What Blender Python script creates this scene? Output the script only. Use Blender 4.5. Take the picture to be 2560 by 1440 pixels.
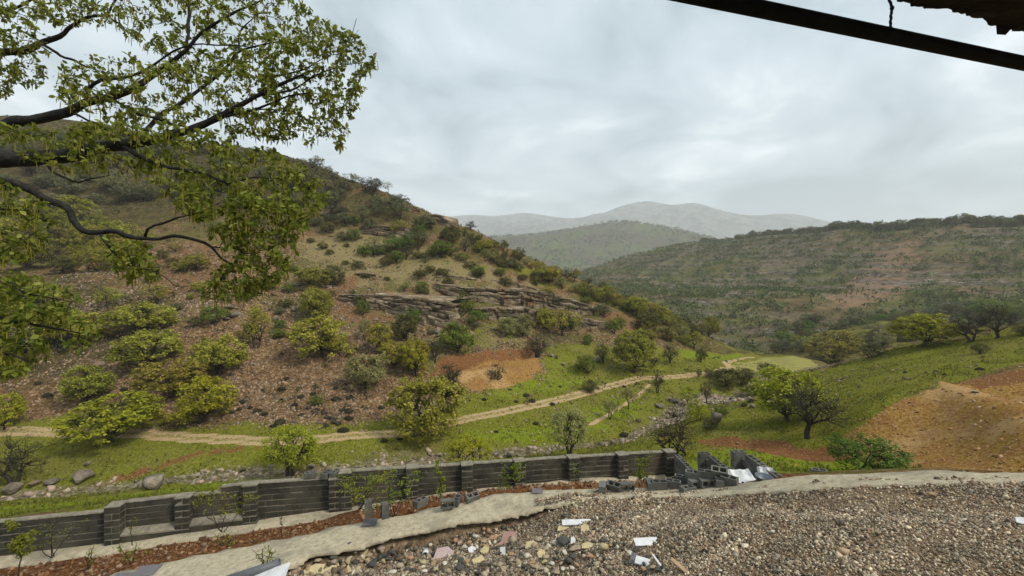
import bpy, bmesh, math, random
import numpy as np
from mathutils import Vector, Matrix

random.seed(7)
rng = np.random.default_rng(11)
scene = bpy.context.scene
for o in list(bpy.data.objects):
    bpy.data.objects.remove(o, do_unlink=True)
COL = scene.collection

# ------------------------------------------------------------------ camera
F = 1075.0                      # focal length in pixels of a 2560 wide picture
CX, CY = 1280.0, 720.0
cam_d = bpy.data.cameras.new('camera')
cam_d.sensor_width = 36.0
cam_d.lens = 36.0 * F / 2560.0
cam_d.clip_start = 0.05
cam_d.clip_end = 20000.0
cam = bpy.data.objects.new('camera', cam_d)
COL.objects.link(cam)
cam.location = (0, 0, 0)
cam.rotation_euler = (math.radians(90), 0, 0)
scene.camera = cam

# ------------------------------------------------------------------ sky (overcast), sun, exposure
SUN_EL, SUN_AZ = math.radians(47), math.radians(118)      # azimuth clockwise from +Y
world = bpy.data.worlds.new('World')
scene.world = world
world.use_nodes = True
wn = world.node_tree.nodes
wl = world.node_tree.links
wn.clear()
w_out = wn.new('ShaderNodeOutputWorld')
w_bg = wn.new('ShaderNodeBackground')
w_sky = wn.new('ShaderNodeTexSky')
w_sky.sky_type = 'NISHITA'
w_sky.sun_disc = False
w_sky.sun_elevation = SUN_EL
w_sky.sun_rotation = SUN_AZ
w_sky.dust_density = 3.0
w_tc = wn.new('ShaderNodeTexCoord')
w_sep = wn.new('ShaderNodeSeparateXYZ')
wl.new(w_tc.outputs['Generated'], w_sep.inputs[0])


def wmath(op, a, b=None):
    n = wn.new('ShaderNodeMath')
    n.operation = op
    for i, v in enumerate((a, b)):
        if v is None:
            continue
        if isinstance(v, (int, float)):
            n.inputs[i].default_value = v
        else:
            wl.new(v, n.inputs[i])
    return n.outputs[0]


zz = wmath('ADD', wmath('MAXIMUM', w_sep.outputs['Z'], 0.0), 0.22)
cu = wmath('DIVIDE', w_sep.outputs['X'], zz)
cv = wmath('DIVIDE', w_sep.outputs['Y'], zz)
w_comb = wn.new('ShaderNodeCombineXYZ')
wl.new(cu, w_comb.inputs[0])
wl.new(cv, w_comb.inputs[1])
n1 = wn.new('ShaderNodeTexNoise')
n1.inputs['Scale'].default_value = 1.7
n1.inputs['Detail'].default_value = 9.0
n1.inputs['Roughness'].default_value = 0.58
n1.inputs['Distortion'].default_value = 0.5
wl.new(w_comb.outputs[0], n1.inputs['Vector'])
n2 = wn.new('ShaderNodeTexNoise')
n2.inputs['Scale'].default_value = 0.7
n2.inputs['Detail'].default_value = 4.0
wl.new(w_comb.outputs[0], n2.inputs['Vector'])
cl = wmath('ADD', wmath('MULTIPLY', n1.outputs[0], 0.62), wmath('MULTIPLY', n2.outputs[0], 0.38))
w_ramp = wn.new('ShaderNodeValToRGB')
e = w_ramp.color_ramp.elements
e[0].position = 0.40
e[0].color = (0.150, 0.190, 0.216, 1)
e[1].position = 0.64
e[1].color = (0.500, 0.530, 0.548, 1)
m = e.new(0.48)
m.color = (0.232, 0.280, 0.310, 1)
m = e.new(0.54)
m.color = (0.292, 0.338, 0.368, 1)
wl.new(cl, w_ramp.inputs[0])
w_skys = wn.new('ShaderNodeMix')
w_skys.data_type = 'RGBA'
w_skys.blend_type = 'MULTIPLY'
w_skys.inputs[0].default_value = 1.0
w_skys.inputs[7].default_value = (0.7, 0.7, 0.7, 1)
wl.new(w_sky.outputs[0], w_skys.inputs[6])
w_mix = wn.new('ShaderNodeMix')
w_mix.data_type = 'RGBA'
w_mix.inputs[0].default_value = 0.90
wl.new(w_skys.outputs[2], w_mix.inputs[6])
w_cl = wn.new('ShaderNodeVectorMath')
w_cl.operation = 'SCALE'
w_cl.inputs['Scale'].default_value = 10.0
wl.new(w_ramp.outputs[0], w_cl.inputs[0])
wl.new(w_cl.outputs[0], w_mix.inputs[7])
wl.new(w_mix.outputs[2], w_bg.inputs['Color'])
w_bg.inputs['Strength'].default_value = 0.1
wl.new(w_bg.outputs[0], w_out.inputs['Surface'])

sun_d = bpy.data.lights.new('sun', 'SUN')
sun_d.energy = 1.5
sun_d.angle = math.radians(14)
sun_d.color = (1.0, 0.93, 0.82)
sun = bpy.data.objects.new('sun', sun_d)
COL.objects.link(sun)
sdir = Vector((math.sin(SUN_AZ) * math.cos(SUN_EL), math.cos(SUN_AZ) * math.cos(SUN_EL), math.sin(SUN_EL)))
sun.rotation_euler = sdir.to_track_quat('Z', 'Y').to_euler()
sun.location = (0, 0, 60)

scene.view_settings.view_transform = 'Standard'
scene.view_settings.look = 'None'
scene.view_settings.gamma = 1.0
scene.view_settings.exposure = 1.42
scene.view_settings.use_curve_mapping = False
scene.render.engine = 'CYCLES'
cy = scene.cycles
cy.use_denoising = True
cy.max_bounces = 6
cy.diffuse_bounces = 3
cy.glossy_bounces = 2
cy.transmission_bounces = 3
cy.volume_bounces = 2
cy.transparent_max_bounces = 6
cy.use_adaptive_sampling = True
cy.adaptive_threshold = 0.01

# ------------------------------------------------------------------ helpers
def P(px, py, d):
    """A point of the place, d metres in front of the camera, seen at that pixel of the 2560 x 1440 photograph."""
    return np.array(((px - CX) / F * d, d, -(py - CY) / F * d))


def tag(o, label=None, cat=None, group=None, kind=None):
    if label:
        o['label'] = label
    if cat:
        o['category'] = cat
    if group:
        o['group'] = group
    if kind:
        o['kind'] = kind
    return o


def empty(name, loc=(0, 0, 0), rz=0.0):
    o = bpy.data.objects.new(name, None)
    o.empty_display_size = 0.1
    o.location = loc
    o.rotation_euler = (0, 0, rz)
    COL.objects.link(o)
    return o


def obj(name, me, parent=None, loc=None, rot=None, scale=None):
    o = bpy.data.objects.new(name, me)
    COL.objects.link(o)
    if parent is not None:
        o.parent = parent
    if loc is not None:
        o.location = loc
    if rot is not None:
        o.rotation_euler = rot
    if scale is not None:
        o.scale = (scale,) * 3 if isinstance(scale, (int, float)) else scale
    return o


def mesh(name, v, f, mat=None, smooth=False, attrs=None):
    """v (n,3) array, f (m,3) or (m,4) array or a list of polygons; attrs {name: (n,) floats or (n,3) colours}"""
    me = bpy.data.meshes.new(name)
    v = np.asarray(v, dtype=np.float32)
    if isinstance(f, np.ndarray) and f.ndim == 2:
        k = f.shape[1]
        me.vertices.add(len(v))
        me.vertices.foreach_set('co', v.ravel())
        me.loops.add(f.size)
        me.loops.foreach_set('vertex_index', f.astype(np.int32).ravel())
        me.polygons.add(len(f))
        me.polygons.foreach_set('loop_start', np.arange(0, f.size, k, dtype=np.int32))
        me.update(calc_edges=True)
    else:
        me.from_pydata([tuple(map(float, p)) for p in v], [], [tuple(map(int, q)) for q in f])
        me.update()
    if attrs:
        for an, av in attrs.items():
            av = np.asarray(av, dtype=np.float32)
            if av.ndim == 1:
                a = me.attributes.new(an, 'FLOAT', 'POINT')
                a.data.foreach_set('value', av)
            else:
                a = me.attributes.new(an, 'FLOAT_COLOR', 'POINT')
                c = np.ones((len(av), 4), dtype=np.float32)
                c[:, :3] = av
                a.data.foreach_set('color', c.ravel())
    if mat is not None:
        me.materials.append(mat)
    if smooth:
        me.polygons.foreach_set('use_smooth', np.ones(len(me.polygons), dtype=bool))
    me.validate()
    return me


_perm = np.random.default_rng(3).permutation(256)
_perm = np.concatenate([_perm, _perm, _perm])
_ang = np.random.default_rng(4).random(256) * 2 * np.pi
_gx, _gy = np.cos(_ang), np.sin(_ang)


def perlin(x, y, seed=0):
    x = np.asarray(x, float) + seed * 17.31
    y = np.asarray(y, float) - seed * 9.73
    xi, yi = np.floor(x).astype(int), np.floor(y).astype(int)
    xf, yf = x - xi, y - yi
    xi &= 255
    yi &= 255
    u = xf * xf * xf * (xf * (xf * 6 - 15) + 10)
    w = yf * yf * yf * (yf * (yf * 6 - 15) + 10)

    def g(ix, iy, fx, fy):
        h = _perm[_perm[ix & 255] + (iy & 255)]
        return _gx[h] * fx + _gy[h] * fy
    a = g(xi, yi, xf, yf)
    b = g(xi + 1, yi, xf - 1, yf)
    c = g(xi, yi + 1, xf, yf - 1)
    d = g(xi + 1, yi + 1, xf - 1, yf - 1)
    return (a + (b - a) * u) * (1 - w) + (c + (d - c) * u) * w * 1.0


def fbm(x, y, scale, octs=4, seed=0, rough=0.5):
    s = np.zeros(np.shape(x))
    a = 1.0
    for k in range(octs):
        s = s + a * perlin(np.asarray(x) / scale * 2 ** k, np.asarray(y) / scale * 2 ** k, seed + k * 5)
        a *= rough
    return s


def smooth01(t):
    t = np.clip(t, 0, 1)
    return t * t * (3 - 2 * t)


class TPS:
    def __init__(self, pts, s=60.0, lam=1e-4):
        pts = np.asarray(pts, float)
        self.c = pts[:, :2] / s
        self.s = s
        n = len(pts)
        K = self.k(self.c, self.c) + lam * np.eye(n)
        A = np.zeros((n + 3, n + 3))
        A[:n, :n] = K
        A[:n, n] = 1
        A[:n, n + 1:] = self.c
        A[n, :n] = 1
        A[n + 1:, :n] = self.c.T
        b = np.zeros(n + 3)
        b[:n] = pts[:, 2]
        self.w = np.linalg.solve(A, b)

    @staticmethod
    def k(a, b):
        r2 = (a[:, None, 0] - b[None, :, 0]) ** 2 + (a[:, None, 1] - b[None, :, 1]) ** 2
        return 0.5 * r2 * np.log(r2 + 1e-12)

    def __call__(self, x, y):
        sh = np.shape(x)
        q = np.stack([np.ravel(x), np.ravel(y)], 1) / self.s
        out = np.zeros(len(q))
        n = len(self.c)
        for i in range(0, len(q), 20000):
            qq = q[i:i + 20000]
            out[i:i + 20000] = self.k(qq, self.c) @ self.w[:n] + self.w[n] + qq @ self.w[n + 1:]
        return out.reshape(sh)


class Field:
    """A height field on a grid of unequal steps, with bilinear sampling and ray hits from the camera."""
    def __init__(self, xs, ys, z):
        self.xs, self.ys, self.z = xs, ys, z

    def h(self, x, y):
        x = np.asarray(x, float)
        y = np.asarray(y, float)
        i = np.clip(np.searchsorted(self.xs, x) - 1, 0, len(self.xs) - 2)
        j = np.clip(np.searchsorted(self.ys, y) - 1, 0, len(self.ys) - 2)
        fx = np.clip((x - self.xs[i]) / (self.xs[i + 1] - self.xs[i]), 0, 1)
        fy = np.clip((y - self.ys[j]) / (self.ys[j + 1] - self.ys[j]), 0, 1)
        z = self.z
        return (z[j, i] * (1 - fx) + z[j, i + 1] * fx) * (1 - fy) + (z[j + 1, i] * (1 - fx) + z[j + 1, i + 1] * fx) * fy

    def hit(self, px, py, d0=3.0, d1=None):
        d1 = d1 or self.ys[-1]
        t = d0 * (d1 / d0) ** np.linspace(0, 1, 3000)
        u, v = (px - CX) / F, -(py - CY) / F
        below = (v * t) < self.h(u * t, t)
        if not below.any():
            return None
        k = int(np.argmax(below))
        dd = t[k]
        if k > 0:
            lo, hi = t[k - 1], t[k]
            for _ in range(18):
                mid = 0.5 * (lo + hi)
                if v * mid < self.h(u * mid, mid):
                    hi = mid
                else:
                    lo = mid
            dd = hi
        return np.array((u * dd, dd, float(self.h(u * dd, dd))))

    def mesh(self, name, mat, attrs=None, smooth=True):
        X, Y = np.meshgrid(self.xs, self.ys)
        v = np.stack([X.ravel(), Y.ravel(), self.z.ravel()], 1)
        nx, ny = len(self.xs), len(self.ys)
        i = np.arange(nx * ny).reshape(ny, nx)
        f = np.stack([i[:-1, :-1].ravel(), i[:-1, 1:].ravel(), i[1:, 1:].ravel(), i[1:, :-1].ravel()], 1)
        return mesh(name, v, f, mat, smooth, attrs)


def inside(poly, x, y):
    poly = np.asarray(poly)
    c = np.zeros(np.shape(x), bool)
    n = len(poly)
    for i in range(n):
        x0, y0 = poly[i - 1]
        x1, y1 = poly[i]
        cond = ((y0 > y) != (y1 > y))
        with np.errstate(divide='ignore', invalid='ignore'):
            c ^= cond & (x < (x1 - x0) * (y - y0) / (y1 - y0 + 1e-12) + x0)
    return c


def dist_line(pts, x, y, closed=False):
    pts = np.asarray(pts)
    d = np.full(np.shape(x), 1e9)
    n = len(pts)
    for i in range(n if closed else n - 1):
        a, b = pts[i][:2], pts[(i + 1) % n][:2]
        ab = b - a
        t = np.clip(((x - a[0]) * ab[0] + (y - a[1]) * ab[1]) / (ab @ ab + 1e-12), 0, 1)
        d = np.minimum(d, np.hypot(x - a[0] - t * ab[0], y - a[1] - t * ab[1]))
    return d


def catmull(pts, n):
    """a smooth curve through pts resampled to n points by length"""
    p = np.asarray(pts, float)
    q = np.vstack([2 * p[0] - p[1], p, 2 * p[-1] - p[-2]])
    out = []
    for i in range(1, len(q) - 2):
        t = np.linspace(0, 1, 16, endpoint=False)[:, None]
        a, b, c, d = q[i - 1], q[i], q[i + 1], q[i + 2]
        out.append(0.5 * (2 * b + (c - a) * t + (2 * a - 5 * b + 4 * c - d) * t ** 2 + (3 * b - a - 3 * c + d) * t ** 3))
    out = np.vstack(out + [p[-1:]])
    s = np.concatenate([[0], np.cumsum(np.linalg.norm(np.diff(out[:, :3], axis=0), axis=1))])
    t = np.linspace(0, s[-1], n)
    return np.stack([np.interp(t, s, out[:, k]) for k in range(p.shape[1])], 1)


def scatter_px(poly, n, gap):
    poly = np.array(poly, float)
    x0, y0 = poly.min(0)
    x1, y1 = poly.max(0)
    out = []
    tries = 0
    while len(out) < n and tries < 5000:
        tries += 1
        p = (x0 + (x1 - x0) * rng.random(), y0 + (y1 - y0) * rng.random())
        if inside(poly, np.array(p[0]), np.array(p[1])) and all(abs(p[0] - q[0]) + abs(p[1] - q[1]) * 2 > gap for q in out):
            out.append(p)
    return out


class MB:
    """collects tubes, boxes and leaves into one mesh"""
    def __init__(self):
        self.v, self.f, self.n = [], [], 0
        self.c = []

    def add(self, v, f, col=None):
        v = np.asarray(v, float)
        self.v.append(v)
        self.f += [tuple(int(k) + self.n for k in q) for q in f]
        self.c.append(np.tile(col if col is not None else (1, 1, 1), (len(v), 1)))
        self.n += len(v)

    def tube(self, pts, rad, k=6, cap=True, wob=0.0):
        pts = np.asarray(pts, float)
        n = len(pts)
        rad = np.broadcast_to(rad, (n,))
        tg = np.gradient(pts, axis=0)
        tg /= np.linalg.norm(tg, axis=1)[:, None] + 1e-12
        ref = np.array((0.31, 0.2, 0.93))
        if abs(tg.mean(0) @ ref) > 0.85 * np.linalg.norm(tg.mean(0)):
            ref = np.array((0.9, 0.35, 0.1))
        a = np.cross(tg, ref)
        a /= np.linalg.norm(a, axis=1)[:, None] + 1e-12
        b = np.cross(tg, a)
        th = np.linspace(0, 2 * np.pi, k, endpoint=False)
        r = rad[:, None] * np.ones(k)[None]
        if wob:
            r = r * (1 + wob * (rng.random((n, k)) - 0.5))
        v = pts[:, None] + r[:, :, None] * (np.cos(th)[None, :, None] * a[:, None] + np.sin(th)[None, :, None] * b[:, None])
        v = v.reshape(-1, 3)
        f = []
        for i in range(n - 1):
            for j in range(k):
                f.append((i * k + j, i * k + (j + 1) % k, (i + 1) * k + (j + 1) % k, (i + 1) * k + j))
        if cap:
            f.append(tuple(range(k - 1, -1, -1)))
            f.append(tuple((n - 1) * k + j for j in range(k)))
        self.add(v, f)

    def box(self, c, s, R=None, col=None):
        c = np.asarray(c, float)
        s = np.asarray(s, float) / 2
        v = np.array([(x, y, z) for x in (-1, 1) for y in (-1, 1) for z in (-1, 1)], float) * s
        if R is not None:
            v = v @ np.asarray(R).T
        self.add(v + c, [(0, 1, 3, 2), (4, 6, 7, 5), (0, 4, 5, 1), (2, 3, 7, 6), (0, 2, 6, 4), (1, 5, 7, 3)], col)

    def build(self, name, mat=None, smooth=False, colour=False):
        v = np.vstack(self.v)
        return mesh(name, v, self.f, mat, smooth, {'tone': np.vstack(self.c)} if colour else None)


def rotmats(n, full=True):
    q = rng.normal(size=(n, 4))
    if not full:
        q[:, 1:3] *= 0.25
    q /= np.linalg.norm(q, axis=1)[:, None]
    w, x, y, z = q.T
    return np.stack([np.stack([1 - 2 * (y * y + z * z), 2 * (x * y - z * w), 2 * (x * z + y * w)], 1),
                     np.stack([2 * (x * y + z * w), 1 - 2 * (x * x + z * z), 2 * (y * z - x * w)], 1),
                     np.stack([2 * (x * z - y * w), 2 * (y * z + x * w), 1 - 2 * (x * x + y * y)], 1)], 1)


_bm = bmesh.new()
bmesh.ops.create_icosphere(_bm, subdivisions=1, radius=1.0)
ICO_V = np.array([v.co[:] for v in _bm.verts])
ICO_F = np.array([[v.index for v in f.verts] for f in _bm.faces])
_bm.free()
_bm = bmesh.new()
bmesh.ops.create_icosphere(_bm, subdivisions=2, radius=1.0)
ICO3_V = np.array([v.co[:] for v in _bm.verts])
ICO3_F = np.array([[v.index for v in f.verts] for f in _bm.faces])
_bm.free()


CUB_V = np.array([(x, y, z) for x in (-1, 1) for y in (-1, 1) for z in (-1, 1)], float) * 0.62
CUB_F = np.array([(0, 1, 3, 2), (4, 6, 7, 5), (0, 4, 5, 1), (2, 3, 7, 6), (0, 2, 6, 4), (1, 5, 7, 3)])


def stones(name, pos, size, col, mat, flat=0.65, jit=0.35, full=True):
    """many small broken stones as one mesh: pos (n,3), size (n,), col (n,3)"""
    n = len(pos)
    R = rotmats(n, full)
    sc = size[:, None] * np.stack([0.85 + 0.6 * rng.random(n), 0.65 + 0.4 * rng.random(n), flat * (0.7 + 0.5 * rng.random(n))], 1)
    base = CUB_V[None] * (1 + jit * (rng.random((n, 8, 3)) * 2 - 1)) * 0.8
    v = np.einsum('nij,nkj->nki', R, base * sc[:, None]) + pos[:, None]
    f = CUB_F[None] + (np.arange(n) * 8)[:, None, None]
    return mesh(name, v.reshape(-1, 3), f.reshape(-1, 4), mat, False, {'tone': np.repeat(col, 8, axis=0)})


def boulder_mesh(name, mat, seed, flat=0.7, ang=0.35):
    r = np.random.default_rng(seed)
    v = ICO3_V.copy()
    for _ in range(18):                                    # planes cut facets
        n = r.normal(size=3)
        n /= np.linalg.norm(n)
        d = 0.45 + 0.33 * r.random()
        s = v @ n
        v = v - np.where(s > d, (s - d) * 0.97, 0)[:, None] * n
    nz = perlin(v[:, 0] * 2 + seed, v[:, 1] * 2 + v[:, 2] * 1.7) * 0.22 + perlin(v[:, 0] * 6 + seed, v[:, 2] * 6 + v[:, 1] * 5) * 0.06
    v = v * (1 + nz * ang * 2)[:, None]
    v[:, 2] *= flat
    return mesh(name, v * 0.5, ICO3_F, mat, False)


# ------------------------------------------------------------------ materials
class Mat:
    def __init__(self, name, rough=0.85, spec=0.12):
        self.m = bpy.data.materials.new(name)
        self.m.use_nodes = True
        self.t = self.m.node_tree
        self.n, self.l = self.t.nodes, self.t.links
        self.b = self.n['Principled BSDF']
        self.out = self.n['Material Output']
        self.b.inputs['Roughness'].default_value = rough
        self.b.inputs['Specular IOR Level'].default_value = spec
        self._pos = None

    def pos(self):
        if self._pos is None:
            g = self.n.new('ShaderNodeNewGeometry')
            self._pos = g.outputs['Position']
        return self._pos

    def objpos(self):
        g = self.n.new('ShaderNodeTexCoord')
        return g.outputs['Object']

    def _in(self, sock, v):
        if isinstance(v, (int, float)):
            sock.default_value = v
        elif isinstance(v, tuple):
            sock.default_value = v if len(v) == 4 else (*v, 1.0)
        else:
            self.l.new(v, sock)

    def noise(self, scale, detail=4, rough=0.55, vec=None, dist=0.0):
        n = self.n.new('ShaderNodeTexNoise')
        n.inputs['Scale'].default_value = scale
        n.inputs['Detail'].default_value = detail
        n.inputs['Roughness'].default_value = rough
        n.inputs['Distortion'].default_value = dist
        self.l.new(vec if vec is not None else self.pos(), n.inputs['Vector'])
        return n.outputs[0]

    def voronoi(self, scale, vec=None, out='Color', feature='F1'):
        n = self.n.new('ShaderNodeTexVoronoi')
        n.feature = feature
        n.inputs['Scale'].default_value = scale
        self.l.new(vec if vec is not None else self.pos(), n.inputs['Vector'])
        return n.outputs[out]

    def stretch(self, v, s):
        n = self.n.new('ShaderNodeMapping')
        n.inputs['Scale'].default_value = s
        self.l.new(v, n.inputs['Vector'])
        return n.outputs[0]

    def math(self, op, a, b=0.0, clamp=False):
        n = self.n.new('ShaderNodeMath')
        n.operation = op
        n.use_clamp = clamp
        self._in(n.inputs[0], a)
        self._in(n.inputs[1], b)
        return n.outputs[0]

    def ramp(self, fac, *stops):
        n = self.n.new('ShaderNodeValToRGB')
        e = n.color_ramp.elements
        while len(e) < len(stops):
            e.new(0.5)
        for i, (p, c) in enumerate(stops):
            e[i].position = p
            e[i].color = (c, c, c, 1) if isinstance(c, (int, float)) else (*c, 1)
        self.l.new(fac, n.inputs[0])
        return n.outputs[0]

    def step(self, fac, lo, hi):
        n = self.n.new('ShaderNodeMapRange')
        n.interpolation_type = 'SMOOTHSTEP'
        n.inputs['From Min'].default_value = lo
        n.inputs['From Max'].default_value = hi
        self.l.new(fac, n.inputs['Value'])
        return n.outputs[0]

    def mix(self, fac, a, b, mode='MIX'):
        n = self.n.new('ShaderNodeMix')
        n.data_type = 'RGBA'
        n.blend_type = mode
        self._in(n.inputs[0], fac)
        self._in(n.inputs[6], a)
        self._in(n.inputs[7], b)
        return n.outputs[2]

    def attr(self, name, out='Fac'):
        n = self.n.new('ShaderNodeAttribute')
        n.attribute_name = name
        return n.outputs[out]

    def objrand(self):
        return self.n.new('ShaderNodeObjectInfo').outputs['Random']

    def color(self, c):
        self._in(self.b.inputs['Base Color'], c)
        return self

    def rough(self, c):
        self._in(self.b.inputs['Roughness'], c)
        return self

    def bump(self, h, strength=0.5, dist=0.05):
        n = self.n.new('ShaderNodeBump')
        n.inputs['Strength'].default_value = strength
        n.inputs['Distance'].default_value = dist
        self.l.new(h, n.inputs['Height'])
        self.l.new(n.outputs[0], self.b.inputs['Normal'])
        return self

    def translucent(self, c, fac):
        t = self.n.new('ShaderNodeBsdfTranslucent')
        self._in(t.inputs['Color'], c)
        mx = self.n.new('ShaderNodeMixShader')
        mx.inputs[0].default_value = fac
        self.l.new(self.b.outputs[0], mx.inputs[1])
        self.l.new(t.outputs[0], mx.inputs[2])
        self.l.new(mx.outputs[0], self.out.inputs['Surface'])
        return self

# ------------------------------------------------------------------ the ground: valley, left hillside, right knoll, gravel bank
CTRL = [
    # gravel bank (photo pixel x, y, metres away)
    (1280, 1440, 8.6), (1000, 1400, 10), (700, 1440, 9.6), (1600, 1440, 7.5), (1600, 1300, 9.8), (1900, 1440, 6.5),
    (1900, 1300, 8.3), (2560, 1440, 5.2), (2560, 1300, 6.6), (2300, 1250, 8.0), (2560, 1195, 8.3), (2000, 1212, 9.8),
    (2300, 1195, 9.0), (1200, 1320, 11.0), (1400, 1260, 11.6), (1640, 1222, 11.8), (1000, 1350, 11.2), (640, 1440, 10.0),
    (1000, 1292, 12.2), (1250, 1240, 12.6), (1460, 1223, 12.6), (1640, 1212, 12.6), (1800, 1210, 11.6), (440, 1400, 11.0),
    (1800, 1250, 9.6), (200, 1475, 10.6),
    # foot of the block wall
    (0, 1412, 12.7), (275, 1378, 13.4), (600, 1327, 14.0), (868, 1270, 14.9), (1166, 1232, 15.8), (1430, 1209, 16.7), (1640, 1196, 17.5),
    (100, 1428, 12.0), (450, 1372, 12.6), (720, 1330, 13.2), (850, 1295, 13.6),
    # just behind the wall
    (0, 1300, 18), (300, 1260, 18.5), (700, 1215, 19), (1100, 1185, 21), (1500, 1155, 22), (1680, 1150, 22),
    # creek bed
    (-200, 1250, 29.5), (0, 1230, 30.5), (300, 1207, 32), (700, 1177, 34.2), (1000, 1151, 36.2), (1300, 1120, 39), (1550, 1095, 41.5),
    (1650, 1052, 47), (1700, 1002, 55.2), (1850, 985, 59), (2000, 930, 75), (2080, 911, 82),
    # dirt track
    (-200, 1078, 40), (0, 1080, 39.7), (330, 1082, 39.5), (650, 1102, 38), (900, 1087, 39.5), (1150, 1050, 43.6), (1350, 1010, 49),
    (1500, 970, 58), (1600, 945, 63), (1750, 935, 66), (1830, 905, 77), (1950, 908, 80), (1850, 888, 90), (2000, 892, 90),
    # hillside above the track
    (300, 1040, 42), (700, 1050, 42), (1000, 1050, 44), (1200, 1000, 49), (1400, 940, 60), (1600, 900, 72), (1800, 885, 88),
    (100, 900, 50), (400, 900, 51), (800, 900, 54), (600, 700, 74), (200, 700, 70), (1000, 780, 72), (1000, 860, 60), (1200, 900, 60), (1300, 780, 82),
    (1400, 720, 96), (900, 600, 96), (1100, 640, 92), (600, 550, 105), (200, 520, 108), (1500, 800, 86), (1650, 840, 88),
    # crest of the left hill
    (-300, 330, 176), (0, 330, 173), (350, 350, 170), (664, 398, 156), (800, 432, 146), (900, 462, 134), (1000, 498, 121), (1080, 537, 113),
    (1130, 562, 109), (1200, 592, 103), (1300, 642, 100), (1450, 702, 102), (1600, 762, 102), (1750, 832, 102), (1850, 872, 100),
    # right bank and knoll
    (1750, 1138, 28.2), (1850, 1130, 29.4), (1950, 1160, 27.0), (2025, 1128, 29.8), (2025, 1100, 30.4), (1850, 1108, 30.6), (1850, 1092, 31.6),
    (1760, 1100, 33), (2025, 1095, 31.4), (1950, 1050, 36), (1900, 1000, 44), (1800, 1030, 43), (1760, 1060, 40), (1880, 1060, 38),
    (2160, 1180, 24), (2060, 1190, 21), (2130, 1100, 29), (2300, 1168, 23), (2560, 1178, 19), (2340, 975, 31), (2200, 1030, 31),
    (2250, 1090, 28), (2450, 1090, 24.5), (2560, 1060, 23.5), (2450, 1000, 29), (2400, 957, 35), (2560, 925, 36), (2560, 990, 29),
    (2100, 1000, 40), (2250, 930, 45), (2050, 922, 62), (2110, 906, 64), (2250, 862, 62), (2400, 845, 58), (2560, 805, 55), (2500, 900, 42), (2640, 790, 54),
]
PTS = [P(*c) for c in CTRL]


def back(px, py, d, dd, dz):
    p = P(px, py, d)
    k = (d + dd) / d
    return np.array((p[0] * k, d + dd, p[2] + dz))


for c in [(-300, 330, 176), (0, 330, 173), (350, 350, 170), (664, 398, 156), (900, 462, 134), (1080, 537, 113), (1300, 642, 100), (1450, 702, 102), (1600, 762, 102), (1750, 832, 102)]:
    PTS.append(back(*c, 45, -24))
for c in [(2050, 922, 62), (2250, 862, 62), (2400, 845, 58), (2560, 805, 55), (2640, 790, 54)]:
    PTS.append(back(*c, 35, -9))
PTS += [np.array(p, float) for p in [
    (0, 2, -4.6), (5, 2, -3.4), (-6, 3, -6.2), (-14, 6, -7.9), (-24, 10, -8.6), (12, 2, -3.0), (20, 6, -4.0), (28, 16, -6.0),
    (-30, 20, -11.5), (-45, 28, -14), (-70, 38, -13), (-260, 60, -2), (-260, 120, 34), (-260, 200, 62), (-150, 60, -2),
    (20, 140, -19), (70, 110, -18), (110, 110, -16), (150, 110, -10), (150, 60, -1), (90, 60, -2.5), (60, 30, -3.5), (50, 12, -3), (90, 140, -19),
    (40, 230, -20), (100, 230, -18), (150, 200, -12), (-60, 240, 4), (-200, 240, 40)]]
base = TPS(PTS)


def axis(segs):
    out = [segs[0][0]]
    for a, b, s0, s1 in segs:
        x = a
        while x < b - 1e-6:
            t = (x - a) / (b - a)
            x = min(b, x + s0 + (s1 - s0) * t)
            out.append(x)
    return np.array(out)


gx = axis([(-260, -120, 2.4, 1.2), (-120, -40, 1.2, 0.5), (-40, -20, 0.5, 0.36), (-20, 30, 0.36, 0.4), (30, 70, 0.4, 0.8), (70, 150, 0.8, 2.5)])
gy = axis([(0, 8, 0.5, 0.3), (8, 34, 0.26, 0.34), (34, 70, 0.34, 0.5), (70, 115, 0.5, 0.75), (115, 180, 0.8, 1.3), (180, 240, 1.5, 3.0)])
GX, GY = np.meshgrid(gx, gy)
GZ = base(GX, GY)
rawF = Field(gx, gy, GZ)


# line of the block wall (plan: y = 16.5 + 0.22 x) and the concrete ledge along the gravel
WK = math.sqrt(1 + 0.22 ** 2)
WT = np.array((1, 0.22)) / WK
WN = np.array((0.22, -1)) / WK                       # towards the camera


def wall_at(px):
    u = (px - CX) / F
    d = 16.5 / (1 - 0.22 * u)
    return np.array((u * d, d))


FOOT = [(-120, -8.3), (0, -8.15), (250, -8.07), (500, -7.91), (850, -7.74), (1166, -7.56), (1440, -7.54), (1640, -7.72), (1700, -7.74)]
foot_x = [wall_at(p)[0] for p, _ in FOOT]
foot_z = [z for _, z in FOOT]
LEDGE = [((200, 1462, 10.6), (420, 1500, 9.3)), ((440, 1392, 11.2), (640, 1445, 9.9)), ((560, 1374, 11.5), (790, 1388, 10.6)), ((770, 1332, 11.9), (906, 1362, 11.0)), ((920, 1300, 12.2), (1060, 1326, 11.4)), ((1095, 1266, 12.5), (1160, 1306, 11.5)),
         ((1245, 1234, 12.7), (1297, 1285, 11.6)), ((1400, 1222, 12.7), (1400, 1258, 11.7)), ((1560, 1218, 12.4), (1560, 1245, 11.5)), ((1740, 1214, 11.9), (1740, 1240, 11.0)), ((1880, 1204, 11.1), (1880, 1232, 10.2)), ((2020, 1186, 10.4), (2020, 1222, 9.5)),
         ((2200, 1180, 9.7), (2200, 1212, 8.9)), ((2330, 1172, 9.3), (2330, 1208, 8.5)), ((2450, 1180, 9.0), (2450, 1206, 8.2)), ((2640, 1176, 8.5), (2640, 1202, 7.8))]
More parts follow.
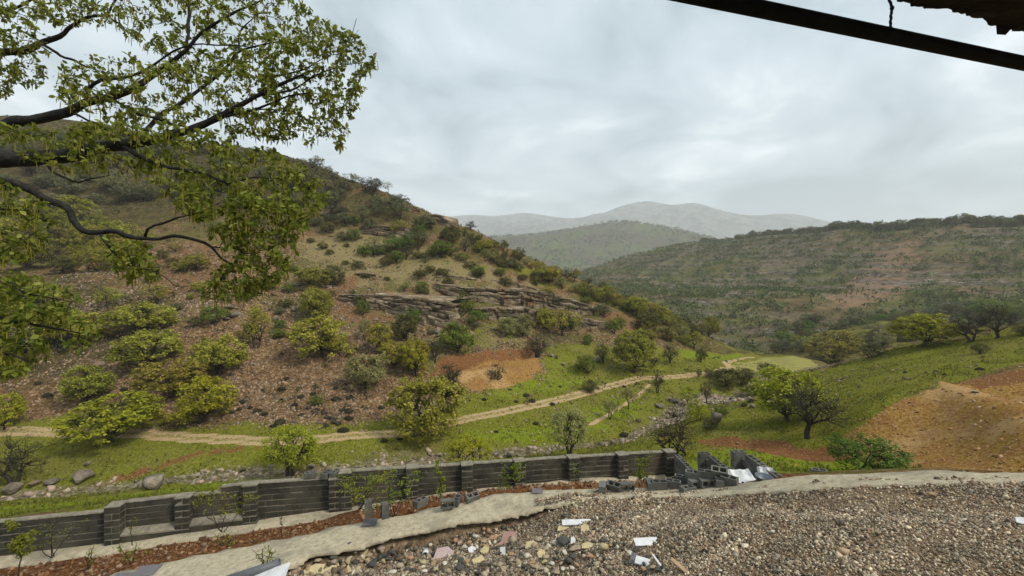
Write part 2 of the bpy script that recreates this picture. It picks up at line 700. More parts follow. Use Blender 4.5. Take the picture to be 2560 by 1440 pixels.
ledge_b = catmull(np.array([P(*a) for a, b in LEDGE]), 220)
ledge_f = catmull(np.array([P(*b) for a, b in LEDGE]), 220)
ledge_c = 0.5 * (ledge_b + ledge_f)


def line_px(pts, field=rawF):
    return np.array([field.hit(*p) for p in pts])


creek = np.array([P(*c) for c in [(-200, 1250, 29.5), (0, 1230, 30.5), (300, 1207, 32), (700, 1177, 34.2), (1000, 1151, 36.2), (1300, 1120, 39), (1550, 1095, 41.5),
                                  (1650, 1052, 47), (1700, 1002, 55.2), (1850, 985, 59), (2000, 930, 75), (2080, 911, 82)]])
track = np.array([P(*c) for c in [(-260, 1078, 40), (0, 1080, 39.7), (160, 1080, 39.6), (330, 1082, 39.5), (500, 1092, 38.7), (650, 1102, 38), (780, 1098, 38.6), (900, 1087, 39.5), (1010, 1072, 41.2), (1150, 1050, 43.6),
                                  (1350, 1010, 49), (1500, 970, 58), (1600, 945, 63), (1750, 935, 66)]])
dcreek = dist_line(creek, GX, GY)
dtrack = dist_line(track, GX, GY)
wall_y = 16.5 + 0.22 * GX
far = smooth01((GY - wall_y - 3.0) / 10.0)
knoll = smooth01((GX - 12) / 10) * smooth01((70 - GY) / 15)
amp = far * (1 - 0.75 * knoll) * (0.25 + 0.75 * smooth01((GY - 38) / 30))
GZ = GZ + amp * (0.9 * fbm(GX, GY, 14.0, 3, 1) + 0.45 * fbm(GX, GY, 3.6, 3, 2) * smooth01((GY - 34) / 12))
GZ = GZ + far * 0.10 * fbm(GX, GY, 1.5, 2, 3) + 0.03 * fbm(GX, GY, 1.1, 2, 4)
GZ = GZ - 0.45 * np.exp(-(dcreek / 2.2) ** 2) * (1 + 0.6 * fbm(GX, GY, 1.8, 2, 6))
# the track is cut level into the slope
tr_z = np.zeros_like(GZ)
flat = np.exp(-(dtrack / 1.9) ** 4)
GZ = GZ * (1 - flat) + (base(GX, GY) + 0.05 * fbm(GX, GY, 3, 2, 7)) * flat
# spoil heap on the right: a raised ridge with a hollow behind it; the orange cut on the left hill: a bench dug into the slope
heap = np.array([rawF.hit(*p, d0=15.0)[:2] for p in [(2185, 1050), (2260, 1005), (2345, 985), (2430, 1010), (2500, 1050), (2600, 1110)]])
dh = dist_line(heap, GX, GY)
GZ = GZ + 0.95 * np.exp(-(dh / 1.7) ** 2)
holl = np.array([rawF.hit(*p, d0=15.0)[:2] for p in [(2420, 975), (2500, 985), (2600, 1010)]])
GZ = GZ - 0.7 * np.exp(-(dist_line(holl, GX, GY) / 1.6) ** 2)
cut_top = np.array([rawF.hit(*p, d0=30.0)[:2] for p in [(1105, 905), (1180, 893), (1260, 882), (1325, 872)]])
cut_low = np.array([rawF.hit(*p, d0=30.0)[:2] for p in [(1140, 945), (1210, 945), (1280, 935), (1335, 920)]])
GZ = GZ - 1.5 * np.exp(-(dist_line(cut_top - np.array((0, 1.2)), GX, GY) / 1.3) ** 4) + 0.7 * np.exp(-(dist_line(cut_low, GX, GY) / 1.8) ** 2)
# the bank below the dark thorn tree is undercut
bank = np.array([rawF.hit(*p, d0=20.0)[:2] for p in [(1760, 1104), (1850, 1106), (1950, 1104), (2000, 1122), (2080, 1118), (2130, 1112)]])
GZ = GZ - 0.35 * np.exp(-(dist_line(bank, GX, GY) / 0.7) ** 2)
wd = (GY - (16.5 + 0.22 * GX)) / WK                  # distance behind the wall line
fz = np.interp(GX, foot_x, foot_z)
nearw = (GX > -17.5) & (GX < 6.6)
GZ = np.where(nearw & (wd > -1.0) & (wd < 0.3), np.minimum(GZ, fz - 0.06), GZ)
near_box = (GY < 15) & (GX > -12) & (GX < 14)
dl = np.full(GX.shape, 99.0)
dl[near_box] = dist_line(ledge_c[::6], GX[near_box], GY[near_box])
lz_near = np.interp(GX, ledge_c[:, 0], ledge_c[:, 2])
GZ = np.where(dl < 1.0, np.minimum(GZ, lz_near - 0.14 - 0.3 * smooth01((dl - 0.2) / 0.8) * (GY > np.interp(GX, ledge_c[:, 0], ledge_c[:, 1]))), GZ)
ff = np.interp(GX, ledge_f[:, 0], ledge_f[:, 1])
fzl = np.interp(GX, ledge_f[:, 0], ledge_f[:, 2])
fd = ff - GY                                         # distance in front of the ledge
tgt = fzl - np.interp(GX, [-6, -3.5, 0.0, 2.0], [0.12, 0.50, 0.44, 0.0]) - 0.01 * np.clip(fd, 0, 2)
wgt = near_box * (GX > -9) * smooth01((fd + 0.25) / 0.2) * smooth01((2.6 - fd) / 2.4)
GZ = GZ * (1 - wgt) + tgt * wgt
ground_f = Field(gx, gy, GZ)


def ground(px, py, **k):
    return ground_f.hit(px, py, **k)


def poly_px(pts):
    out = []
    for p in pts:
        h = ground_f.hit(*p, d0=12.0)
        if h is not None:
            out.append(h[:2])
    return np.array(out)


def zone(pts, soft, world=None):
    poly = world if world is not None else poly_px(pts)
    s = inside(poly, GX, GY)
    x0, y0 = poly.min(0) - 3 * soft
    x1, y1 = poly.max(0) + 3 * soft
    box = (GX > x0) & (GX < x1) & (GY > y0) & (GY < y1)
    d = np.full(GX.shape, 99.0)
    d[box] = dist_line(poly, GX[box], GY[box], True)
    return smooth01(0.5 + np.where(s, d, -d) / (2 * soft))


m_grass = zone([(-150, 1300), (0, 1298), (560, 1215), (868, 1182), (1640, 1132), (2050, 1176), (2140, 1125), (2340, 965), (2420, 950), (2560, 905), (2640, 880), (2640, 800), (2560, 810), (2400, 848), (2250, 866),
                (2110, 908), (2050, 925), (2030, 905), (1950, 889), (1850, 884), (1750, 878), (1650, 868), (1560, 868), (1450, 860), (1360, 862), (1350, 930), (1260, 965), (1160, 985), (1100, 1020), (980, 1050), (850, 1062), (600, 1060), (400, 1065), (200, 1040), (0, 1060), (-150, 1060)], 2.2)
m_grass = np.maximum(m_grass, 0.62 * zone([(1300, 650), (1500, 730), (1720, 835), (1600, 800), (1450, 735), (1250, 680)], 4))
m_grass = np.maximum(m_grass, 0.45 * zone([(950, 640), (1250, 640), (1400, 705), (1100, 690), (900, 690)], 6))
m_grass = np.maximum(m_grass, 0.5 * zone([(1080, 830), (1240, 790), (1330, 830), (1300, 870), (1140, 890)], 3))
m_grass = np.maximum(m_grass, 0.42 * smooth01((GY - 84) / 8) * smooth01((GX - 20) / 20))
m_bright = zone([(-150, 1292), (0, 1290), (280, 1258), (560, 1212), (700, 1195), (700, 1184), (560, 1204), (300, 1238), (0, 1268), (-150, 1280)], 0.8)
m_bright = np.maximum(m_bright, zone([(1700, 1138), (1950, 1178), (2080, 1185), (2110, 1150), (2000, 1140), (1850, 1122), (1760, 1128)], 1.0))
m_bright = np.maximum(m_bright, 0.75 * zone([(1150, 1095), (1400, 1040), (1560, 990), (1620, 1000), (1560, 1060), (1400, 1110), (1200, 1120)], 2.5))
m_bright = np.maximum(m_bright, 0.6 * zone([(1380, 900), (1500, 940), (1450, 985), (1300, 1000), (1200, 990)], 2.5))
m_bright = np.maximum(m_bright, 0.8 * zone([(1700, 870), (1850, 885), (1780, 900), (1700, 890)], 3))
m_bright = np.maximum(m_bright, zone(None, 1.0, np.array([(7.5, 18.5), (13, 17), (21, 21), (22, 27), (17, 29.2), (12, 28.5)])))
m_grass = np.maximum(m_grass, zone(None, 1.0, np.array([(-19, 15), (6, 18.8), (13, 16.5), (24, 20), (26, 27), (10, 34), (-20, 26)])))
m_field = zone([(1830, 925), (1840, 905), (1920, 893), (2010, 895), (2050, 915), (2000, 930), (1900, 935)], 1.5)
m_orange = zone([(1075, 935), (1105, 898), (1180, 888), (1260, 876), (1325, 866), (1345, 895), (1352, 925), (1320, 950), (1250, 972), (1190, 978), (1150, 955), (1110, 930)], 0.8)
m_orange = np.maximum(m_orange, zone([(2110, 1090), (2190, 1035), (2300, 980), (2345, 972), (2400, 955), (2480, 940), (2570, 918), (2700, 900), (2700, 1190), (2560, 1182), (2320, 1172), (2240, 1160), (2170, 1120)], 0.7))
m_redd = zone([(1740, 1098), (1800, 1094), (1860, 1100), (1950, 1096), (1990, 1118), (2060, 1122), (2110, 1112), (2160, 1130), (2120, 1148), (1950, 1140), (1850, 1122), (1770, 1115)], 0.6)
m_redd = np.maximum(m_redd, 0.9 * zone([(2380, 958), (2480, 938), (2600, 915), (2600, 950), (2450, 975)], 0.8))
m_redd = np.maximum(m_redd, zone([(1072, 940), (1104, 893), (1180, 883), (1330, 862), (1335, 876), (1260, 900), (1180, 915), (1120, 935)], 0.7))  # darker red soil that also paints the shade on the cut's upper face
m_red2 = 0.8 * zone([(840, 680), (900, 690), (870, 760), (1000, 790), (960, 820), (830, 790), (800, 730)], 3)
m_red2 = np.maximum(m_red2, 0.5 * zone([(350, 620), (560, 610), (640, 680), (480, 760), (300, 720), (180, 730)], 5))
m_red2 = np.maximum(m_red2, 0.7 * zone([(1490, 770), (1560, 780), (1640, 850), (1580, 830), (1500, 800)], 3))
m_red2 = np.maximum(m_red2, 0.6 * zone([(1000, 580), (1070, 590), (1040, 560), (960, 550)], 3))
m_pale = zone([(880, 580), (1080, 620), (1260, 690), (1360, 715), (1150, 720), (900, 705), (760, 640), (760, 600)], 8)
m_pale = np.maximum(m_pale, 0.8 * zone([(1190, 870), (1200, 830), (1260, 815), (1320, 850), (1250, 870)], 3))
m_screez = zone([(-100, 1045), (250, 1020), (500, 1050), (850, 1055), (980, 1035), (1060, 990), (1060, 900), (900, 830), (600, 760), (450, 820), (250, 860), (-100, 900)], 3)
m_screez = np.maximum(m_screez, 0.8 * zone([(360, 610), (640, 600), (760, 700), (650, 780), (450, 770), (330, 700)], 5))
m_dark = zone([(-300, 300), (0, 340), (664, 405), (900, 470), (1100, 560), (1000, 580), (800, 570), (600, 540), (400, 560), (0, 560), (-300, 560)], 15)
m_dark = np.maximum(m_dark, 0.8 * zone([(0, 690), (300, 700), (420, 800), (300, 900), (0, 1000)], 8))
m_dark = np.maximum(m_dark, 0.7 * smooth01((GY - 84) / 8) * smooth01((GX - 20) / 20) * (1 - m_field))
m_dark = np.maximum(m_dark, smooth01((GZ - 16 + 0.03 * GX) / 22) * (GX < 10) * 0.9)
# dry creek stones, and the older red wheel track that runs down to the creek at the left
creek_w = 1.5 + 0.9 * fbm(GX, GY, 5, 2, 9)
m_stone = 0.62 * smooth01(1.2 - dcreek / np.maximum(creek_w, 0.5))
m_stone = np.maximum(m_stone, 0.9 * zone([(1640, 1060), (1700, 1010), (1720, 985), (1790, 985), (1880, 985), (1870, 1000), (1740, 1012), (1700, 1060)], 1.0))
m_stone = np.maximum(m_stone, 0.5 * zone([(860, 1130), (1000, 1120), (1100, 1125), (1110, 1160), (880, 1178)], 1.5))
oldtrack = line_px([(255, 1205), (330, 1185), (430, 1155), (520, 1130), (640, 1112)], ground_f)
m_redd = np.maximum(m_redd, 0.5 * smooth01(1.3 - dist_line(oldtrack, GX, GY) / 1.0))
# planting strip in front of the wall and bare ground near the camera
front = smooth01((wall_y + 0.5 - GY) / 0.6)
m_soil = front * smooth01((9.0 - GX) / 2.0) * (GY > np.interp(GX, ledge_b[:, 0], ledge_b[:, 1]) - 0.3)
m_gravel = front * (GY <= np.interp(GX, ledge_b[:, 0], ledge_b[:, 1]) - 0.3) * 1.0
m_near = smooth01((10.5 - GY + 0.0 * GX) / 1.5)
trackw = np.minimum(np.abs(dtrack - 0.52) / 0.27, 9)
m_rut = smooth01(1.25 - trackw) * 0.95
m_rut = np.maximum(m_rut, 0.49 * smooth01(1.4 - dtrack / 0.75))

# --- ground material
M_ground = Mat('hillside_ground', rough=1.0, spec=0.0)
g = M_ground
nbig = g.noise(0.16, 4)
nmid = g.noise(0.9, 5, 0.6)
nfin = g.noise(5.5, 5, 0.65)
nvf = g.noise(17.0, 3, 0.6)
vor = g.voronoi(3.2)
vsep = g.n.new('ShaderNodeSeparateColor')
g.l.new(vor, vsep.inputs[0])
stone_c = g.ramp(vsep.outputs[0], (0.0, (0.077, 0.044, 0.021)), (0.45, (0.164, 0.099, 0.050)), (0.8, (0.283, 0.182, 0.102)), (1.0, (0.413, 0.296, 0.182)))
soil_c = g.ramp(nmid, (0.33, (0.053, 0.029, 0.013)), (0.5, (0.112, 0.064, 0.026)), (0.67, (0.179, 0.114, 0.054)))
scree = g.mix(g.step(nfin, 0.38, 0.62), soil_c, stone_c)
dry = g.ramp(nfin, (0.32, (0.044, 0.047, 0.010)), (0.52, (0.098, 0.095, 0.024)), (0.75, (0.170, 0.149, 0.051)))
col = g.mix(g.math('MULTIPLY', g.step(g.math('ADD', nbig, g.math('MULTIPLY', g.math('SUBTRACT', nmid, 0.5), 0.6)), 0.44, 0.58), 0.8), scree, dry)


npat = g.math('ADD', g.math('MULTIPLY', g.noise(0.3, 5, 0.65), 0.6), g.math('MULTIPLY', nfin, 0.4))


def masked(c, name, new, lo=0.35, hi=0.65, spread=0.55, scale_noise=None):
    a = g.math('ADD', g.attr(name), g.math('MULTIPLY', g.math('SUBTRACT', scale_noise or nmid, 0.5), spread * 2.2))
    return g.mix(g.step(a, lo, hi), c, new)


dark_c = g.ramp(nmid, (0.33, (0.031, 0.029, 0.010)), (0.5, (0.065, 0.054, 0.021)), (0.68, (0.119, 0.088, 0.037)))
pale_c = g.ramp(nfin, (0.3, (0.107, 0.090, 0.034)), (0.52, (0.211, 0.168, 0.077)), (0.75, (0.310, 0.245, 0.129)))
red_c = g.ramp(nfin, (0.3, (0.094, 0.045, 0.018)), (0.52, (0.172, 0.092, 0.039)), (0.75, (0.262, 0.156, 0.078)))
redd_c = g.ramp(nfin, (0.3, (0.105, 0.046, 0.018)), (0.55, (0.19, 0.088, 0.034)), (0.8, (0.29, 0.155, 0.070)))
soilr_c = g.ramp(nfin, (0.3, (0.068, 0.026, 0.009)), (0.5, (0.132, 0.056, 0.021)), (0.75, (0.240, 0.124, 0.058)))
orange_c = g.ramp(nfin, (0.28, (0.130, 0.064, 0.015)), (0.5, (0.268, 0.150, 0.039)), (0.72, (0.413, 0.273, 0.098)))
grass_c = g.ramp(nfin, (0.28, (0.060, 0.065, 0.007)), (0.5, (0.136, 0.142, 0.015)), (0.75, (0.250, 0.234, 0.042)))
grass_c = g.mix(g.math('MULTIPLY', g.step(nbig, 0.46, 0.68), 0.6), grass_c, g.ramp(nfin, (0.3, (0.085, 0.080, 0.014)), (0.7, (0.215, 0.189, 0.057))))
bright_c = g.ramp(nfin, (0.28, (0.074, 0.100, 0.005)), (0.5, (0.143, 0.181, 0.010)), (0.75, (0.233, 0.263, 0.027)))
wave = g.n.new('ShaderNodeTexWave')
wave.wave_type = 'BANDS'
wave.bands_direction = 'Y'
wave.inputs['Scale'].default_value = 0.33
wave.inputs['Distortion'].default_value = 1.2
g.l.new(g.pos(), wave.inputs['Vector'])
field_c = g.mix(wave.outputs[1], (0.21, 0.21, 0.055), (0.28, 0.25, 0.085))
pebble_c = g.ramp(vsep.outputs[1], (0.0, (0.085, 0.064, 0.043)), (0.5, (0.170, 0.132, 0.089)), (1.0, (0.306, 0.255, 0.191)))
rut_c = g.ramp(nfin, (0.3, (0.299, 0.211, 0.105)), (0.7, (0.464, 0.343, 0.189)))
col = masked(col, 'screez', scree, spread=1.3, scale_noise=npat)
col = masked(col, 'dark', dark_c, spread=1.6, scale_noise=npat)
col = masked(col, 'pale', pale_c, spread=1.7, scale_noise=npat)
col = masked(col, 'red2', red_c, spread=0.9)
col = masked(col, 'grass', grass_c, spread=1.2, scale_noise=npat)
col = masked(col, 'bright', bright_c, spread=1.4, scale_noise=npat)
col = masked(col, 'field', field_c)
orange_c = g.mix(g.math('MULTIPLY', g.step(nmid, 0.46, 0.62), 0.75), orange_c, g.ramp(nfin, (0.3, (0.14, 0.060, 0.020)), (0.7, (0.36, 0.19, 0.080))))
orange_c = g.mix(g.math('MULTIPLY', g.step(nbig, 0.5, 0.62), 0.5), orange_c, (0.50, 0.33, 0.16))
col = masked(col, 'orange', orange_c, spread=0.4)
col = masked(col, 'redd', redd_c, spread=0.6)
col = masked(col, 'stone', pebble_c, spread=1.0, scale_noise=nfin)
col = masked(col, 'soil', soilr_c, spread=0.2)
col = masked(col, 'gravel', g.ramp(nfin, (0.3, (0.128, 0.089, 0.054)), (0.7, (0.297, 0.216, 0.132))), spread=0.1)
col = masked(col, 'rut', rut_c, spread=0.28, scale_noise=nfin)
# scattered pale pebbles everywhere
peb = g.math('MULTIPLY', g.step(g.noise(9.0, 2, 0.5), 0.64, 0.70), 0.7)
col = g.mix(peb, col, (0.42, 0.37, 0.28))
g.color(col)
g.bump(g.math('ADD', g.math('MULTIPLY', nfin, 0.6), g.math('MULTIPLY', nvf, 0.4)), 0.9, 0.16)

side = line_px([(1475, 1062), (1520, 1038), (1570, 1005), (1625, 962)], ground_f)
m_rut = np.maximum(m_rut, 0.8 * smooth01(1.3 - dist_line(side, GX, GY) / 0.35))
t2 = line_px([(1745, 935), (1800, 926), (1828, 918), (1815, 908), (1835, 900), (1880, 893)], ground_f)
m_rut = np.maximum(m_rut, 0.9 * smooth01(1.3 - dist_line(t2, GX, GY) / 0.8))
ga = {'screez': m_screez, 'grass': m_grass, 'bright': m_bright, 'field': m_field, 'orange': m_orange, 'redd': m_redd, 'red2': m_red2, 'pale': m_pale, 'dark': m_dark, 'stone': m_stone,
      'gravel': m_gravel, 'soil': m_soil, 'rut': m_rut}
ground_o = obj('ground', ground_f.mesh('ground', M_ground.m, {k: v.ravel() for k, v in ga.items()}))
tag(ground_o, 'grassy valley floor and stony brown hillside rising to the left', kind='structure')


def mask_at(name):
    return Field(gx, gy, ga[name]).h


# ------------------------------------------------------------------ far hill on the right
def hill_field(ctrl, extra, xs, ys, s):
    t = TPS([P(*c) for c in ctrl] + [np.array(p, float) for p in extra], s=s)
    X, Y = np.meshgrid(xs, ys)
    return X, Y, t(X, Y)


FAR_CREST = [(1600, 640, 540), (1650, 628, 520), (1750, 608, 480), (1900, 592, 420), (2050, 574, 360), (2150, 562, 335), (2300, 556, 310), (2450, 550, 292), (2560, 547, 282), (2700, 540, 272)]
xs = np.arange(10, 460, 2.2)
ys = np.arange(100, 640, 2.2)
ctrl = FAR_CREST + [(1600, 775, 215), (1800, 845, 168), (2000, 872, 150), (2200, 850, 150), (2560, 765, 140), (1500, 720, 300), (1700, 720, 300), (1900, 720, 265), (2100, 720, 232), (2300, 700, 222), (2560, 680, 205), (1700, 660, 400), (2050, 640, 300), (2300, 620, 265),
                    (2060, 735, 210), (1960, 795, 180), (2200, 790, 185)]
X, Y, Z = hill_field(ctrl, [back(*c, 90, -30) for c in FAR_CREST] + [np.array((20, 110, -24.)), np.array((20, 600, -10.)), np.array((450, 120, 10.)), np.array((120, 110, -24.)), np.array((250, 110, -10.)), np.array((30, 300, -10.))], xs, ys, 150.)
Z += 3.0 * fbm(X, Y, 55, 4, 12)
# rock strata: benches that run almost level across the slope
st = (Z + 0.05 * X + 2.5 * fbm(X, Y, 40, 3, 15)) / 5.2
fr = st - np.floor(st)
bench = np.floor(st) + smooth01((fr - 0.62) / 0.38)
benchy = smooth01(0.65 + 1.2 * fbm(X, Y, 60, 3, 16))
Z = Z + (bench - st) * 5.2 * 0.80 * benchy
far_f = Field(xs, ys, Z)
cliff = smooth01((fr - 0.62) / 0.1) * smooth01((1.0 - fr) / 0.06) * benchy

M_far = Mat('far_hillside_ground', rough=1.0, spec=0.0)
f_ = M_far
nb, nm, nf = f_.noise(0.02, 4), f_.noise(0.12, 5, 0.62), f_.noise(0.8, 5, 0.65)
colf = f_.ramp(nm, (0.34, (0.062, 0.048, 0.023)), (0.5, (0.119, 0.091, 0.046)), (0.66, (0.198, 0.150, 0.081)))
colf = f_.mix(f_.math('MULTIPLY', f_.step(nb, 0.40, 0.60), 0.7), colf, f_.ramp(nf, (0.3, (0.053, 0.067, 0.014)), (0.7, (0.132, 0.149, 0.038))))
colf = f_.mix(f_.step(f_.math('ADD', f_.attr('clay'), f_.math('MULTIPLY', f_.math('SUBTRACT', nm, 0.5), 1.1)), 0.35, 0.7), colf, f_.ramp(nf, (0.3, (0.155, 0.095, 0.055)), (0.7, (0.27, 0.175, 0.105))))
colf = f_.mix(f_.math('MULTIPLY', f_.attr('rock'), f_.step(nf, 0.3, 0.5)), colf, f_.ramp(f_.noise(0.9, 4, 0.7, f_.stretch(f_.pos(), (0.25, 0.25, 2.2))), (0.33, (0.050, 0.042, 0.034)), (0.5, (0.14, 0.115, 0.090)), (0.68, (0.36, 0.31, 0.245))))
f_.color(colf)
f_.bump(f_.math('ADD', nf, f_.math('MULTIPLY', nm, 0.5)), 1.0, 0.9)


def zone_on(field, X, Y, pts, soft):
    poly = np.array([h[:2] for h in (field.hit(*p, d0=110.0) for p in pts) if h is not None])
    d = dist_line(poly, X, Y, True)
    return smooth01(0.5 + np.where(inside(poly, X, Y), d, -d) / (2 * soft))


clay = zone_on(far_f, X, Y, [(2130, 680), (2230, 610), (2300, 600), (2300, 650), (2280, 720), (2200, 760), (2080, 770), (2060, 740)], 14)
clay = np.maximum(clay, 0.6 * zone_on(far_f, X, Y, [(2350, 700), (2520, 690), (2520, 740), (2380, 745)], 10))
clay = np.maximum(clay, 0.35 * zone_on(far_f, X, Y, [(1700, 660), (2000, 650), (2000, 720), (1700, 720)], 20))
tag(obj('far_hill', far_f.mesh('far_hill', M_far.m, {'clay': clay.ravel(), 'rock': cliff.ravel()})), 'long wooded hillside with rock bands across the valley', kind='structure')

# ------------------------------------------------------------------ rounded hill in the haze, and the mountains
MID_CREST = [(1150, 604, 1568), (1220, 598, 1568), (1280, 592, 1568), (1400, 578, 1568), (1480, 563, 1568), (1545, 556, 1568), (1620, 563, 1545), (1700, 578, 1523), (1760, 595, 1500), (1850, 615, 1478)]
xs2, ys2 = np.arange(-360, 1260, 11.0), np.arange(672, 2240, 11.0)
X2, Y2, Z2 = hill_field(MID_CREST + [(1350, 700, 963), (1500, 705, 1052), (1600, 680, 1164), (1250, 690, 963), (1400, 640, 1254), (1550, 620, 1299), (1700, 640, 1254)],
                        [back(*c, 336, -98) for c in MID_CREST] + [np.array((-336, 714, -28.)), np.array((1200, 714, -22.)), np.array((224, 700, -34.))], xs2, ys2, 560.)
Z2 += 10 * fbm(X2, Y2, 260, 4, 21)
mid_f = Field(xs2, ys2, Z2)
M_mid = Mat('hazy_hill_ground', rough=1.0, spec=0.0)
nb, nm = M_mid.noise(0.012, 4), M_mid.noise(0.07, 5, 0.65)
M_mid.color(M_mid.mix(M_mid.step(nb, 0.42, 0.62), M_mid.ramp(nm, (0.3, (0.050, 0.043, 0.026)), (0.7, (0.108, 0.090, 0.056))), M_mid.ramp(nm, (0.3, (0.050, 0.066, 0.017)), (0.7, (0.108, 0.126, 0.040)))))
M_mid.bump(nm, 1.0, 3.0)
tag(obj('hazy_hill', mid_f.mesh('hazy_hill', M_mid.m)), 'rounded wooded hill fading into the haze below the mountains', kind='structure')

MT = [(700, 560, 5152), (900, 550, 5152), (1050, 545, 5040), (1130, 541, 4928), (1180, 538, 4928), (1250, 541, 4883), (1300, 533, 4816), (1380, 541, 4704), (1450, 549, 4592), (1500, 536, 4368), (1560, 513, 4256), (1590, 506, 4211), (1625, 503, 4166),
      (1680, 513, 4121), (1735, 507, 4031), (1800, 525, 3942), (1880, 538, 3852), (1960, 534, 3807), (2010, 539, 3785), (2060, 552, 3763), (2150, 572, 3740), (2350, 585, 3740)]
xs3, ys3 = np.arange(-2900, 4260, 26.0), np.arange(2130, 6270, 26.0)
X3, Y3, Z3 = hill_field(MT + [(1200, 590, 2800), (1300, 573, 2576), (1370, 572, 2576), (1230, 578, 2576)],
                        [back(*c, 780, -196) for c in MT] + [np.array((x, 2576., 90.)) for x in (-2690, -1570, 670, 1570, 2460, 3360)] + [np.array((x, 2156., 5.)) for x in (-2690, -1340, 0, 1340, 2690, 4060)] +
                        [np.array((-2690, 4030., 336.)), np.array((4030, 3810., 266.))], xs3, ys3, 1540.)
rid = 1 - np.abs(fbm(X3 + 0.45 * Y3, Y3 * 0.35, 420, 5, 31)) * 2.0
crest_d = dist_line(np.array([P(*c)[:2] for c in MT]), X3, Y3)
Z3 -= 0.16 * np.minimum(crest_d, 600)
Z3 += 110 * (rid - 1.0) * smooth01((Z3 - 120) / 250) * smooth01((crest_d - 20) / 260)
M_mt = Mat('mountain_rock', rough=1.0, spec=0.0)
nb, nm = M_mt.noise(0.003, 5, 0.6), M_mt.noise(0.012, 6, 0.7)
M_mt.color(M_mt.mix(M_mt.step(nm, 0.44, 0.58), M_mt.ramp(nb, (0.35, (0.034, 0.044, 0.025)), (0.65, (0.064, 0.072, 0.041))), (0.170, 0.162, 0.149)))
M_mt.bump(nm, 1.0, 26.0)
tag(obj('mountains', Field(xs3, ys3, Z3).mesh('mountains', M_mt.m)), 'pale rocky mountain ridge in the haze', kind='structure')

# base land sheet out to the horizon, beneath everything else
lx = np.array([-6000, -2500, -1200, -500, -250, -100, 0, 100, 250, 500, 1200, 2500, 6000.])
ly = np.array([-3000, -1000, -300, -60, -1.0, 60, 150, 300, 700, 1500, 3000, 7000.])
lz = np.full((len(ly), len(lx)), -40.0)
tag(obj('lowland', Field(lx, ly, lz).mesh('lowland', M_mid.m)), 'low land under the hills', kind='structure')

# ------------------------------------------------------------------ haze
M_haze = bpy.data.materials.new('haze')
M_haze.use_nodes = True
hn = M_haze.node_tree.nodes
hn.clear()
h_out = hn.new('ShaderNodeOutputMaterial')
h_v = hn.new('ShaderNodeVolumePrincipled')
h_v.inputs['Color'].default_value = (0.93, 0.96, 0.98, 1)
h_v.inputs['Density'].default_value = 0.00025
h_v.inputs['Anisotropy'].default_value = 0.0
M_haze.node_tree.links.new(h_v.outputs[0], h_out.inputs['Volume'])
hb = MB()
hb.box((0, 2500, 432), (15000, 13000, 946))
hz = obj('haze', hb.build('haze', M_haze))
tag(hz, 'pale rain haze filling the valley air', kind='stuff')

# ------------------------------------------------------------------ vegetation materials
def leaf_mat(name, dark, mid, light, trans=0.35, rough=0.6, var=0.16):
    m = Mat(name, rough=rough, spec=0.12)
    t = m.attr('tone', 'Color')
    s = m.n.new('ShaderNodeSeparateColor')
    m.l.new(t, s.inputs[0])
    c = m.ramp(s.outputs[0], (0.0, dark), (0.5, mid), (1.0, light))
    hs = m.n.new('ShaderNodeHueSaturation')
    m.l.new(c, hs.inputs['Color'])
    r = m.objrand()
    m.l.new(m.math('ADD', 0.5 - 0.022, m.math('MULTIPLY', r, 0.044)), hs.inputs['Hue'])
    m.l.new(m.math('ADD', 1.0 - var, m.math('MULTIPLY', m.math('FRACT', m.math('MULTIPLY', r, 7.31)), 2 * var)), hs.inputs['Value'])
    m.color(hs.outputs[0])
    m.translucent(hs.outputs[0], trans)
    return m.m


L_olive = leaf_mat('oak_leaf_olive', (0.121, 0.118, 0.012), (0.282, 0.264, 0.031), (0.461, 0.426, 0.077))
L_yellow = leaf_mat('leaf_yellow_green', (0.150, 0.165, 0.008), (0.310, 0.325, 0.018), (0.460, 0.465, 0.048))
L_pale = leaf_mat('leaf_pale_green', (0.150, 0.155, 0.045), (0.285, 0.280, 0.095), (0.410, 0.395, 0.165))
L_green = leaf_mat('leaf_fresh_green', (0.060, 0.092, 0.010), (0.130, 0.185, 0.022), (0.230, 0.285, 0.050))
L_dark = leaf_mat('leaf_dark_olive', (0.054, 0.054, 0.015), (0.117, 0.112, 0.030), (0.205, 0.189, 0.060))
L_grey = leaf_mat('leaf_grey_green', (0.083, 0.094, 0.040), (0.154, 0.165, 0.072), (0.242, 0.248, 0.116), trans=0.25)
L_cushion = leaf_mat('cushion_shrub_leaf', (0.022, 0.022, 0.014), (0.044, 0.042, 0.025), (0.075, 0.072, 0.042), trans=0.1)
M_bark = Mat('dark_bark', rough=0.95, spec=0.15)
_bn = M_bark.noise(9.0, 5, 0.65, M_bark.stretch(M_bark.objpos(), (3, 3, 0.8)))
M_bark.color(M_bark.ramp(_bn, (0.3, (0.018, 0.015, 0.012)), (0.6, (0.050, 0.041, 0.032)), (0.8, (0.11, 0.095, 0.078))))
M_bark.bump(_bn, 0.8, 0.03)


def leaf_quads(cent, normal, size, r):
    """n rhombic leaf clumps; returns verts (4n,3)"""
    n = len(cent)
    nr = normal / (np.linalg.norm(normal, axis=1)[:, None] + 1e-9)
    a = r.normal(size=(n, 3))
    a -= (a * nr).sum(1)[:, None] * nr
    a /= np.linalg.norm(a, axis=1)[:, None] + 1e-9
    b = np.cross(nr, a)
    s = size[:, None]
    return np.stack([cent - a * s, cent - b * s * 0.55 + nr * s * 0.15, cent + a * s, cent + b * s * 0.55 + nr * s * 0.15], 1).reshape(-1, 3)


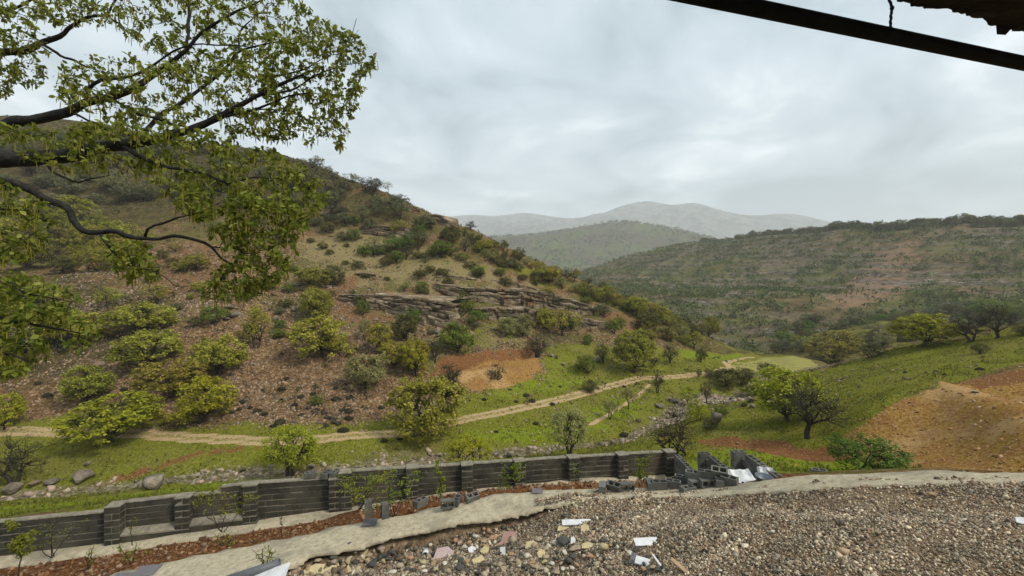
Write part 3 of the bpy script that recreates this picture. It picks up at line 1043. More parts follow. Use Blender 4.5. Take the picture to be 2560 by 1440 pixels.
def crown_from(centres, r, rad, per, leaf, tone=None, droop=0.0):
    """leaf clumps around twig ends; unit tree space"""
    V, T = [], []
    cm = centres.mean(0)
    for c in centres:
        k = int(per * (0.6 + 0.8 * r.random()))
        o = r.normal(size=(k, 3)) * rad * (0.35 + 0.35 * r.random()) * np.array((1, 1, 0.8))
        p = c + o
        nrm = o / (np.linalg.norm(o, axis=1)[:, None] + 1e-9) * 0.7 + r.normal(size=(k, 3)) * 0.7 + np.array((0, 0, 0.9)) + (c - cm) * 0.8
        V.append(leaf_quads(p, nrm, leaf * (0.6 + 0.8 * r.random(k)), r))
        t = 0.5 + 0.16 * r.normal() + 0.16 * r.normal(size=k)
        T.append(np.repeat(np.clip(t, 0, 1), 4))
    V = np.vstack(V)
    T = np.concatenate(T)
    f = np.arange(len(V)).reshape(-1, 4)
    return V, f, np.stack([T, T, T], 1)


def bend(a, b, r, n=5, k=0.12):
    t = np.linspace(0, 1, n)[:, None]
    d = np.linalg.norm(b - a)
    off = r.normal(size=3) * k * d
    return a + (b - a) * t + off * (np.sin(np.pi * t)) + r.normal(size=(n, 3)) * 0.02 * d * np.sin(np.pi * t)


def make_tree(seed, lobes=7, clumps=90, per=34, rad=0.085, leaf=0.022, base=0.16, spread=0.50, top=1.0, trunk_r=0.035, stems=1, lean=0.0, fill=0.35, twig=True, low=0.18, dome=0.0, twig_r=0.0035):
    """unit tree: 1 high, about 2*spread wide; returns (wood mesh builder, crown arrays)"""
    r = np.random.default_rng(seed)
    wood = MB()
    nodes = []
    # lobe centres on a dome
    L = []
    for i in range(lobes):
        az = 2 * np.pi * (i + 0.5 * r.random()) / max(1, lobes - 1)
        if i == lobes - 1:
            rr, z = 0.08 * r.random(), top - 0.22
        else:
            rr = spread * (0.45 + 0.25 * r.random())
            z = low + 0.10 + (top - low - 0.34) * r.random()
        L.append((rr * np.cos(az), rr * np.sin(az), z))
    L = np.array(L)
    Lr = spread * (0.42 + 0.20 * r.random(lobes))
    for s in range(stems):
        b0 = np.array((0.05 * (s - (stems - 1) / 2), 0.03 * r.normal(), -0.06))
        fork = np.array((lean + 0.10 * (s - (stems - 1) / 2) * 2, 0.04 * r.normal(), base + 0.05 * r.random()))
        pts = bend(b0, fork, r, 6, 0.08)
        rads = np.linspace(trunk_r * 1.35, trunk_r * 0.85, 6)
        wood.tube(pts, rads, 7, wob=0.15)
        for i in range(lobes):
            if i % stems != s:
                continue
            q = bend(fork, L[i] * np.array((0.85, 0.85, 0.93)), r, 7, 0.14)
            wood.tube(q, np.linspace(trunk_r * 0.62, trunk_r * 0.16, 7), 5, wob=0.15)
            nodes += [(q[k], trunk_r * 0.25) for k in (3, 4, 5, 6)]
    N = np.array([n[0] for n in nodes])
    C = []
    while len(C) < clumps:
        if r.random() < dome:                              # the outer shell of the whole crown, bumpy
            d = r.normal(size=3)
            d /= np.linalg.norm(d)
            if d[2] < -0.62:
                continue
            bump = 0.86 + 0.16 * math.sin(3.1 * d[0] + seed) * math.cos(2.7 * d[1] - seed) + 0.10 * r.random()
            zc = 0.5 * (low + top)
            C.append(np.array((d[0] * spread * bump, d[1] * spread * bump, zc + d[2] * (top - zc - 0.04) * bump)))
            continue
        i = r.integers(lobes)
        d = r.normal(size=3)
        d /= np.linalg.norm(d)
        if d[2] < -0.8:
            continue
        u = 1.0 if r.random() > fill else r.random() ** 0.5
        c = L[i] + d * Lr[i] * u * np.array((1, 1, 0.80))
        c[2] = min(c[2], top - 0.03)
        if c[2] < low:
            continue
        C.append(c)
    C = np.array(C)
    if twig:
        for c in C:
            k = np.argmin(((N - c) ** 2).sum(1) + 0.02 * r.random(len(N)))
            q = bend(N[k], c, r, 4, 0.15)
            wood.tube(q, np.linspace(twig_r * 2.0, twig_r * 0.8, 4), 3, cap=False)
    return wood, C, r


def tree_proto(kind, seed):
    if kind == 'oak':
        w, C, r = make_tree(seed, lobes=9 + seed % 3, clumps=185, spread=0.50, base=0.12, low=0.10, trunk_r=0.033, fill=0.4, dome=0.5)
        cr = crown_from(C, r, 0.068, 38, 0.0235)
    elif kind == 'oak_loose':
        w, C, r = make_tree(seed, lobes=6, clumps=86, dome=0.35, spread=0.52, base=0.20, low=0.22, trunk_r=0.030, fill=0.25, stems=1 + seed % 2)
        cr = crown_from(C, r, 0.075, 32, 0.021)
    elif kind == 'round':
        w, C, r = make_tree(seed, lobes=9, clumps=190, spread=0.54, base=0.20, low=0.15, trunk_r=0.036, fill=0.5, stems=2, dome=0.7)
        cr = crown_from(C, r, 0.07, 32, 0.017)
    elif kind == 'bare':
        w, C, r = make_tree(seed, lobes=9, clumps=190, spread=0.52, base=0.22, low=0.26, trunk_r=0.042, fill=0.4, stems=1 + seed % 2, twig_r=0.004)
        # extra fine twigs
        for c in C[::1]:
            for _ in range(2):
                e = c + r.normal(size=3) * 0.07 + np.array((0, 0, 0.02))
                w.tube(np.array((c - 0.03 * c, 0.5 * (c + e) + r.normal(size=3) * 0.01, e)), np.array((0.0035, 0.0028, 0.0018)), 3, cap=False)
        cr = crown_from(C, r, 0.09, 9, 0.013)
    elif kind == 'sapling_tree':
        w, C, r = make_tree(seed, lobes=6, clumps=46, spread=0.40, base=0.3, low=0.35, trunk_r=0.018, fill=0.5, twig_r=0.004)
        cr = crown_from(C, r, 0.08, 9, 0.018)
    elif kind == 'bush':
        w, C, r = make_tree(seed, lobes=8, clumps=110, spread=0.56, base=0.08, low=0.05, trunk_r=0.028, fill=0.5, stems=3, dome=0.6)
        cr = crown_from(C, r, 0.10, 36, 0.026)
    elif kind == 'twiggy':
        w, C, r = make_tree(seed, lobes=10, clumps=150, spread=0.48, base=0.10, low=0.12, trunk_r=0.026, fill=0.6, stems=4, twig_r=0.005)
        cr = crown_from(C, r, 0.08, 11, 0.016)
    elif kind == 'tall':
        w, C, r = make_tree(seed, lobes=9, clumps=85, spread=0.36, base=0.12, low=0.10, trunk_r=0.026, fill=0.4, stems=2)
        cr = crown_from(C, r, 0.075, 26, 0.018)
    wm = w.build(kind + '_trunk', M_bark.m, smooth=True)
    cm = mesh(kind + '_crown', cr[0], cr[1], L_olive, False, {'tone': cr[2]})
    return wm, cm


PROTO = {}
for kind, n in (('oak', 6), ('oak_loose', 4), ('round', 2), ('bare', 4), ('sapling_tree', 3), ('bush', 3), ('twiggy', 2), ('tall', 2)):
    PROTO[kind] = [tree_proto(kind, 40 + 7 * i + len(kind)) for i in range(n)]
LEAVES = {'olive': L_olive, 'yellow': L_yellow, 'pale': L_pale, 'green': L_green, 'dark': L_dark, 'grey': L_grey}
_cnt = {}


def plant(name, kind, loc, h, w, leaf, label, cat, group=None, sink=0.02):
    k = _cnt[kind] = _cnt.get(kind, -1) + 1
    wm, cm = PROTO[kind][k % len(PROTO[kind])]
    root = empty(name, (loc[0], loc[1], loc[2] - sink * h), random.random() * 6.283)
    sx = w / 1.12
    root.scale = (sx, sx, h)
    tr = obj('trunk', wm, root)
    cr = obj('crown', cm, root)
    cr.material_slots[0].link = 'OBJECT'
    cr.material_slots[0].material = LEAVES[leaf]
    tag(root, label, cat, group)
    return root


def plant_px(name, kind, px, py, wpx, hpx, leaf, label, cat='tree', group=None, d0=17.0, field=None):
    loc = (field or ground_f).hit(px, py, d0=d0)
    if loc is None:
        return None
    k = loc[1] / F
    return plant(name, kind, loc, hpx * k, wpx * k, leaf, label, cat, group)


ONES = 'first second third fourth fifth sixth seventh eighth ninth tenth eleventh twelfth thirteenth fourteenth fifteenth sixteenth seventeenth eighteenth nineteenth'.split()
TENS = ['', '', 'twent', 'thirt', 'fort', 'fift', 'sixt', 'sevent', 'eight', 'ninet']


def ordinal(n):
    if n < 20:
        return ONES[n - 1]
    t, u = divmod(n, 10)
    return TENS[t] + 'ieth' if u == 0 else TENS[t] + 'y-' + ONES[u - 1]


def number_off(things, text):
    """label each by its place in its row, counted from the left as the photograph shows it"""
    things = [t for t in things if t is not None]
    things.sort(key=lambda o: o.location[0] / o.location[1])
    for i, o in enumerate(things):
        o['label'] = text.format(ordinal(i + 1))


# (kind, base x, base y, width px, height px, leaf, label)
TREES = [
    ('round', 725, 1188, 135, 128, 'yellow', 'round yellow-green tree with dark trunk just behind the block wall'),
    ('sapling_tree', 767, 1186, 55, 75, 'yellow', 'thin young tree beside the round yellow-green tree behind the wall'),
    ('oak', 1062, 1090, 190, 152, 'olive', 'large spreading oak standing at the bend of the dirt track'),
    ('round', 1170, 1176, 112, 88, 'yellow', 'bright lemon-yellow shrubby tree rising behind the middle of the block wall'),
    ('round', 1425, 1138, 108, 126, 'pale', 'pale thin-crowned tree on the creek bank behind the wall'),
    ('twiggy', 1685, 1136, 130, 134, 'dark', 'dark twiggy thorn tree behind the corner of the block wall'),
    ('bare', 2028, 1098, 165, 150, 'dark', 'dark thorn tree with leaning twin trunk on the red soil bank'),
    ('oak', 1965, 1052, 170, 140, 'yellow', 'yellow-olive oak directly behind the dark thorn tree'),
    ('oak', 285, 1100, 208, 118, 'yellow', 'broad yellow-olive oak overhanging the dirt track'),
    ('oak', 515, 1054, 135, 118, 'yellow', 'dense round yellow-green oak above the track on the scree'),
    ('oak', 430, 992, 152, 98, 'olive', 'wide olive oak up-slope from the round yellow-green oak'),
    ('oak', 545, 938, 135, 102, 'olive', 'dusky olive oak next above the wide olive oak'),
    ('oak', 368, 918, 155, 98, 'olive', 'flat-topped olive oak with leaning stem on the brown slope'),
    ('oak', 215, 1008, 105, 102, 'olive', 'upright olive oak left of the grey boulder on the slope'),
    ('oak', 12, 1072, 80, 88, 'yellow', 'yellowish oak cut by the left edge above the track'),
    ('bare', 25, 1212, 130, 128, 'dark', 'very dark leafless tree at the left edge by the creek'),
    ('tall', 640, 868, 95, 125, 'olive', 'tall narrow thin-leaved oak on the steep red scree'),
    ('oak', 800, 893, 145, 108, 'olive', 'double-crowned olive oak on the slope with bare upper limbs'),
    ('oak', 915, 973, 104, 94, 'pale', 'pale grey-green oak at the lower edge of the scree'),
    ('oak', 790, 796, 85, 82, 'olive', 'small olive oak beneath the left end of the rock ledge'),
    ('oak', 950, 882, 72, 78, 'olive', 'olive oak left of the dusky round oak below the ledge'),
    ('oak_loose', 912, 852, 38, 58, 'pale', 'slim pale little tree below the long rock ledge'),
    ('oak', 1010, 852, 68, 72, 'dark', 'dusky round oak just under the foot of the rock ledge'),
    ('oak', 1140, 880, 95, 76, 'green', 'green tree on a thin stem in the grassy patch above the orange cut'),
    ('oak', 1038, 940, 82, 98, 'yellow', 'tall yellow-olive oak left of the orange cut'),
    ('oak', 985, 922, 70, 72, 'olive', 'olive oak squeezed between pale oak and tall yellow-olive oak'),
    ('bare', 1086, 905, 45, 62, 'dark', 'small bare dark tree at the upper left corner of the orange cut'),
    ('oak', 358, 832, 140, 78, 'olive', 'broad low oak on the red slope above the flat-topped oak'),
    ('oak', 195, 862, 140, 88, 'olive', 'shaded broad oak under the overhanging branch'),
    ('tall', 1158, 792, 52, 72, 'green', 'fresh green tree growing in the gap of the rock ledge'),
    ('bush', 1192, 812, 46, 40, 'green', 'fresh green bush right of the gap in the rock ledge'),
    ('bush', 1028, 812, 50, 42, 'green', 'bright green bush at the foot of the left rock ledge'),
    ('bush', 908, 786, 34, 38, 'green', 'small round green bush against the left ledge face'),
    ('oak', 1268, 838, 55, 48, 'pale', 'leftmost of the pale oaks below the right rock ledge'),
    ('oak', 1306, 842, 60, 58, 'pale', 'pale oak in the middle of the clump below the right ledge'),
    ('oak_loose', 1410, 842, 92, 74, 'olive', 'spreading olive oak with forked stem below the right ledge'),
    ('oak', 1362, 820, 52, 52, 'olive', 'oak pressed against the right ledge behind the spreading oak'),
    ('bare', 1345, 895, 62, 62, 'dark', 'bare brown tree at the upper right corner of the orange cut'),
    ('twiggy', 1130, 958, 72, 58, 'dark', 'dark leafless shrub on the left side of the orange cut'),
    ('twiggy', 1240, 948, 60, 46, 'dark', 'dark leafless shrub in the middle of the orange cut'),
    ('bush', 1465, 932, 54, 46, 'green', 'round fresh green bush alone on the grass slope'),
    ('bush', 1476, 980, 42, 30, 'dark', 'dark low bush on the grass just above the track'),
    ('oak', 1585, 932, 112, 116, 'olive', 'biggest oak on the grass slope right of the orange cut'),
    ('bare', 1633, 932, 30, 44, 'dark', 'slim dark tree at the right foot of the biggest slope oak'),
    ('bare', 1505, 908, 44, 56, 'dark', 'bare dark tree beside the dark boulder on the slope'),
    ('bare', 1676, 908, 52, 50, 'dark', 'bare brown fan-shaped tree on the pale slope'),
    ('bush', 1470, 862, 26, 28, 'green', 'tiny bright green bush on the stony slope'),
    ('bush', 1532, 832, 36, 38, 'green', 'small green bush right of the ledge end'),
    ('bush', 1552, 822, 28, 34, 'green', 'dark green bush touching the small green bush by the ledge end'),
    ('oak', 1618, 832, 66, 56, 'dark', 'dusky oak on the ridge shoulder'),
    ('oak', 1590, 790, 60, 50, 'olive', 'olive oak above the dusky oak on the ridge shoulder'),
    ('bare', 1645, 984, 34, 60, 'dark', 'dark ragged tree between the track and the side path'),
    ('oak', 1820, 858, 64, 66, 'yellow', 'round-topped oak at the end of the ridge above the field'),
    ('oak', 1775, 843, 52, 54, 'olive', 'oak left of the round-topped oak at the ridge end'),
    ('oak_loose', 1700, 848, 46, 44, 'pale', 'pale twiggy oak on the orange ridge slope'),
    ('oak_loose', 1735, 872, 56, 46, 'olive', 'thin oak above the green hollow at the ridge foot'),
    ('oak', 1866, 874, 34, 40, 'olive', 'small oak at the foot of the ridge by the field'),
    ('oak', 1906, 874, 36, 34, 'dark', 'dark oak behind the edge of the pale field'),
    ('oak', 1938, 882, 24, 26, 'dark', 'smallest dark oak at the far corner of the field'),
    ('oak', 1818, 966, 66, 48, 'dark', 'dark umbrella-shaped oak beside the creek stones'),
    ('oak', 1862, 968, 40, 50, 'dark', 'narrow dark oak right of the umbrella-shaped oak'),
    ('bush', 1788, 946, 34, 22, 'dark', 'low dark bush left of the umbrella-shaped oak'),
    ('bush', 1918, 938, 40, 34, 'dark', 'dark bush at the near edge of the pale field'),
    ('oak_loose', 1525, 1048, 44, 50, 'pale', 'thin pale sapling left of the side path'),
    ('oak_loose', 1570, 1022, 46, 58, 'pale', 'thin pale sapling on the side path'),
    ('bush', 1742, 1052, 52, 54, 'yellow', 'yellow-green bush beside the creek boulders'),
    ('bare', 1765, 1008, 34, 52, 'dark', 'leafless stick-like tree by the upper creek'),
    ('oak_loose', 1722, 1012, 54, 50, 'yellow', 'thin yellowish tree leaning over the creek'),
    ('bush', 1882, 992, 56, 30, 'dark', 'broad dark bush left of the yellow-olive oak'),
    ('bush', 1752, 906, 24, 38, 'dark', 'dark conical shrub in the green hollow'),
    ('bush', 1748, 942, 13, 20, 'dark', 'tiny upright shrub on the verge of the track'),
    ('bush', 1772, 937, 20, 16, 'dark', 'tiny round shrub right of the upright verge shrub'),
    ('bush', 1775, 1075, 34, 30, 'dark', 'dark shrub on the creek bank rocks'),
    ('bush', 1802, 1040, 30, 26, 'green', 'green shrub above the creek bank rocks'),
    ('oak', 2085, 908, 125, 84, 'olive', 'large olive oak standing behind the saddle of the green knoll'),
    ('oak', 2210, 868, 48, 46, 'pale', 'small light green tree on a clear stem behind the knoll'),
    ('bush', 2180, 893, 54, 36, 'dark', 'round grey-brown bush on the knoll crest'),
    ('oak', 2312, 866, 150, 88, 'yellow', 'broad bright green dome-shaped tree behind the knoll crest'),
    ('bare', 2420, 856, 82, 82, 'dark', 'left of the two dark bare trees on the knoll'),
    ('bare', 2494, 846, 92, 88, 'dark', 'right of the two dark bare trees on the knoll'),
    ('oak', 2556, 762, 70, 66, 'olive', 'olive tree cut by the right edge above the knoll'),
    ('bush', 2450, 884, 34, 30, 'dark', 'sparse grey shrub below the two dark bare trees'),
    ('bush', 2560, 838, 40, 32, 'dark', 'small shrub at the right edge on the knoll'),
    ('bush', 2165, 1184, 160, 100, 'green', 'dense dark green bush at the foot of the orange earth heap'),
    ('bush', 535, 808, 62, 46, 'green', 'dark green bush beside the slabby grey rocks'),
    ('oak', 490, 676, 64, 44, 'olive', 'lone low oak on the bare tan slope'),
    ('bush', 1195, 692, 38, 30, 'green', 'vivid green bush on the pale grass slope above the ledges'),
    ('bush', 1055, 728, 34, 28, 'green', 'green bush on top of the left rock ledge'),
    ('bush', 1252, 690, 26, 22, 'green', 'small green bush right of the vivid green bush'),
    ('oak', 780, 720, 90, 52, 'olive', 'oak thicket above the red soil scar, left half'),
    ('oak', 835, 715, 60, 56, 'dark', 'oak thicket above the red soil scar, right half'),
    ('bush', 880, 1010, 4, 4, 'dark', ''),
    ('oak_loose', 270, 770, 60, 55, 'olive', 'thin small oak on the red patch left of the low oak'),
    ('oak_loose', 392, 760, 60, 52, 'olive', 'twiggy small oak on the red patch above the broad low oak'),
]
for t in TREES:
    kind, px, py, w, h, leaf, label = t
    if not label:
        continue
    cat = 'bush' if kind in ('bush', 'twiggy') and 'tree' not in label else 'tree'
    name = {'bush': 'bush', 'twiggy': 'thorn_shrub', 'bare': 'bare_tree', 'sapling_tree': 'young_tree', 'round': 'yellow_tree'}.get(kind, 'oak_tree')
    plant_px(name, kind, px, py, w, h, leaf, label, cat, 'trees and bushes of the valley')

beh = []
for px, py in scatter_px([(1960, 880), (2060, 880), (2240, 862), (2330, 850), (2330, 835), (2200, 845), (2040, 865), (1950, 872)], 22, 16):
    l = ground(px, py, d0=66)
    if l is None or l[1] < 70:
        continue
    h_ = 2.0 + 2.5 * rng.random()
    beh.append(plant('oak_tree', ('bush', 'oak', 'oak_loose')[len(beh) % 3], l, h_, h_ * 1.4, ('dark', 'grey', 'olive')[len(beh) % 3], 'scrub', 'tree', 'scrub oaks in the hollow behind the knoll'))
number_off(beh, '{} scrubby oak from the left in the hollow behind the knoll')
# skyline trees of the left hill
CREST_L = [(30, 336), (75, 334), (118, 337), (170, 340), (215, 344), (262, 347), (310, 350), (352, 353), (395, 360), (440, 366), (482, 372), (520, 378), (560, 385), (600, 391), (632, 397)]
for i, (px, py) in enumerate(CREST_L):
    plant_px('crest_tree', ('oak', 'oak_loose', 'bare')[i % 3], px, py + 8 + 10 * rng.random(), 40 + 16 * rng.random(), 26 + 14 * rng.random(), ('dark', 'grey', 'olive')[i % 3], ordinal(i + 1) + ' tree from the left on the crest behind the hanging branches', 'tree', 'trees on the crest of the left hill')
for i, (px, py, w, h, lab) in enumerate([
        (672, 402, 34, 34, 'lone dark tree on the hill crest nearest the foreground branch tips'), (742, 418, 60, 18, 'low bushy oak on the crest right of the lone dark tree'), (823, 436, 20, 22, 'tiny tree alone on the bare crest'),
        (858, 447, 34, 16, 'small scrubby oak between the tiny crest tree and the green crest oak'), (884, 456, 30, 22, 'green oak at the upper end of the crest row'), (904, 460, 18, 18, 'spindly sapling right of the green crest oak'),
        (938, 474, 34, 28, 'left of the twin see-through trees on the crest'), (970, 484, 36, 32, 'right of the twin see-through trees on the crest'), (1000, 490, 20, 26, 'narrow tree of the thin crest pair'), (1014, 496, 16, 20, 'smaller tree of the thin crest pair'),
        (1046, 512, 30, 26, 'windswept tree on the crest above the boulders'), (1072, 524, 24, 18, 'faint twiggy bush on the crest above the boulders'), (1116, 548, 12, 16, 'tiny tree beside the crest boulders'), (1176, 572, 30, 20, 'flat-topped tree standing clear on the lower crest')]):
    plant_px('crest_tree', ('oak_loose', 'bare', 'oak_loose', 'sapling_tree')[i % 4], px, py + 3, w * 1.1, h * 1.2, ('grey', 'dark', 'grey', 'pale')[i % 4], lab, 'tree', 'trees on the crest of the left hill')

# trees scattered over the left hill, individually placed where the hillside carries them
AREAS = [
    ([(1130, 580), (1250, 620), (1340, 665), (1330, 690), (1240, 668), (1120, 612)], 24, 28, 'dark', '{} oak from the left in the dark row along the right-hand crest', 'oaks along the right-hand crest'),
    ([(1330, 662), (1480, 718), (1600, 765), (1590, 790), (1470, 748), (1330, 700)], 27, 33, 'olive', '{} oak from the left in the row running down the ridge', 'oaks down the ridge'),
    ([(1590, 765), (1760, 836), (1740, 850), (1590, 800)], 18, 36, 'olive', '{} oak from the left in the thicket ending the ridge', 'oaks at the ridge end'),
    ([(640, 420), (820, 440), (1000, 510), (1090, 560), (1060, 620), (900, 580), (720, 560), (640, 520)], 34, 44, 'grey', '{} tree from the left on the dark upper slope below the crest', 'oaks on the dark upper slope'),
    ([(860, 600), (1000, 560), (1120, 600), (1130, 650), (1050, 670), (900, 640)], 12, 36, 'green', '{} oak from the left among the mid-slope rocks', 'oaks among the mid-slope rocks'),
    ([(0, 360), (350, 370), (640, 420), (640, 540), (300, 520), (0, 500)], 40, 46, 'grey', '{} tree from the left on the upper slope behind the hanging branches', 'oaks behind the branches'),
    ([(0, 560), (180, 540), (330, 600), (330, 680), (120, 690), (0, 680)], 28, 66, 'olive', '{} oak from the left in the grove at the left edge', 'grove at the left edge'),
    ([(0, 720), (120, 740), (120, 850), (60, 980), (0, 960)], 8, 80, 'olive', '{} shaded oak from the left edge beneath the hanging leaves', 'shaded oaks at the left edge'),
    ([(1640, 820), (1740, 850), (1720, 870), (1600, 850)], 6, 34, 'olive', '{} small oak from the left on the ridge end slope', 'small oaks of the ridge end'),
]
placed = []
for poly, n, hpx, leaf, lab, grp in AREAS:
    poly = np.array(poly, float)
    x0, y0 = poly.min(0)
    x1, y1 = poly.max(0)
    k = tries = 0
    made = []
    while k < n and tries < 4000:
        tries += 1
        px, py = x0 + (x1 - x0) * rng.random(), y0 + (y1 - y0) * rng.random()
        if not inside(poly, np.array(px), np.array(py)):
            continue
        hp = hpx * (0.65 + 0.6 * rng.random())
        if any(abs(px - a) < 0.55 * hp and abs(py - b) < 0.3 * hp for a, b in placed):
            continue
        placed.append((px, py))
        lf = leaf if rng.random() < 0.7 else ('olive', 'dark', 'pale')[int(rng.integers(3))]
        kd = ('oak', 'oak', 'oak_loose', 'oak_loose', 'bush', 'bare')[int(rng.integers(6))]
        made.append(plant_px('oak_tree', kd, px, py, hp * (1.0 + 0.5 * rng.random()), hp, lf, lab, 'tree', grp))
        k += 1
    number_off(made, lab)

# small bushes dotted over the hill and its pale slope
spots = scatter_px([(700, 470), (900, 500), (1080, 570), (1250, 650), (1400, 720), (1500, 760), (1560, 850), (1400, 850), (1100, 840), (800, 820), (650, 900), (450, 860), (250, 700), (350, 560), (560, 520)], 80, 34)
hillb = []
for px, py in spots:
    s = 14 + 16 * rng.random()
    hillb.append(plant_px('bush', 'bush' if rng.random() < 0.6 else 'oak_loose', px, py, s * (1.1 + 0.5 * rng.random()), s, ('dark', 'olive', 'green', 'grey')[int(rng.integers(4))], 'low bush', 'bush', 'low bushes scattered over the left hill'))
number_off(hillb, '{} low bush from the left of those scattered over the hill')
for px, py in scatter_px([(760, 600), (1000, 600), (1300, 680), (1380, 715), (1100, 715), (900, 700), (760, 660)], 26, 30):
    s = 12 + 14 * rng.random()
    dots = globals().setdefault('dots', [])
    dots.append(plant_px('bush', 'bush', px, py, s * 1.4, s * 0.9, 'dark' if rng.random() < 0.7 else 'green', 'small dark bush dotted on the pale grass slope above the ledges', 'bush', 'bushes on the pale slope'))
number_off(dots, '{} small bush from the left on the pale slope above the ledges')

# dark cushion shrubs on the scree
def cushion(seed):
    r = np.random.default_rng(seed)
    n = 420
    d = r.normal(size=(n, 3))
    d[:, 2] = np.abs(d[:, 2])
    d /= np.linalg.norm(d, axis=1)[:, None]
    lump = 1 + 0.18 * np.sin(d[:, 0] * 5 + seed) * np.cos(d[:, 1] * 4)
    p = d * np.array((0.5, 0.5, 0.42)) * (0.82 + 0.18 * r.random((n, 1))) * lump[:, None]
    V = leaf_quads(p, d + r.normal(size=(n, 3)) * 0.5, 0.07 * (0.6 + 0.8 * r.random(n)), r)
    T = np.repeat(np.clip(0.5 + 0.25 * r.normal(size=n), 0, 1), 4)
    core = ICO_V * np.array((0.42, 0.42, 0.34))
    V = np.vstack([V, core])
    f = [tuple(q) for q in np.arange(4 * n).reshape(-1, 4)] + [tuple(q + 4 * n) for q in ICO_F]
    T = np.concatenate([T, np.full(12, 0.2)])
    return mesh('cushion', V, f, L_cushion, False, {'tone': np.stack([T] * 3, 1)})


CUSH = [cushion(s) for s in range(3)]
CPX = [(705, 975, 20), (737, 1014, 18), (753, 993, 16), (783, 985, 15), (608, 1006, 18), (574, 1010, 16), (643, 1030, 20), (660, 1037, 18), (598, 1024, 13), (625, 1020, 12), (870, 1030, 22), (871, 1048, 21), (855, 1027, 15), (875, 996, 20), (840, 1000, 22),
       (837, 972, 12), (789, 964, 9), (700, 1058, 26), (683, 1067, 15), (858, 1078, 24), (953, 1020, 16), (716, 948, 14), (752, 1038, 12), (846, 1062, 12), (815, 1066, 14), (580, 1032, 12), (962, 1049, 9), (310, 975, 16), (96, 960, 16), (120, 990, 20), (1475, 955, 12), (1380, 1012, 14), (1330, 1004, 18), (1315, 990, 16),
       (1290, 1005, 11), (1400, 968, 10), (1275, 975, 9), (1560, 968, 10), (1210, 1000, 12), (1530, 1015, 10), (1000, 1098, 14), (960, 1104, 16), (1100, 1142, 10), (1240, 1080, 10), (1560, 1090, 22), (1340, 1060, 14), (2340, 930, 10), (2264, 932, 10), (2362, 937, 10), (2450, 925, 16), (1860, 1015, 16), (1830, 1000, 14), (1880, 1005, 18)]
for i, (px, py, s) in enumerate(CPX):
    l = ground(px, py, d0=17)
    k = s / F * l[1]
    o = obj('cushion_shrub', CUSH[i % 3], None, l, (0, 0, rng.random() * 6), (k * 1.15, k * 1.0, k * 0.95))
    CL = globals().setdefault('CL', [[], [], []])
    CL[0 if px < 1000 and py < 1085 else (2 if px > 2200 else 1)].append(o)
    tag(o, 'low dark cushion shrub on the brown scree above the track' if px < 1000 and py < 1085 else ('dark tuft on the green knoll' if px > 2200 else 'low dark tuft on the grass of the valley floor'), 'shrub', 'cushion shrubs')
for lst, tx in zip(CL, ('{} dark cushion shrub from the left on the scree above the track', '{} low dark tuft from the left on the valley grass', '{} dark tuft from the left on the green knoll')):
    number_off(lst, tx)

# ------------------------------------------------------------------ rocks
M_rock = Mat('grey_limestone', rough=0.9, spec=0.2)
k = M_rock
_rn, _rf = k.noise(1.2, 5, 0.6), k.noise(9.0, 5, 0.65)
rc = k.ramp(_rn, (0.33, (0.060, 0.050, 0.036)), (0.5, (0.150, 0.128, 0.095)), (0.67, (0.310, 0.265, 0.195)))
rc = k.mix(k.math('MULTIPLY', k.step(_rf, 0.5, 0.68), 0.6), rc, (0.34, 0.31, 0.26))
k.color(k.mix(k.math('MULTIPLY', k.step(k.noise(0.5, 3), 0.56, 0.66), 0.6), rc, (0.24, 0.15, 0.085)))
k.bump(_rf, 0.9, 0.12)
M_ledge_rock = Mat('banded_limestone', rough=0.92, spec=0.15)
k = M_ledge_rock
_st = k.noise(0.8, 5, 0.7, k.stretch(k.pos(), (0.35, 0.35, 1.5)))
_cr = k.noise(2.2, 4, 0.7, k.stretch(k.pos(), (2.5, 1.0, 0.5)))
rc = k.ramp(_st, (0.34, (0.066, 0.050, 0.034)), (0.46, (0.198, 0.150, 0.096)), (0.56, (0.384, 0.306, 0.198)), (0.68, (0.576, 0.480, 0.336)))
rc = k.mix(k.math('MULTIPLY', k.step(_cr, 0.55, 0.68), 0.6), rc, (0.045, 0.037, 0.03))
k.color(k.mix(k.math('MULTIPLY', k.step(k.noise(0.35, 3), 0.52, 0.66), 0.7), rc, (0.27, 0.155, 0.082)))
_ln = k.noise(1.0, 5, 0.75, k.stretch(k.pos(), (0.5, 0.5, 6.0)))
k.bump(k.math('ADD', k.math('ADD', _st, _ln), k.math('MULTIPLY', k.noise(6, 5, 0.75), 0.8)), 1.0, 0.45)
M_stone = Mat('loose_stone', rough=0.9, spec=0.2)
M_stone.color(M_stone.mix(0.45, M_stone.attr('tone', 'Color'), M_stone.mix(M_stone.noise(14, 4, 0.6), (0.3, 0.3, 0.3), (1.1, 1.1, 1.1)), 'MULTIPLY'))
M_darkrock = Mat('dark_rock', rough=0.95)
M_darkrock.color(M_darkrock.ramp(M_darkrock.noise(5, 4, 0.6), (0.3, (0.020, 0.018, 0.014)), (0.7, (0.070, 0.062, 0.048))))
DBOULD = [boulder_mesh('dark_boulder', M_darkrock.m, 30 + s, 0.7) for s in range(3)]
BOULD = [boulder_mesh('boulder', M_rock.m, s, 0.62 + 0.1 * (s % 3)) for s in range(6)]


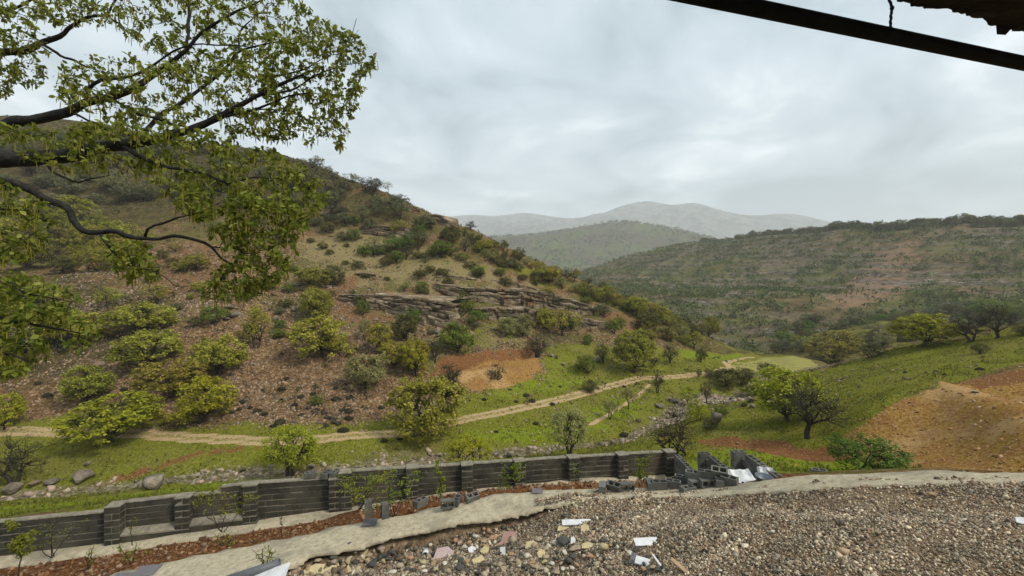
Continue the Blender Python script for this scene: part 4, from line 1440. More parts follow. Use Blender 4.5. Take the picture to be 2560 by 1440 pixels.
def outcrop(label, top, heights, layers, depth=2.2, seed=0, name='rock_outcrop'):
    """a rock ledge that follows the hillside: top edge by photo pixels, height in metres at each of these points; layers are slabs"""
    r = np.random.default_rng(seed)
    pts = []
    for (qx, qy), hp in zip(top, heights):              # heights: visible height of the face in photo pixels
        q = ground(qx, qy + hp, d0=20)
        if q is not None:
            hm = hp / F * q[1]
            pts.append((q[0], q[1], q[2] + hm, hm))
    pts = np.array(pts)
    n = max(24, int(np.linalg.norm(np.diff(pts[:, :2], axis=0), axis=1).sum() / 0.28))
    c = catmull(pts, n)
    root = empty(name, c[n // 2, :3])
    tang = np.gradient(c[:, :2], axis=0)
    nrm = np.stack([tang[:, 1], -tang[:, 0]], 1)
    nrm /= np.linalg.norm(nrm, axis=1)[:, None] + 1e-9
    nrm = np.where((nrm[:, 1] > 0)[:, None], -nrm, nrm)
    s = np.arange(n) * 0.28
    frac = np.sort(np.concatenate([[0], (np.arange(1, layers) + 0.35 * (r.random(layers - 1) - 0.5)) / layers, [1.06]]))
    for li in range(layers):
        h = c[:, 3]
        a, b = frac[li], frac[li + 1]
        cuts = np.cumsum(0.7 + 2.2 * r.random(200))
        blk = np.searchsorted(cuts, s)
        bo = r.random(201)[blk]                           # the slab is broken into blocks that stand out unequally
        joint = np.exp(-((s - cuts[np.clip(blk, 0, 199)]) / 0.18) ** 2)
        out = 0.20 + 0.22 * li * 0.5 + 0.75 * (bo - 0.35) + 0.35 * perlin(s / 2.6, li * 3.7 + seed) + 0.15 * perlin(s / 0.5, li * 5.1 + seed) - 0.5 * joint + 0.5 * (r.random() - 0.4)
        endf = smooth01(np.minimum(s, s[-1] - s) / 1.6)
        out = out * (0.35 + 0.65 * endf)
        topz = c[:, 2] - h * a + (0.28 * perlin(s / 4.0, np.full(n, seed + 9.0)) + 0.12 * perlin(s / 1.1, li * 2.2 + seed + 9)) * np.clip(h, 0.3, 2) + 0.16 * (r.random(201)[blk] - 0.5)
        botz = c[:, 2] - h * b - 0.03 - (0.5 if li == layers - 1 else 0)
        botz = np.minimum(botz, topz - 0.05)
        back_ = -(1.0 + 2.3 * h)
        prof = [(back_, topz - 0.02 + 0.06 * h), (-0.05 + 0 * out, topz + 0.03), (out - 0.06, topz), (out + 0.03, topz - 0.28 * (topz - botz)), (out - 0.01 - 0.08 * np.abs(perlin(s / 0.7, li + 40)), botz + 0.25 * (topz - botz)), (out - 0.50, botz + 0.02), (back_, botz)]
        rows = []
        for o_, z_ in prof:
            o_ = np.broadcast_to(o_, (n,))
            jit = 0.05 * (r.random(n) - 0.5)
            rows.append(np.stack([c[:, 0] + nrm[:, 0] * (o_ + jit) - root.location[0], c[:, 1] + nrm[:, 1] * (o_ + jit) - root.location[1], z_ + 0.04 * (r.random(n) - 0.5) - root.location[2]], 1))
        k_ = len(rows)
        V = np.stack(rows, 1).reshape(-1, 3)
        f = []
        for i in range(n - 1):
            for j in range(k_):
                f.append((i * k_ + j, i * k_ + (j + 1) % k_, (i + 1) * k_ + (j + 1) % k_, (i + 1) * k_ + j))
        f.append(tuple(range(k_)))
        f.append(tuple((n - 1) * k_ + j for j in range(k_ - 1, -1, -1)))
        obj('rock_layer', mesh('rock_layer', V, f, M_ledge_rock.m), root)
    tag(root, label, 'rock ledge', 'rock ledges of the left hill')
    return root


outcrop('long banded rock ledge on the left, above the green bushes', [(848, 736), (900, 736), (960, 738), (1020, 742), (1080, 748), (1130, 758), (1142, 772)], [16, 24, 34, 48, 60, 62, 40], 6, 3.0, 1)
outcrop('upper banded rock ledge on the right, over the pale oaks', [(1085, 708), (1160, 716), (1240, 722), (1320, 724), (1400, 740), (1470, 762), (1484, 776)], [10, 26, 34, 40, 40, 22, 10], 5, 3.0, 2)
outcrop('lower rock band between the two big ledges', [(1180, 770), (1240, 768), (1310, 772), (1370, 782), (1410, 792)], [18, 28, 30, 24, 14], 4, 2.5, 3)
outcrop('low rock step at the right end of the ledges', [(1420, 790), (1470, 797), (1530, 808)], [12, 20, 12], 3, 2.0, 4)
outcrop('dark rock step under the oak thicket by the red scar', [(715, 704), (770, 708), (830, 712)], [8, 12, 8], 3, 1.8, 5)
outcrop('grey rocks in the middle of the hill below the crest', [(900, 566), (960, 562), (1000, 570), (1030, 584)], [12, 24, 26, 14], 4, 2.5, 6)
outcrop('rocky rim high on the hill under the crest trees', [(960, 502), (1010, 508), (1050, 524)], [8, 16, 12], 3, 2.0, 7)
outcrop('dark boulder rim on the crest shoulder', [(1076, 536), (1100, 536), (1122, 552)], [14, 24, 14], 3, 2.5, 8)
outcrop('thin rock band on the upper slope behind the branches', [(740, 525), (800, 522), (850, 530)], [6, 12, 6], 3, 2.0, 9)
outcrop('thin tan rock step on the pale slope', [(1090, 686), (1140, 690), (1190, 698)], [4, 8, 5], 2, 1.5, 11)
outcrop('short rock step high on the pale slope', [(890, 684), (920, 682), (945, 685)], [5, 10, 5], 2, 1.5, 12)
outcrop('low rock step right of the vivid green bush', [(1230, 698), (1290, 708), (1340, 720)], [5, 10, 6], 2, 1.5, 13)
outcrop('low dark rock shelf on the left slope above the broad oak', [(190, 780), (260, 782), (330, 788)], [6, 10, 6], 2, 1.5, 15)

BLD = [(560, 752, 34, 14, 'upper flat slab beside the dark green bush on the slope'), (575, 772, 40, 18, 'middle grey slab beside the dark green bush on the slope'), (588, 792, 46, 20, 'lowest dark slab beside the dark green bush on the slope'), (568, 800, 26, 14, 'small dark rock at the foot of the slabs by the bush'),
       (205, 1204, 62, 46, 'large flat grey slab boulder tilted on the creek bank'), (385, 1222, 80, 48, 'largest humped grey boulder beside the green strip'), (85, 1215, 36, 26, 'rounded pale boulder left of the tilted slab'), (125, 1212, 40, 24, 'low pale boulder next to the tilted slab'),
       (30, 1232, 70, 36, 'long grey boulder at the left edge of the creek'), (338, 1222, 26, 22, 'dark round boulder touching the largest humped boulder'), (340, 1206, 16, 12, 'tan stone sitting behind the dark round boulder'), (218, 1165, 24, 16, 'grey boulder in the shade above the tilted slab'),
       (605, 1180, 20, 18, 'pale boulder upright in the creek left of the round tree'), (425, 1208, 18, 14, 'small angular pale block beside the largest boulder'), (250, 918, 36, 22, 'smooth grey boulder on the brown slope'), (735, 778, 26, 24, 'grey-blue boulder on the red scree'), (555, 745, 22, 12, 'flat pale slab on the red slope'),
       (690, 802, 24, 16, 'brown boulder below the grey-blue boulder'), (1425, 985, 4, 4, ''), (1378, 892, 18, 12, 'tan boulder at the right side of the orange cut'), (1392, 897, 12, 14, 'upright tan stone beside the tan boulder'), (1408, 912, 20, 10, 'flat grey stone below the tan boulders'), (1492, 905, 40, 24, 'big dark boulder at the foot of the bare tree'),
       (780, 1170, 28, 14, 'dark boulder right of the thin young tree'), (890, 1172, 22, 14, 'pale angular stone above the loose wall blocks'), (1080, 1140, 14, 10, 'left of three tan stones beside the yellow shrub'), (1098, 1140, 20, 12, 'middle of three tan stones beside the yellow shrub'), (1112, 1140, 14, 14, 'right of three tan stones beside the yellow shrub'),
       (1240, 1140, 24, 14, 'tan boulder right of the yellow shrub'), (1275, 1142, 36, 18, 'grey boulder right of the yellow shrub'), (1368, 1138, 18, 12, 'salmon-pink stone showing above the wall'), (1552, 1108, 20, 18, 'largest orange boulder of the row above the wall'), (1530, 1110, 20, 16, 'second orange boulder of the row above the wall'),
       (1500, 1112, 18, 14, 'blue-grey boulder of the row above the wall'), (1515, 1114, 14, 10, 'tan stone between blue-grey and orange boulders'), (1790, 1058, 44, 40, 'brown layered boulder on the creek bank'), (1765, 1072, 26, 18, 'pale stone at the foot of the brown layered boulder'), (1882, 1020, 22, 18, 'blue-grey boulder under the yellow-olive oak'),
       (2315, 933, 12, 9, 'white stone on the green knoll'), (2258, 944, 10, 7, 'small pale stone on the green knoll'), (2440, 982, 20, 9, 'flat brown stone on the ploughed red earth'), (2256, 1140, 14, 7, 'white stone at the foot of the orange heap'), (1845, 1110, 12, 9, 'tan stone on the red soil bank'),
       (1650, 1020, 30, 18, 'pale boulder in the upper creek bed'), (1690, 1008, 32, 18, 'grey boulder in the upper creek bed'), (1672, 1000, 24, 14, 'flat pale stone at the top of the creek rocks'), (1510, 1095, 4, 4, '')]
for i, (px, py, w, h, lab) in enumerate(BLD):
    if not lab:
        continue
    l = ground(px, py, d0=17)
    kk = l[1] / F
    o = obj('boulder', BOULD[i % 6], None, l + np.array((0, 0, 0.30 * h * kk)), (0, 0, rng.random() * 6), (w * kk * 1.0, w * kk * 0.8, h * kk * 1.25))
    tag(o, lab, 'boulder', 'boulders of the valley')
fallen = []
for i, (px, py) in enumerate(scatter_px([(880, 790), (1130, 835), (1200, 815), (1400, 815), (1540, 830), (1500, 860), (1300, 850), (1050, 870), (860, 840)], 34, 22)):
    l = ground(px, py, d0=20)
    s = 0.45 + 1.1 * rng.random() ** 2
    o = obj('fallen_block', BOULD[i % 6], None, l + np.array((0, 0, 0.1 * s)), (0.5 * rng.random(), 0.5 * rng.random(), rng.random() * 6), (s * 1.3, s, s * 0.9))
    tag(o, 'fallen', 'boulder', 'blocks fallen from the rock ledges')
    fallen.append(o)
number_off(fallen, '{} fallen rock from the left on the slope under the ledges')
# heap of dark stones on the scree, grown over by a bush
for i in range(26):
    px, py = 770 + 80 * rng.random(), 1010 + 50 * rng.random()
    py = 1015 + (px - 770) * 0.55 + 22 * (rng.random() - 0.5)
    l = ground(px, py, d0=20)
    s = (0.35 + 0.45 * rng.random())
    HP = globals().setdefault('HP', [])
    HP.append(obj('boulder', DBOULD[i % 3], None, l + np.array((0, 0, 0.1)), (rng.random(), rng.random(), rng.random() * 6), s))
    tag(HP[-1], 'dark stone of the heap lying in the scree above the track', 'stone', 'heap of dark stones on the scree')
number_off(HP, '{} stone from the left in the dark heap above the track')
plant_px('bush', 'bush', 792, 1012, 34, 26, 'green', 'green bush growing out of the heap of dark stones', 'bush')

# scree stones, creek cobbles, clods: nobody could count them
gr_at, or_at, st_at, pal_at, drk_at, red_at = (mask_at(n) for n in ('grass', 'orange', 'stone', 'pale', 'dark', 'redd'))
rut_h = mask_at('rut')
TAN = np.array((0.340, 0.230, 0.140))
GREY = np.array((0.320, 0.255, 0.190))


def scatter_world(n, x0, x1, y0, y1, keep):
    x = x0 + (x1 - x0) * rng.random(n)
    y = y0 + (y1 - y0) * rng.random(n)
    u = x / y
    m = (np.abs(u) < 1.28) & (rng.random(n) < keep(x, y))
    x, y = x[m], y[m]
    return np.stack([x, y, ground_f.h(x, y)], 1)


p = scatter_world(54000, -75, 45, 40, 95, lambda x, y: (1 - 0.85 * gr_at(x, y)) * (0.25 + 0.75 * smooth01(0.55 + 1.5 * fbm(x, y, 9, 2, 51))) * smooth01((98 - y) / 40) * (1 - or_at(x, y)))
s = 0.10 + 0.16 * rng.random(len(p)) ** 2.5 + 0.0012 * p[:, 1]
tone = (0.30 + 0.95 * rng.random(len(p)) ** 1.6)[:, None] * (TAN + (GREY - TAN) * rng.random((len(p), 1)) * 0.8)
tag(obj('scree_stones', stones('scree_stones', p, s, tone, M_stone.m, 0.5)), 'loose tan stones of the scree on the left hillside', 'scree', kind='stuff')
p = scatter_world(120000, -46, 48, 26, 85, lambda x, y: np.clip(st_at(x, y) * 1.1, 0, 1) * (0.25 + 0.75 * smooth01(0.6 + 2 * fbm(x, y, 2.5, 2, 52))) * 0.36)
s = 0.09 + 0.34 * rng.random(len(p)) ** 4
tone = (0.55 + 0.8 * rng.random(len(p)))[:, None] * np.array((0.36, 0.285, 0.210)) * (1 + 0.15 * (rng.random((len(p), 3)) - 0.5))
tag(obj('creek_stones', stones('creek_stones', p, s, tone, M_stone.m, 0.6)), 'pale cobbles along the dry creek bed behind the wall', 'stones', kind='stuff')
p = scatter_world(26000, 4, 62, 18, 40, lambda x, y: np.clip(or_at(x, y) + 0.12 * gr_at(x, y) * (x > 12), 0, 1) * 0.55)
p2 = scatter_world(40000, -14, 6, 50, 70, lambda x, y: or_at(x, y) * 0.25)
p = np.vstack([p, p2])
s = 0.04 + 0.13 * rng.random(len(p)) ** 4
tone = (0.6 + 0.6 * rng.random(len(p)))[:, None] * np.array((0.38, 0.205, 0.078)) + 0.12 * (rng.random((len(p), 1)) > 0.93)
tag(obj('earth_clods', stones('earth_clods', p, s, tone, M_stone.m, 0.6)), 'clods and stones strewn over the orange earth', 'clods', kind='stuff')

# small dark tufts of scrub all over the left hill
p = scatter_world(60000, -190, 50, 44, 172, lambda x, y: (1 - or_at(x, y)) * (1 - 0.8 * gr_at(x, y)) * (0.10 + 0.9 * smooth01(0.35 + 1.6 * fbm(x, y, 16, 3, 55))) * 0.42)
n_ = len(p)
V_, T_ = [], []
sz_ = (0.18 + 0.5 * rng.random(n_) ** 3) * (0.8 + 0.004 * p[:, 1])
for j_ in range(7):
    d_ = rng.normal(size=(n_, 3)) * np.array((0.4, 0.4, 0.18)) + np.array((0, 0, 0.22))
    V_.append(leaf_quads(p + d_ * sz_[:, None], d_ + rng.normal(size=(n_, 3)) * 0.4 + np.array((0, 0, 0.4)), sz_ * 0.38, rng).reshape(n_, 4, 3))
    T_.append(np.repeat(np.clip(0.5 + 0.25 * rng.normal(size=n_), 0, 1), 4).reshape(n_, 4))
V_ = np.concatenate(V_, 1).reshape(-1, 3)
T_ = np.concatenate(T_, 1).ravel()
L_scrub = leaf_mat('scrub_leaf', (0.030, 0.032, 0.012), (0.070, 0.068, 0.024), (0.135, 0.120, 0.045), trans=0.2)
tag(obj('hill_scrub', mesh('hill_scrub', V_, np.arange(len(V_)).reshape(-1, 4), L_scrub, False, {'tone': np.stack([T_] * 3, 1)})), 'low tufts of scrub and dry grass over the left hillside', 'scrub', kind='stuff')
# grass tufts
L_grass = leaf_mat('grass_blade', (0.056, 0.060, 0.007), (0.114, 0.116, 0.014), (0.204, 0.186, 0.038), trans=0.3)


def tufts(name, p, hgt, tone, label):
    n = len(p)
    nb = 5
    a = rng.random((n, nb)) * 6.283
    ln = hgt[:, None] * (0.6 + 0.7 * rng.random((n, nb)))
    tilt = 0.25 + 0.6 * rng.random((n, nb))
    dx, dy = np.cos(a), np.sin(a)
    w = 0.10 * ln
    b = p[:, None, :] + np.stack([dx, dy, 0 * dx], 2) * (0.15 * hgt[:, None, None])
    tip = b + np.stack([dx * np.sin(tilt) * ln, dy * np.sin(tilt) * ln, np.cos(tilt) * ln], 2)
    sd = np.stack([-dy * w, dx * w, 0 * w], 2)
    V = np.stack([b - sd, b + sd, tip], 2).reshape(-1, 3)
    T = np.repeat(np.clip(tone[:, None] + 0.2 * (rng.random((n, nb)) - 0.5), 0, 1).ravel(), 3)
    tag(obj(name, mesh(name, V, np.arange(len(V)).reshape(-1, 3), L_grass, False, {'tone': np.stack([T] * 3, 1)})), label, 'grass', kind='stuff')


br_at, rut_at = mask_at('bright'), mask_at('rut')
p = scatter_world(95000, -42, 62, 18, 75, lambda x, y: np.clip(gr_at(x, y), 0, 1) * (1 - or_at(x, y)) * (1 - st_at(x, y)) * (1 - red_at(x, y)) * (rut_at(x, y) < 0.2) * (y > 17.6 + 0.22 * x) * (0.15 + 0.85 * smooth01(0.5 + 2 * fbm(x, y, 4, 2, 53))))
tufts('grass', p, 0.10 + 0.16 * rng.random(len(p)) ** 2, np.clip(0.45 + 0.3 * rng.normal(size=len(p)), 0, 1), 'short spring grass on the valley floor and the knoll')

# ------------------------------------------------------------------ trees of the far hill
def blob_tree(seed, n=46):
    r = np.random.default_rng(seed)
    d = r.normal(size=(n, 3))
    d /= np.linalg.norm(d, axis=1)[:, None]
    d[:, 2] = np.abs(d[:, 2]) * 1.1 - 0.35
    lob = 0.8 + 0.35 * np.sin(d[:, 0] * 4 + seed * 2) * np.cos(d[:, 1] * 3.5)
    p = d * np.array((0.5, 0.5, 0.5)) * (lob * (0.65 + 0.35 * r.random(n)))[:, None] + np.array((0, 0, 0.42))
    V = leaf_quads(p, d + r.normal(size=(n, 3)) * 0.5, 0.15 * (0.6 + 0.7 * r.random(n)), r)
    t = np.repeat(np.clip(0.35 + 0.5 * (p[:, 2] - 0.3) * 0 + 0.22 * r.normal(size=n), 0, 1), 4)
    tv = np.array([(-0.04, 0, 0), (0.04, 0, 0), (0.03, 0, 0.3), (-0.03, 0, 0.3), (0, -0.04, 0), (0, 0.04, 0), (0, 0.03, 0.3), (0, -0.03, 0.3)])
    return np.vstack([V, tv]), np.concatenate([t, np.zeros(8)])


BT = [blob_tree(s) for s in range(6)]


BT2 = [blob_tree(20 + s, 15) for s in range(6)]


def wood_mass(name, pos, size, mat, label, tone0, BT=BT):
    Vs, Ts = [], []
    for i in range(len(pos)):
        v, t = BT[i % 6]
        a = rng.random() * 6.283
        c_, s_ = math.cos(a), math.sin(a)
        w = size[i] * (0.95 + 0.35 * rng.random())
        q = np.stack([(v[:, 0] * c_ - v[:, 1] * s_) * w, (v[:, 0] * s_ + v[:, 1] * c_) * w, v[:, 2] * size[i] - 0.05 * size[i]], 1) + pos[i]
        Vs.append(q)
        Ts.append(np.clip(t + tone0 + 0.18 * rng.normal(), 0, 1))
    V = np.vstack(Vs)
    T = np.concatenate(Ts)
    tag(obj(name, mesh(name, V, np.arange(len(V)).reshape(-1, 4), mat, False, {'tone': np.stack([T] * 3, 1)})), label, 'woodland', kind='stuff')


L_far = leaf_mat('far_oak_leaf', (0.045, 0.059, 0.017), (0.103, 0.125, 0.036), (0.194, 0.217, 0.067), trans=0.25)


def scatter_on(field, n, x0, x1, y0, y1, keep):
    x = x0 + (x1 - x0) * rng.random(n)
    y = y0 + (y1 - y0) * rng.random(n)
    z = field.h(x, y)
    px, py = CX + F * x / y, CY - F * z / y
    m = (px > 1150) & (px < 2680) & (rng.random(n) < keep(x, y))
    return np.stack([x, y, z], 1)[m]


clay_h = Field(xs, ys, clay).h
cliff_h = Field(xs, ys, cliff).h
p = scatter_on(far_f, 62000, 20, 450, 112, 520, lambda x, y: 0.36 * (0.25 + 0.75 * smooth01(0.62 + 1.6 * fbm(x, y, 28, 3, 61))) * (1 - 0.75 * clay_h(x, y)) * smooth01((520 - y) / 60))
wood_mass('far_woodland', p, 1.7 + 3.0 * rng.random(len(p)) ** 1.4, L_far, 'scattered oak woodland covering the long hillside across the valley', 0.1, BT2)
p = scatter_on(mid_f, 11000, -340, 1220, 840, 1650, lambda x, y: 0.55 * (0.2 + 0.8 * smooth01(0.55 + 1.6 * fbm(x, y, 130, 3, 62))))
wood_mass('hazy_woodland', p, 7.5 + 6.0 * rng.random(len(p)), L_far, 'oak woodland on the rounded hill in the haze', 0.0, BT2)
# individual trees that stand out on the far hill: its skyline and its near foot
for i, px in enumerate(np.linspace(1760, 2600, 62)):
    px = px + 9 * (rng.random() - 0.5)
    py = np.interp(px, [c[0] for c in FAR_CREST], [c[1] for c in FAR_CREST])
    d = np.interp(px, [c[0] for c in FAR_CREST], [c[2] for c in FAR_CREST]) - 4 - 14 * rng.random()
    x = (px - CX) / F * d
    h_ = 4.0 + 3.2 * rng.random()
    sky_o = globals().setdefault('sky_o', [])
    sky_o.append(plant('skyline_oak', ('oak', 'oak_loose', 'bush')[i % 3], (x, d, float(far_f.h(x, d))), h_, h_ * (1.1 + 0.5 * rng.random()), ('dark', 'grey', 'dark')[i % 3], 'oak on the skyline', 'tree', 'skyline oaks of the far hill'))
number_off(sky_o, '{} oak from the left on the skyline of the long far hill')
for i, (px, py) in enumerate(scatter_px([(1880, 850), (2050, 800), (2250, 790), (2540, 760), (2540, 800), (2250, 850), (2050, 880)], 46, 24)):
    l = far_f.hit(px, py, d0=105)
    if l is None:
        continue
    h_ = 2.8 + 2.4 * rng.random()
    FT = globals().setdefault('FT', [])
    FT.append(plant('oak_tree', ('oak', 'bush', 'oak_loose')[i % 3], l, h_, h_ * 1.4, ('dark', 'green', 'grey')[i % 3], 'oak', 'tree', 'oaks at the foot of the far hill'))
number_off(FT, '{} oak from the left at the near foot of the far hill')

# ------------------------------------------------------------------ concrete block wall
M_block = Mat('wet_concrete_block', rough=0.9, spec=0.25)
k = M_block
_n1, _n2 = k.noise(1.6, 4, 0.6), k.noise(30, 4, 0.7)
bc = k.ramp(_n1, (0.32, (0.017, 0.017, 0.012)), (0.5, (0.034, 0.033, 0.024)), (0.68, (0.075, 0.070, 0.050)))
bc = k.mix(k.math('MULTIPLY', k.step(k.objrand(), 0.35, 1.0), 0.5), bc, (0.056, 0.053, 0.040))
bc = k.mix(k.math('MULTIPLY', k.step(k.noise(0.7, 4, 0.6, k.stretch(k.pos(), (1, 1, 0.25))), 0.52, 0.66), 0.45), bc, (0.10, 0.078, 0.052))
k.color(k.mix(k.math('MULTIPLY', k.step(_n2, 0.5, 0.7), 0.28), bc, (0.12, 0.112, 0.088)))
k.bump(_n2, 0.8, 0.012)
M_mortar = Mat('pale_mortar', rough=0.95, spec=0.15)
k = M_mortar
k.color(k.ramp(k.noise(6, 5, 0.65), (0.3, (0.13, 0.118, 0.086)), (0.6, (0.235, 0.212, 0.160)), (0.8, (0.34, 0.305, 0.235))))
k.bump(k.noise(40, 4, 0.7), 0.8, 0.012)
M_conc = Mat('rough_concrete', rough=0.95, spec=0.15)
k = M_conc
_c1, _c2, _c3 = k.noise(0.9, 5, 0.6), k.noise(7, 5, 0.65), k.noise(45, 4, 0.7)
cc = k.ramp(_c2, (0.28, (0.293, 0.251, 0.167)), (0.5, (0.450, 0.392, 0.274)), (0.75, (0.574, 0.506, 0.371)))
cc = k.mix(k.math('MULTIPLY', k.step(_c1, 0.50, 0.66), 0.7), cc, (0.25, 0.225, 0.165))
cc = k.mix(k.math('MULTIPLY', k.step(_c3, 0.53, 0.63), 0.7), cc, (0.17, 0.13, 0.078))
k.color(cc)
k.bump(k.math('ADD', k.math('MULTIPLY', _c2, 1.0), k.math('MULTIPLY', _c3, 0.5)), 0.8, 0.05)


def chamfer_box(name, sx, sy, sz, mat, c=0.012, jit=0.0, seed=0):
    bm = bmesh.new()
    bmesh.ops.create_cube(bm, size=1.0)
    for v in bm.verts:
        v.co = Vector((v.co.x * sx, v.co.y * sy, v.co.z * sz))
    bmesh.ops.bevel(bm, geom=bm.edges[:], offset=c, segments=1, affect='EDGES')
    r = random.Random(seed)
    for v in bm.verts:
        v.co += Vector((r.uniform(-jit, jit), r.uniform(-jit, jit), r.uniform(-jit, jit)))
    me = bpy.data.meshes.new(name)
    bm.to_mesh(me)
    bm.free()
    me.materials.append(mat)
    return me


WB = [chamfer_box('wall_block', 0.4035, 0.19, 0.183, M_block.m, 0.012, 0.004, s) for s in range(4)]


M_hollow = Mat('loose_concrete_block', rough=0.95, spec=0.1)
_h1 = M_hollow.noise(4, 4, 0.6)
M_hollow.color(M_hollow.mix(M_hollow.objrand(), M_hollow.ramp(_h1, (0.3, (0.080, 0.081, 0.072)), (0.7, (0.196, 0.191, 0.167))), M_hollow.ramp(_h1, (0.3, (0.055, 0.057, 0.051)), (0.7, (0.123, 0.120, 0.104)))))
M_hollow.bump(M_hollow.noise(35, 4, 0.7), 0.7, 0.012)


def hollow_block_mesh():
    X_ = [-0.20, -0.163, -0.018, 0.018, 0.163, 0.20]
    Y_ = [-0.10, -0.066, 0.066, 0.10]
    z0, z1 = 0.0, 0.19
    vid, V, Fc = {}, [], []

    def vv(i, j, t):
        if (i, j, t) not in vid:
            vid[(i, j, t)] = len(V)
            V.append((X_[i], Y_[j], z1 if t else z0))
        return vid[(i, j, t)]
    hole = {(1, 1), (3, 1)}
    for i in range(5):
        for j in range(3):
            if (i, j) in hole:
                Fc += [(vv(i, j, 0), vv(i + 1, j, 0), vv(i + 1, j, 1), vv(i, j, 1))[::-1], (vv(i, j + 1, 0), vv(i + 1, j + 1, 0), vv(i + 1, j + 1, 1), vv(i, j + 1, 1)),
                       (vv(i, j, 0), vv(i, j + 1, 0), vv(i, j + 1, 1), vv(i, j, 1)), (vv(i + 1, j, 0), vv(i + 1, j + 1, 0), vv(i + 1, j + 1, 1), vv(i + 1, j, 1))[::-1]]
            else:
                Fc += [(vv(i, j, 1), vv(i + 1, j, 1), vv(i + 1, j + 1, 1), vv(i, j + 1, 1)), (vv(i, j, 0), vv(i, j + 1, 0), vv(i + 1, j + 1, 0), vv(i + 1, j, 0))]
    for i in range(5):
        Fc += [(vv(i, 0, 0), vv(i + 1, 0, 0), vv(i + 1, 0, 1), vv(i, 0, 1)), (vv(i, 3, 0), vv(i, 3, 1), vv(i + 1, 3, 1), vv(i + 1, 3, 0))]
    for j in range(3):
        Fc += [(vv(0, j, 0), vv(0, j, 1), vv(0, j + 1, 1), vv(0, j + 1, 0)), (vv(5, j, 0), vv(5, j + 1, 0), vv(5, j + 1, 1), vv(5, j, 1))]
    return mesh('hollow_block', np.array(V), Fc, M_hollow.m)


HB = hollow_block_mesh()
wall = empty('block_wall', (0, 16.5, -7.6))
W0 = np.array(wall.location)
WANG = math.atan2(0.22, 1)
SECT = [  # px from, px to, top z at both ends, plinth, height of the part that is built
    (-130, 277, -7.10, -7.08, False), (318, 452, -6.84, -6.80, True), (486, 556, -6.82, -6.80, True), (556, 616, -6.62, -6.60, True), (650, 830, -6.60, -6.66, False),
    (877, 1019, -6.47, -6.52, False), (1043, 1154, -6.54, -6.58, False), (1179, 1285, -6.58, -6.62, False), (1307, 1418, -6.63, -6.67, False), (1441, 1539, -6.68, -6.73, False), (1561, 1658, -6.74, -6.80, False)]


def s_of(px):
    return wall_at(px)[0] * WK


def wpt(s, off, z):
    return np.array((WT[0] * s + WN[0] * off, 16.5 + WT[1] * s + WN[1] * off, z)) - W0


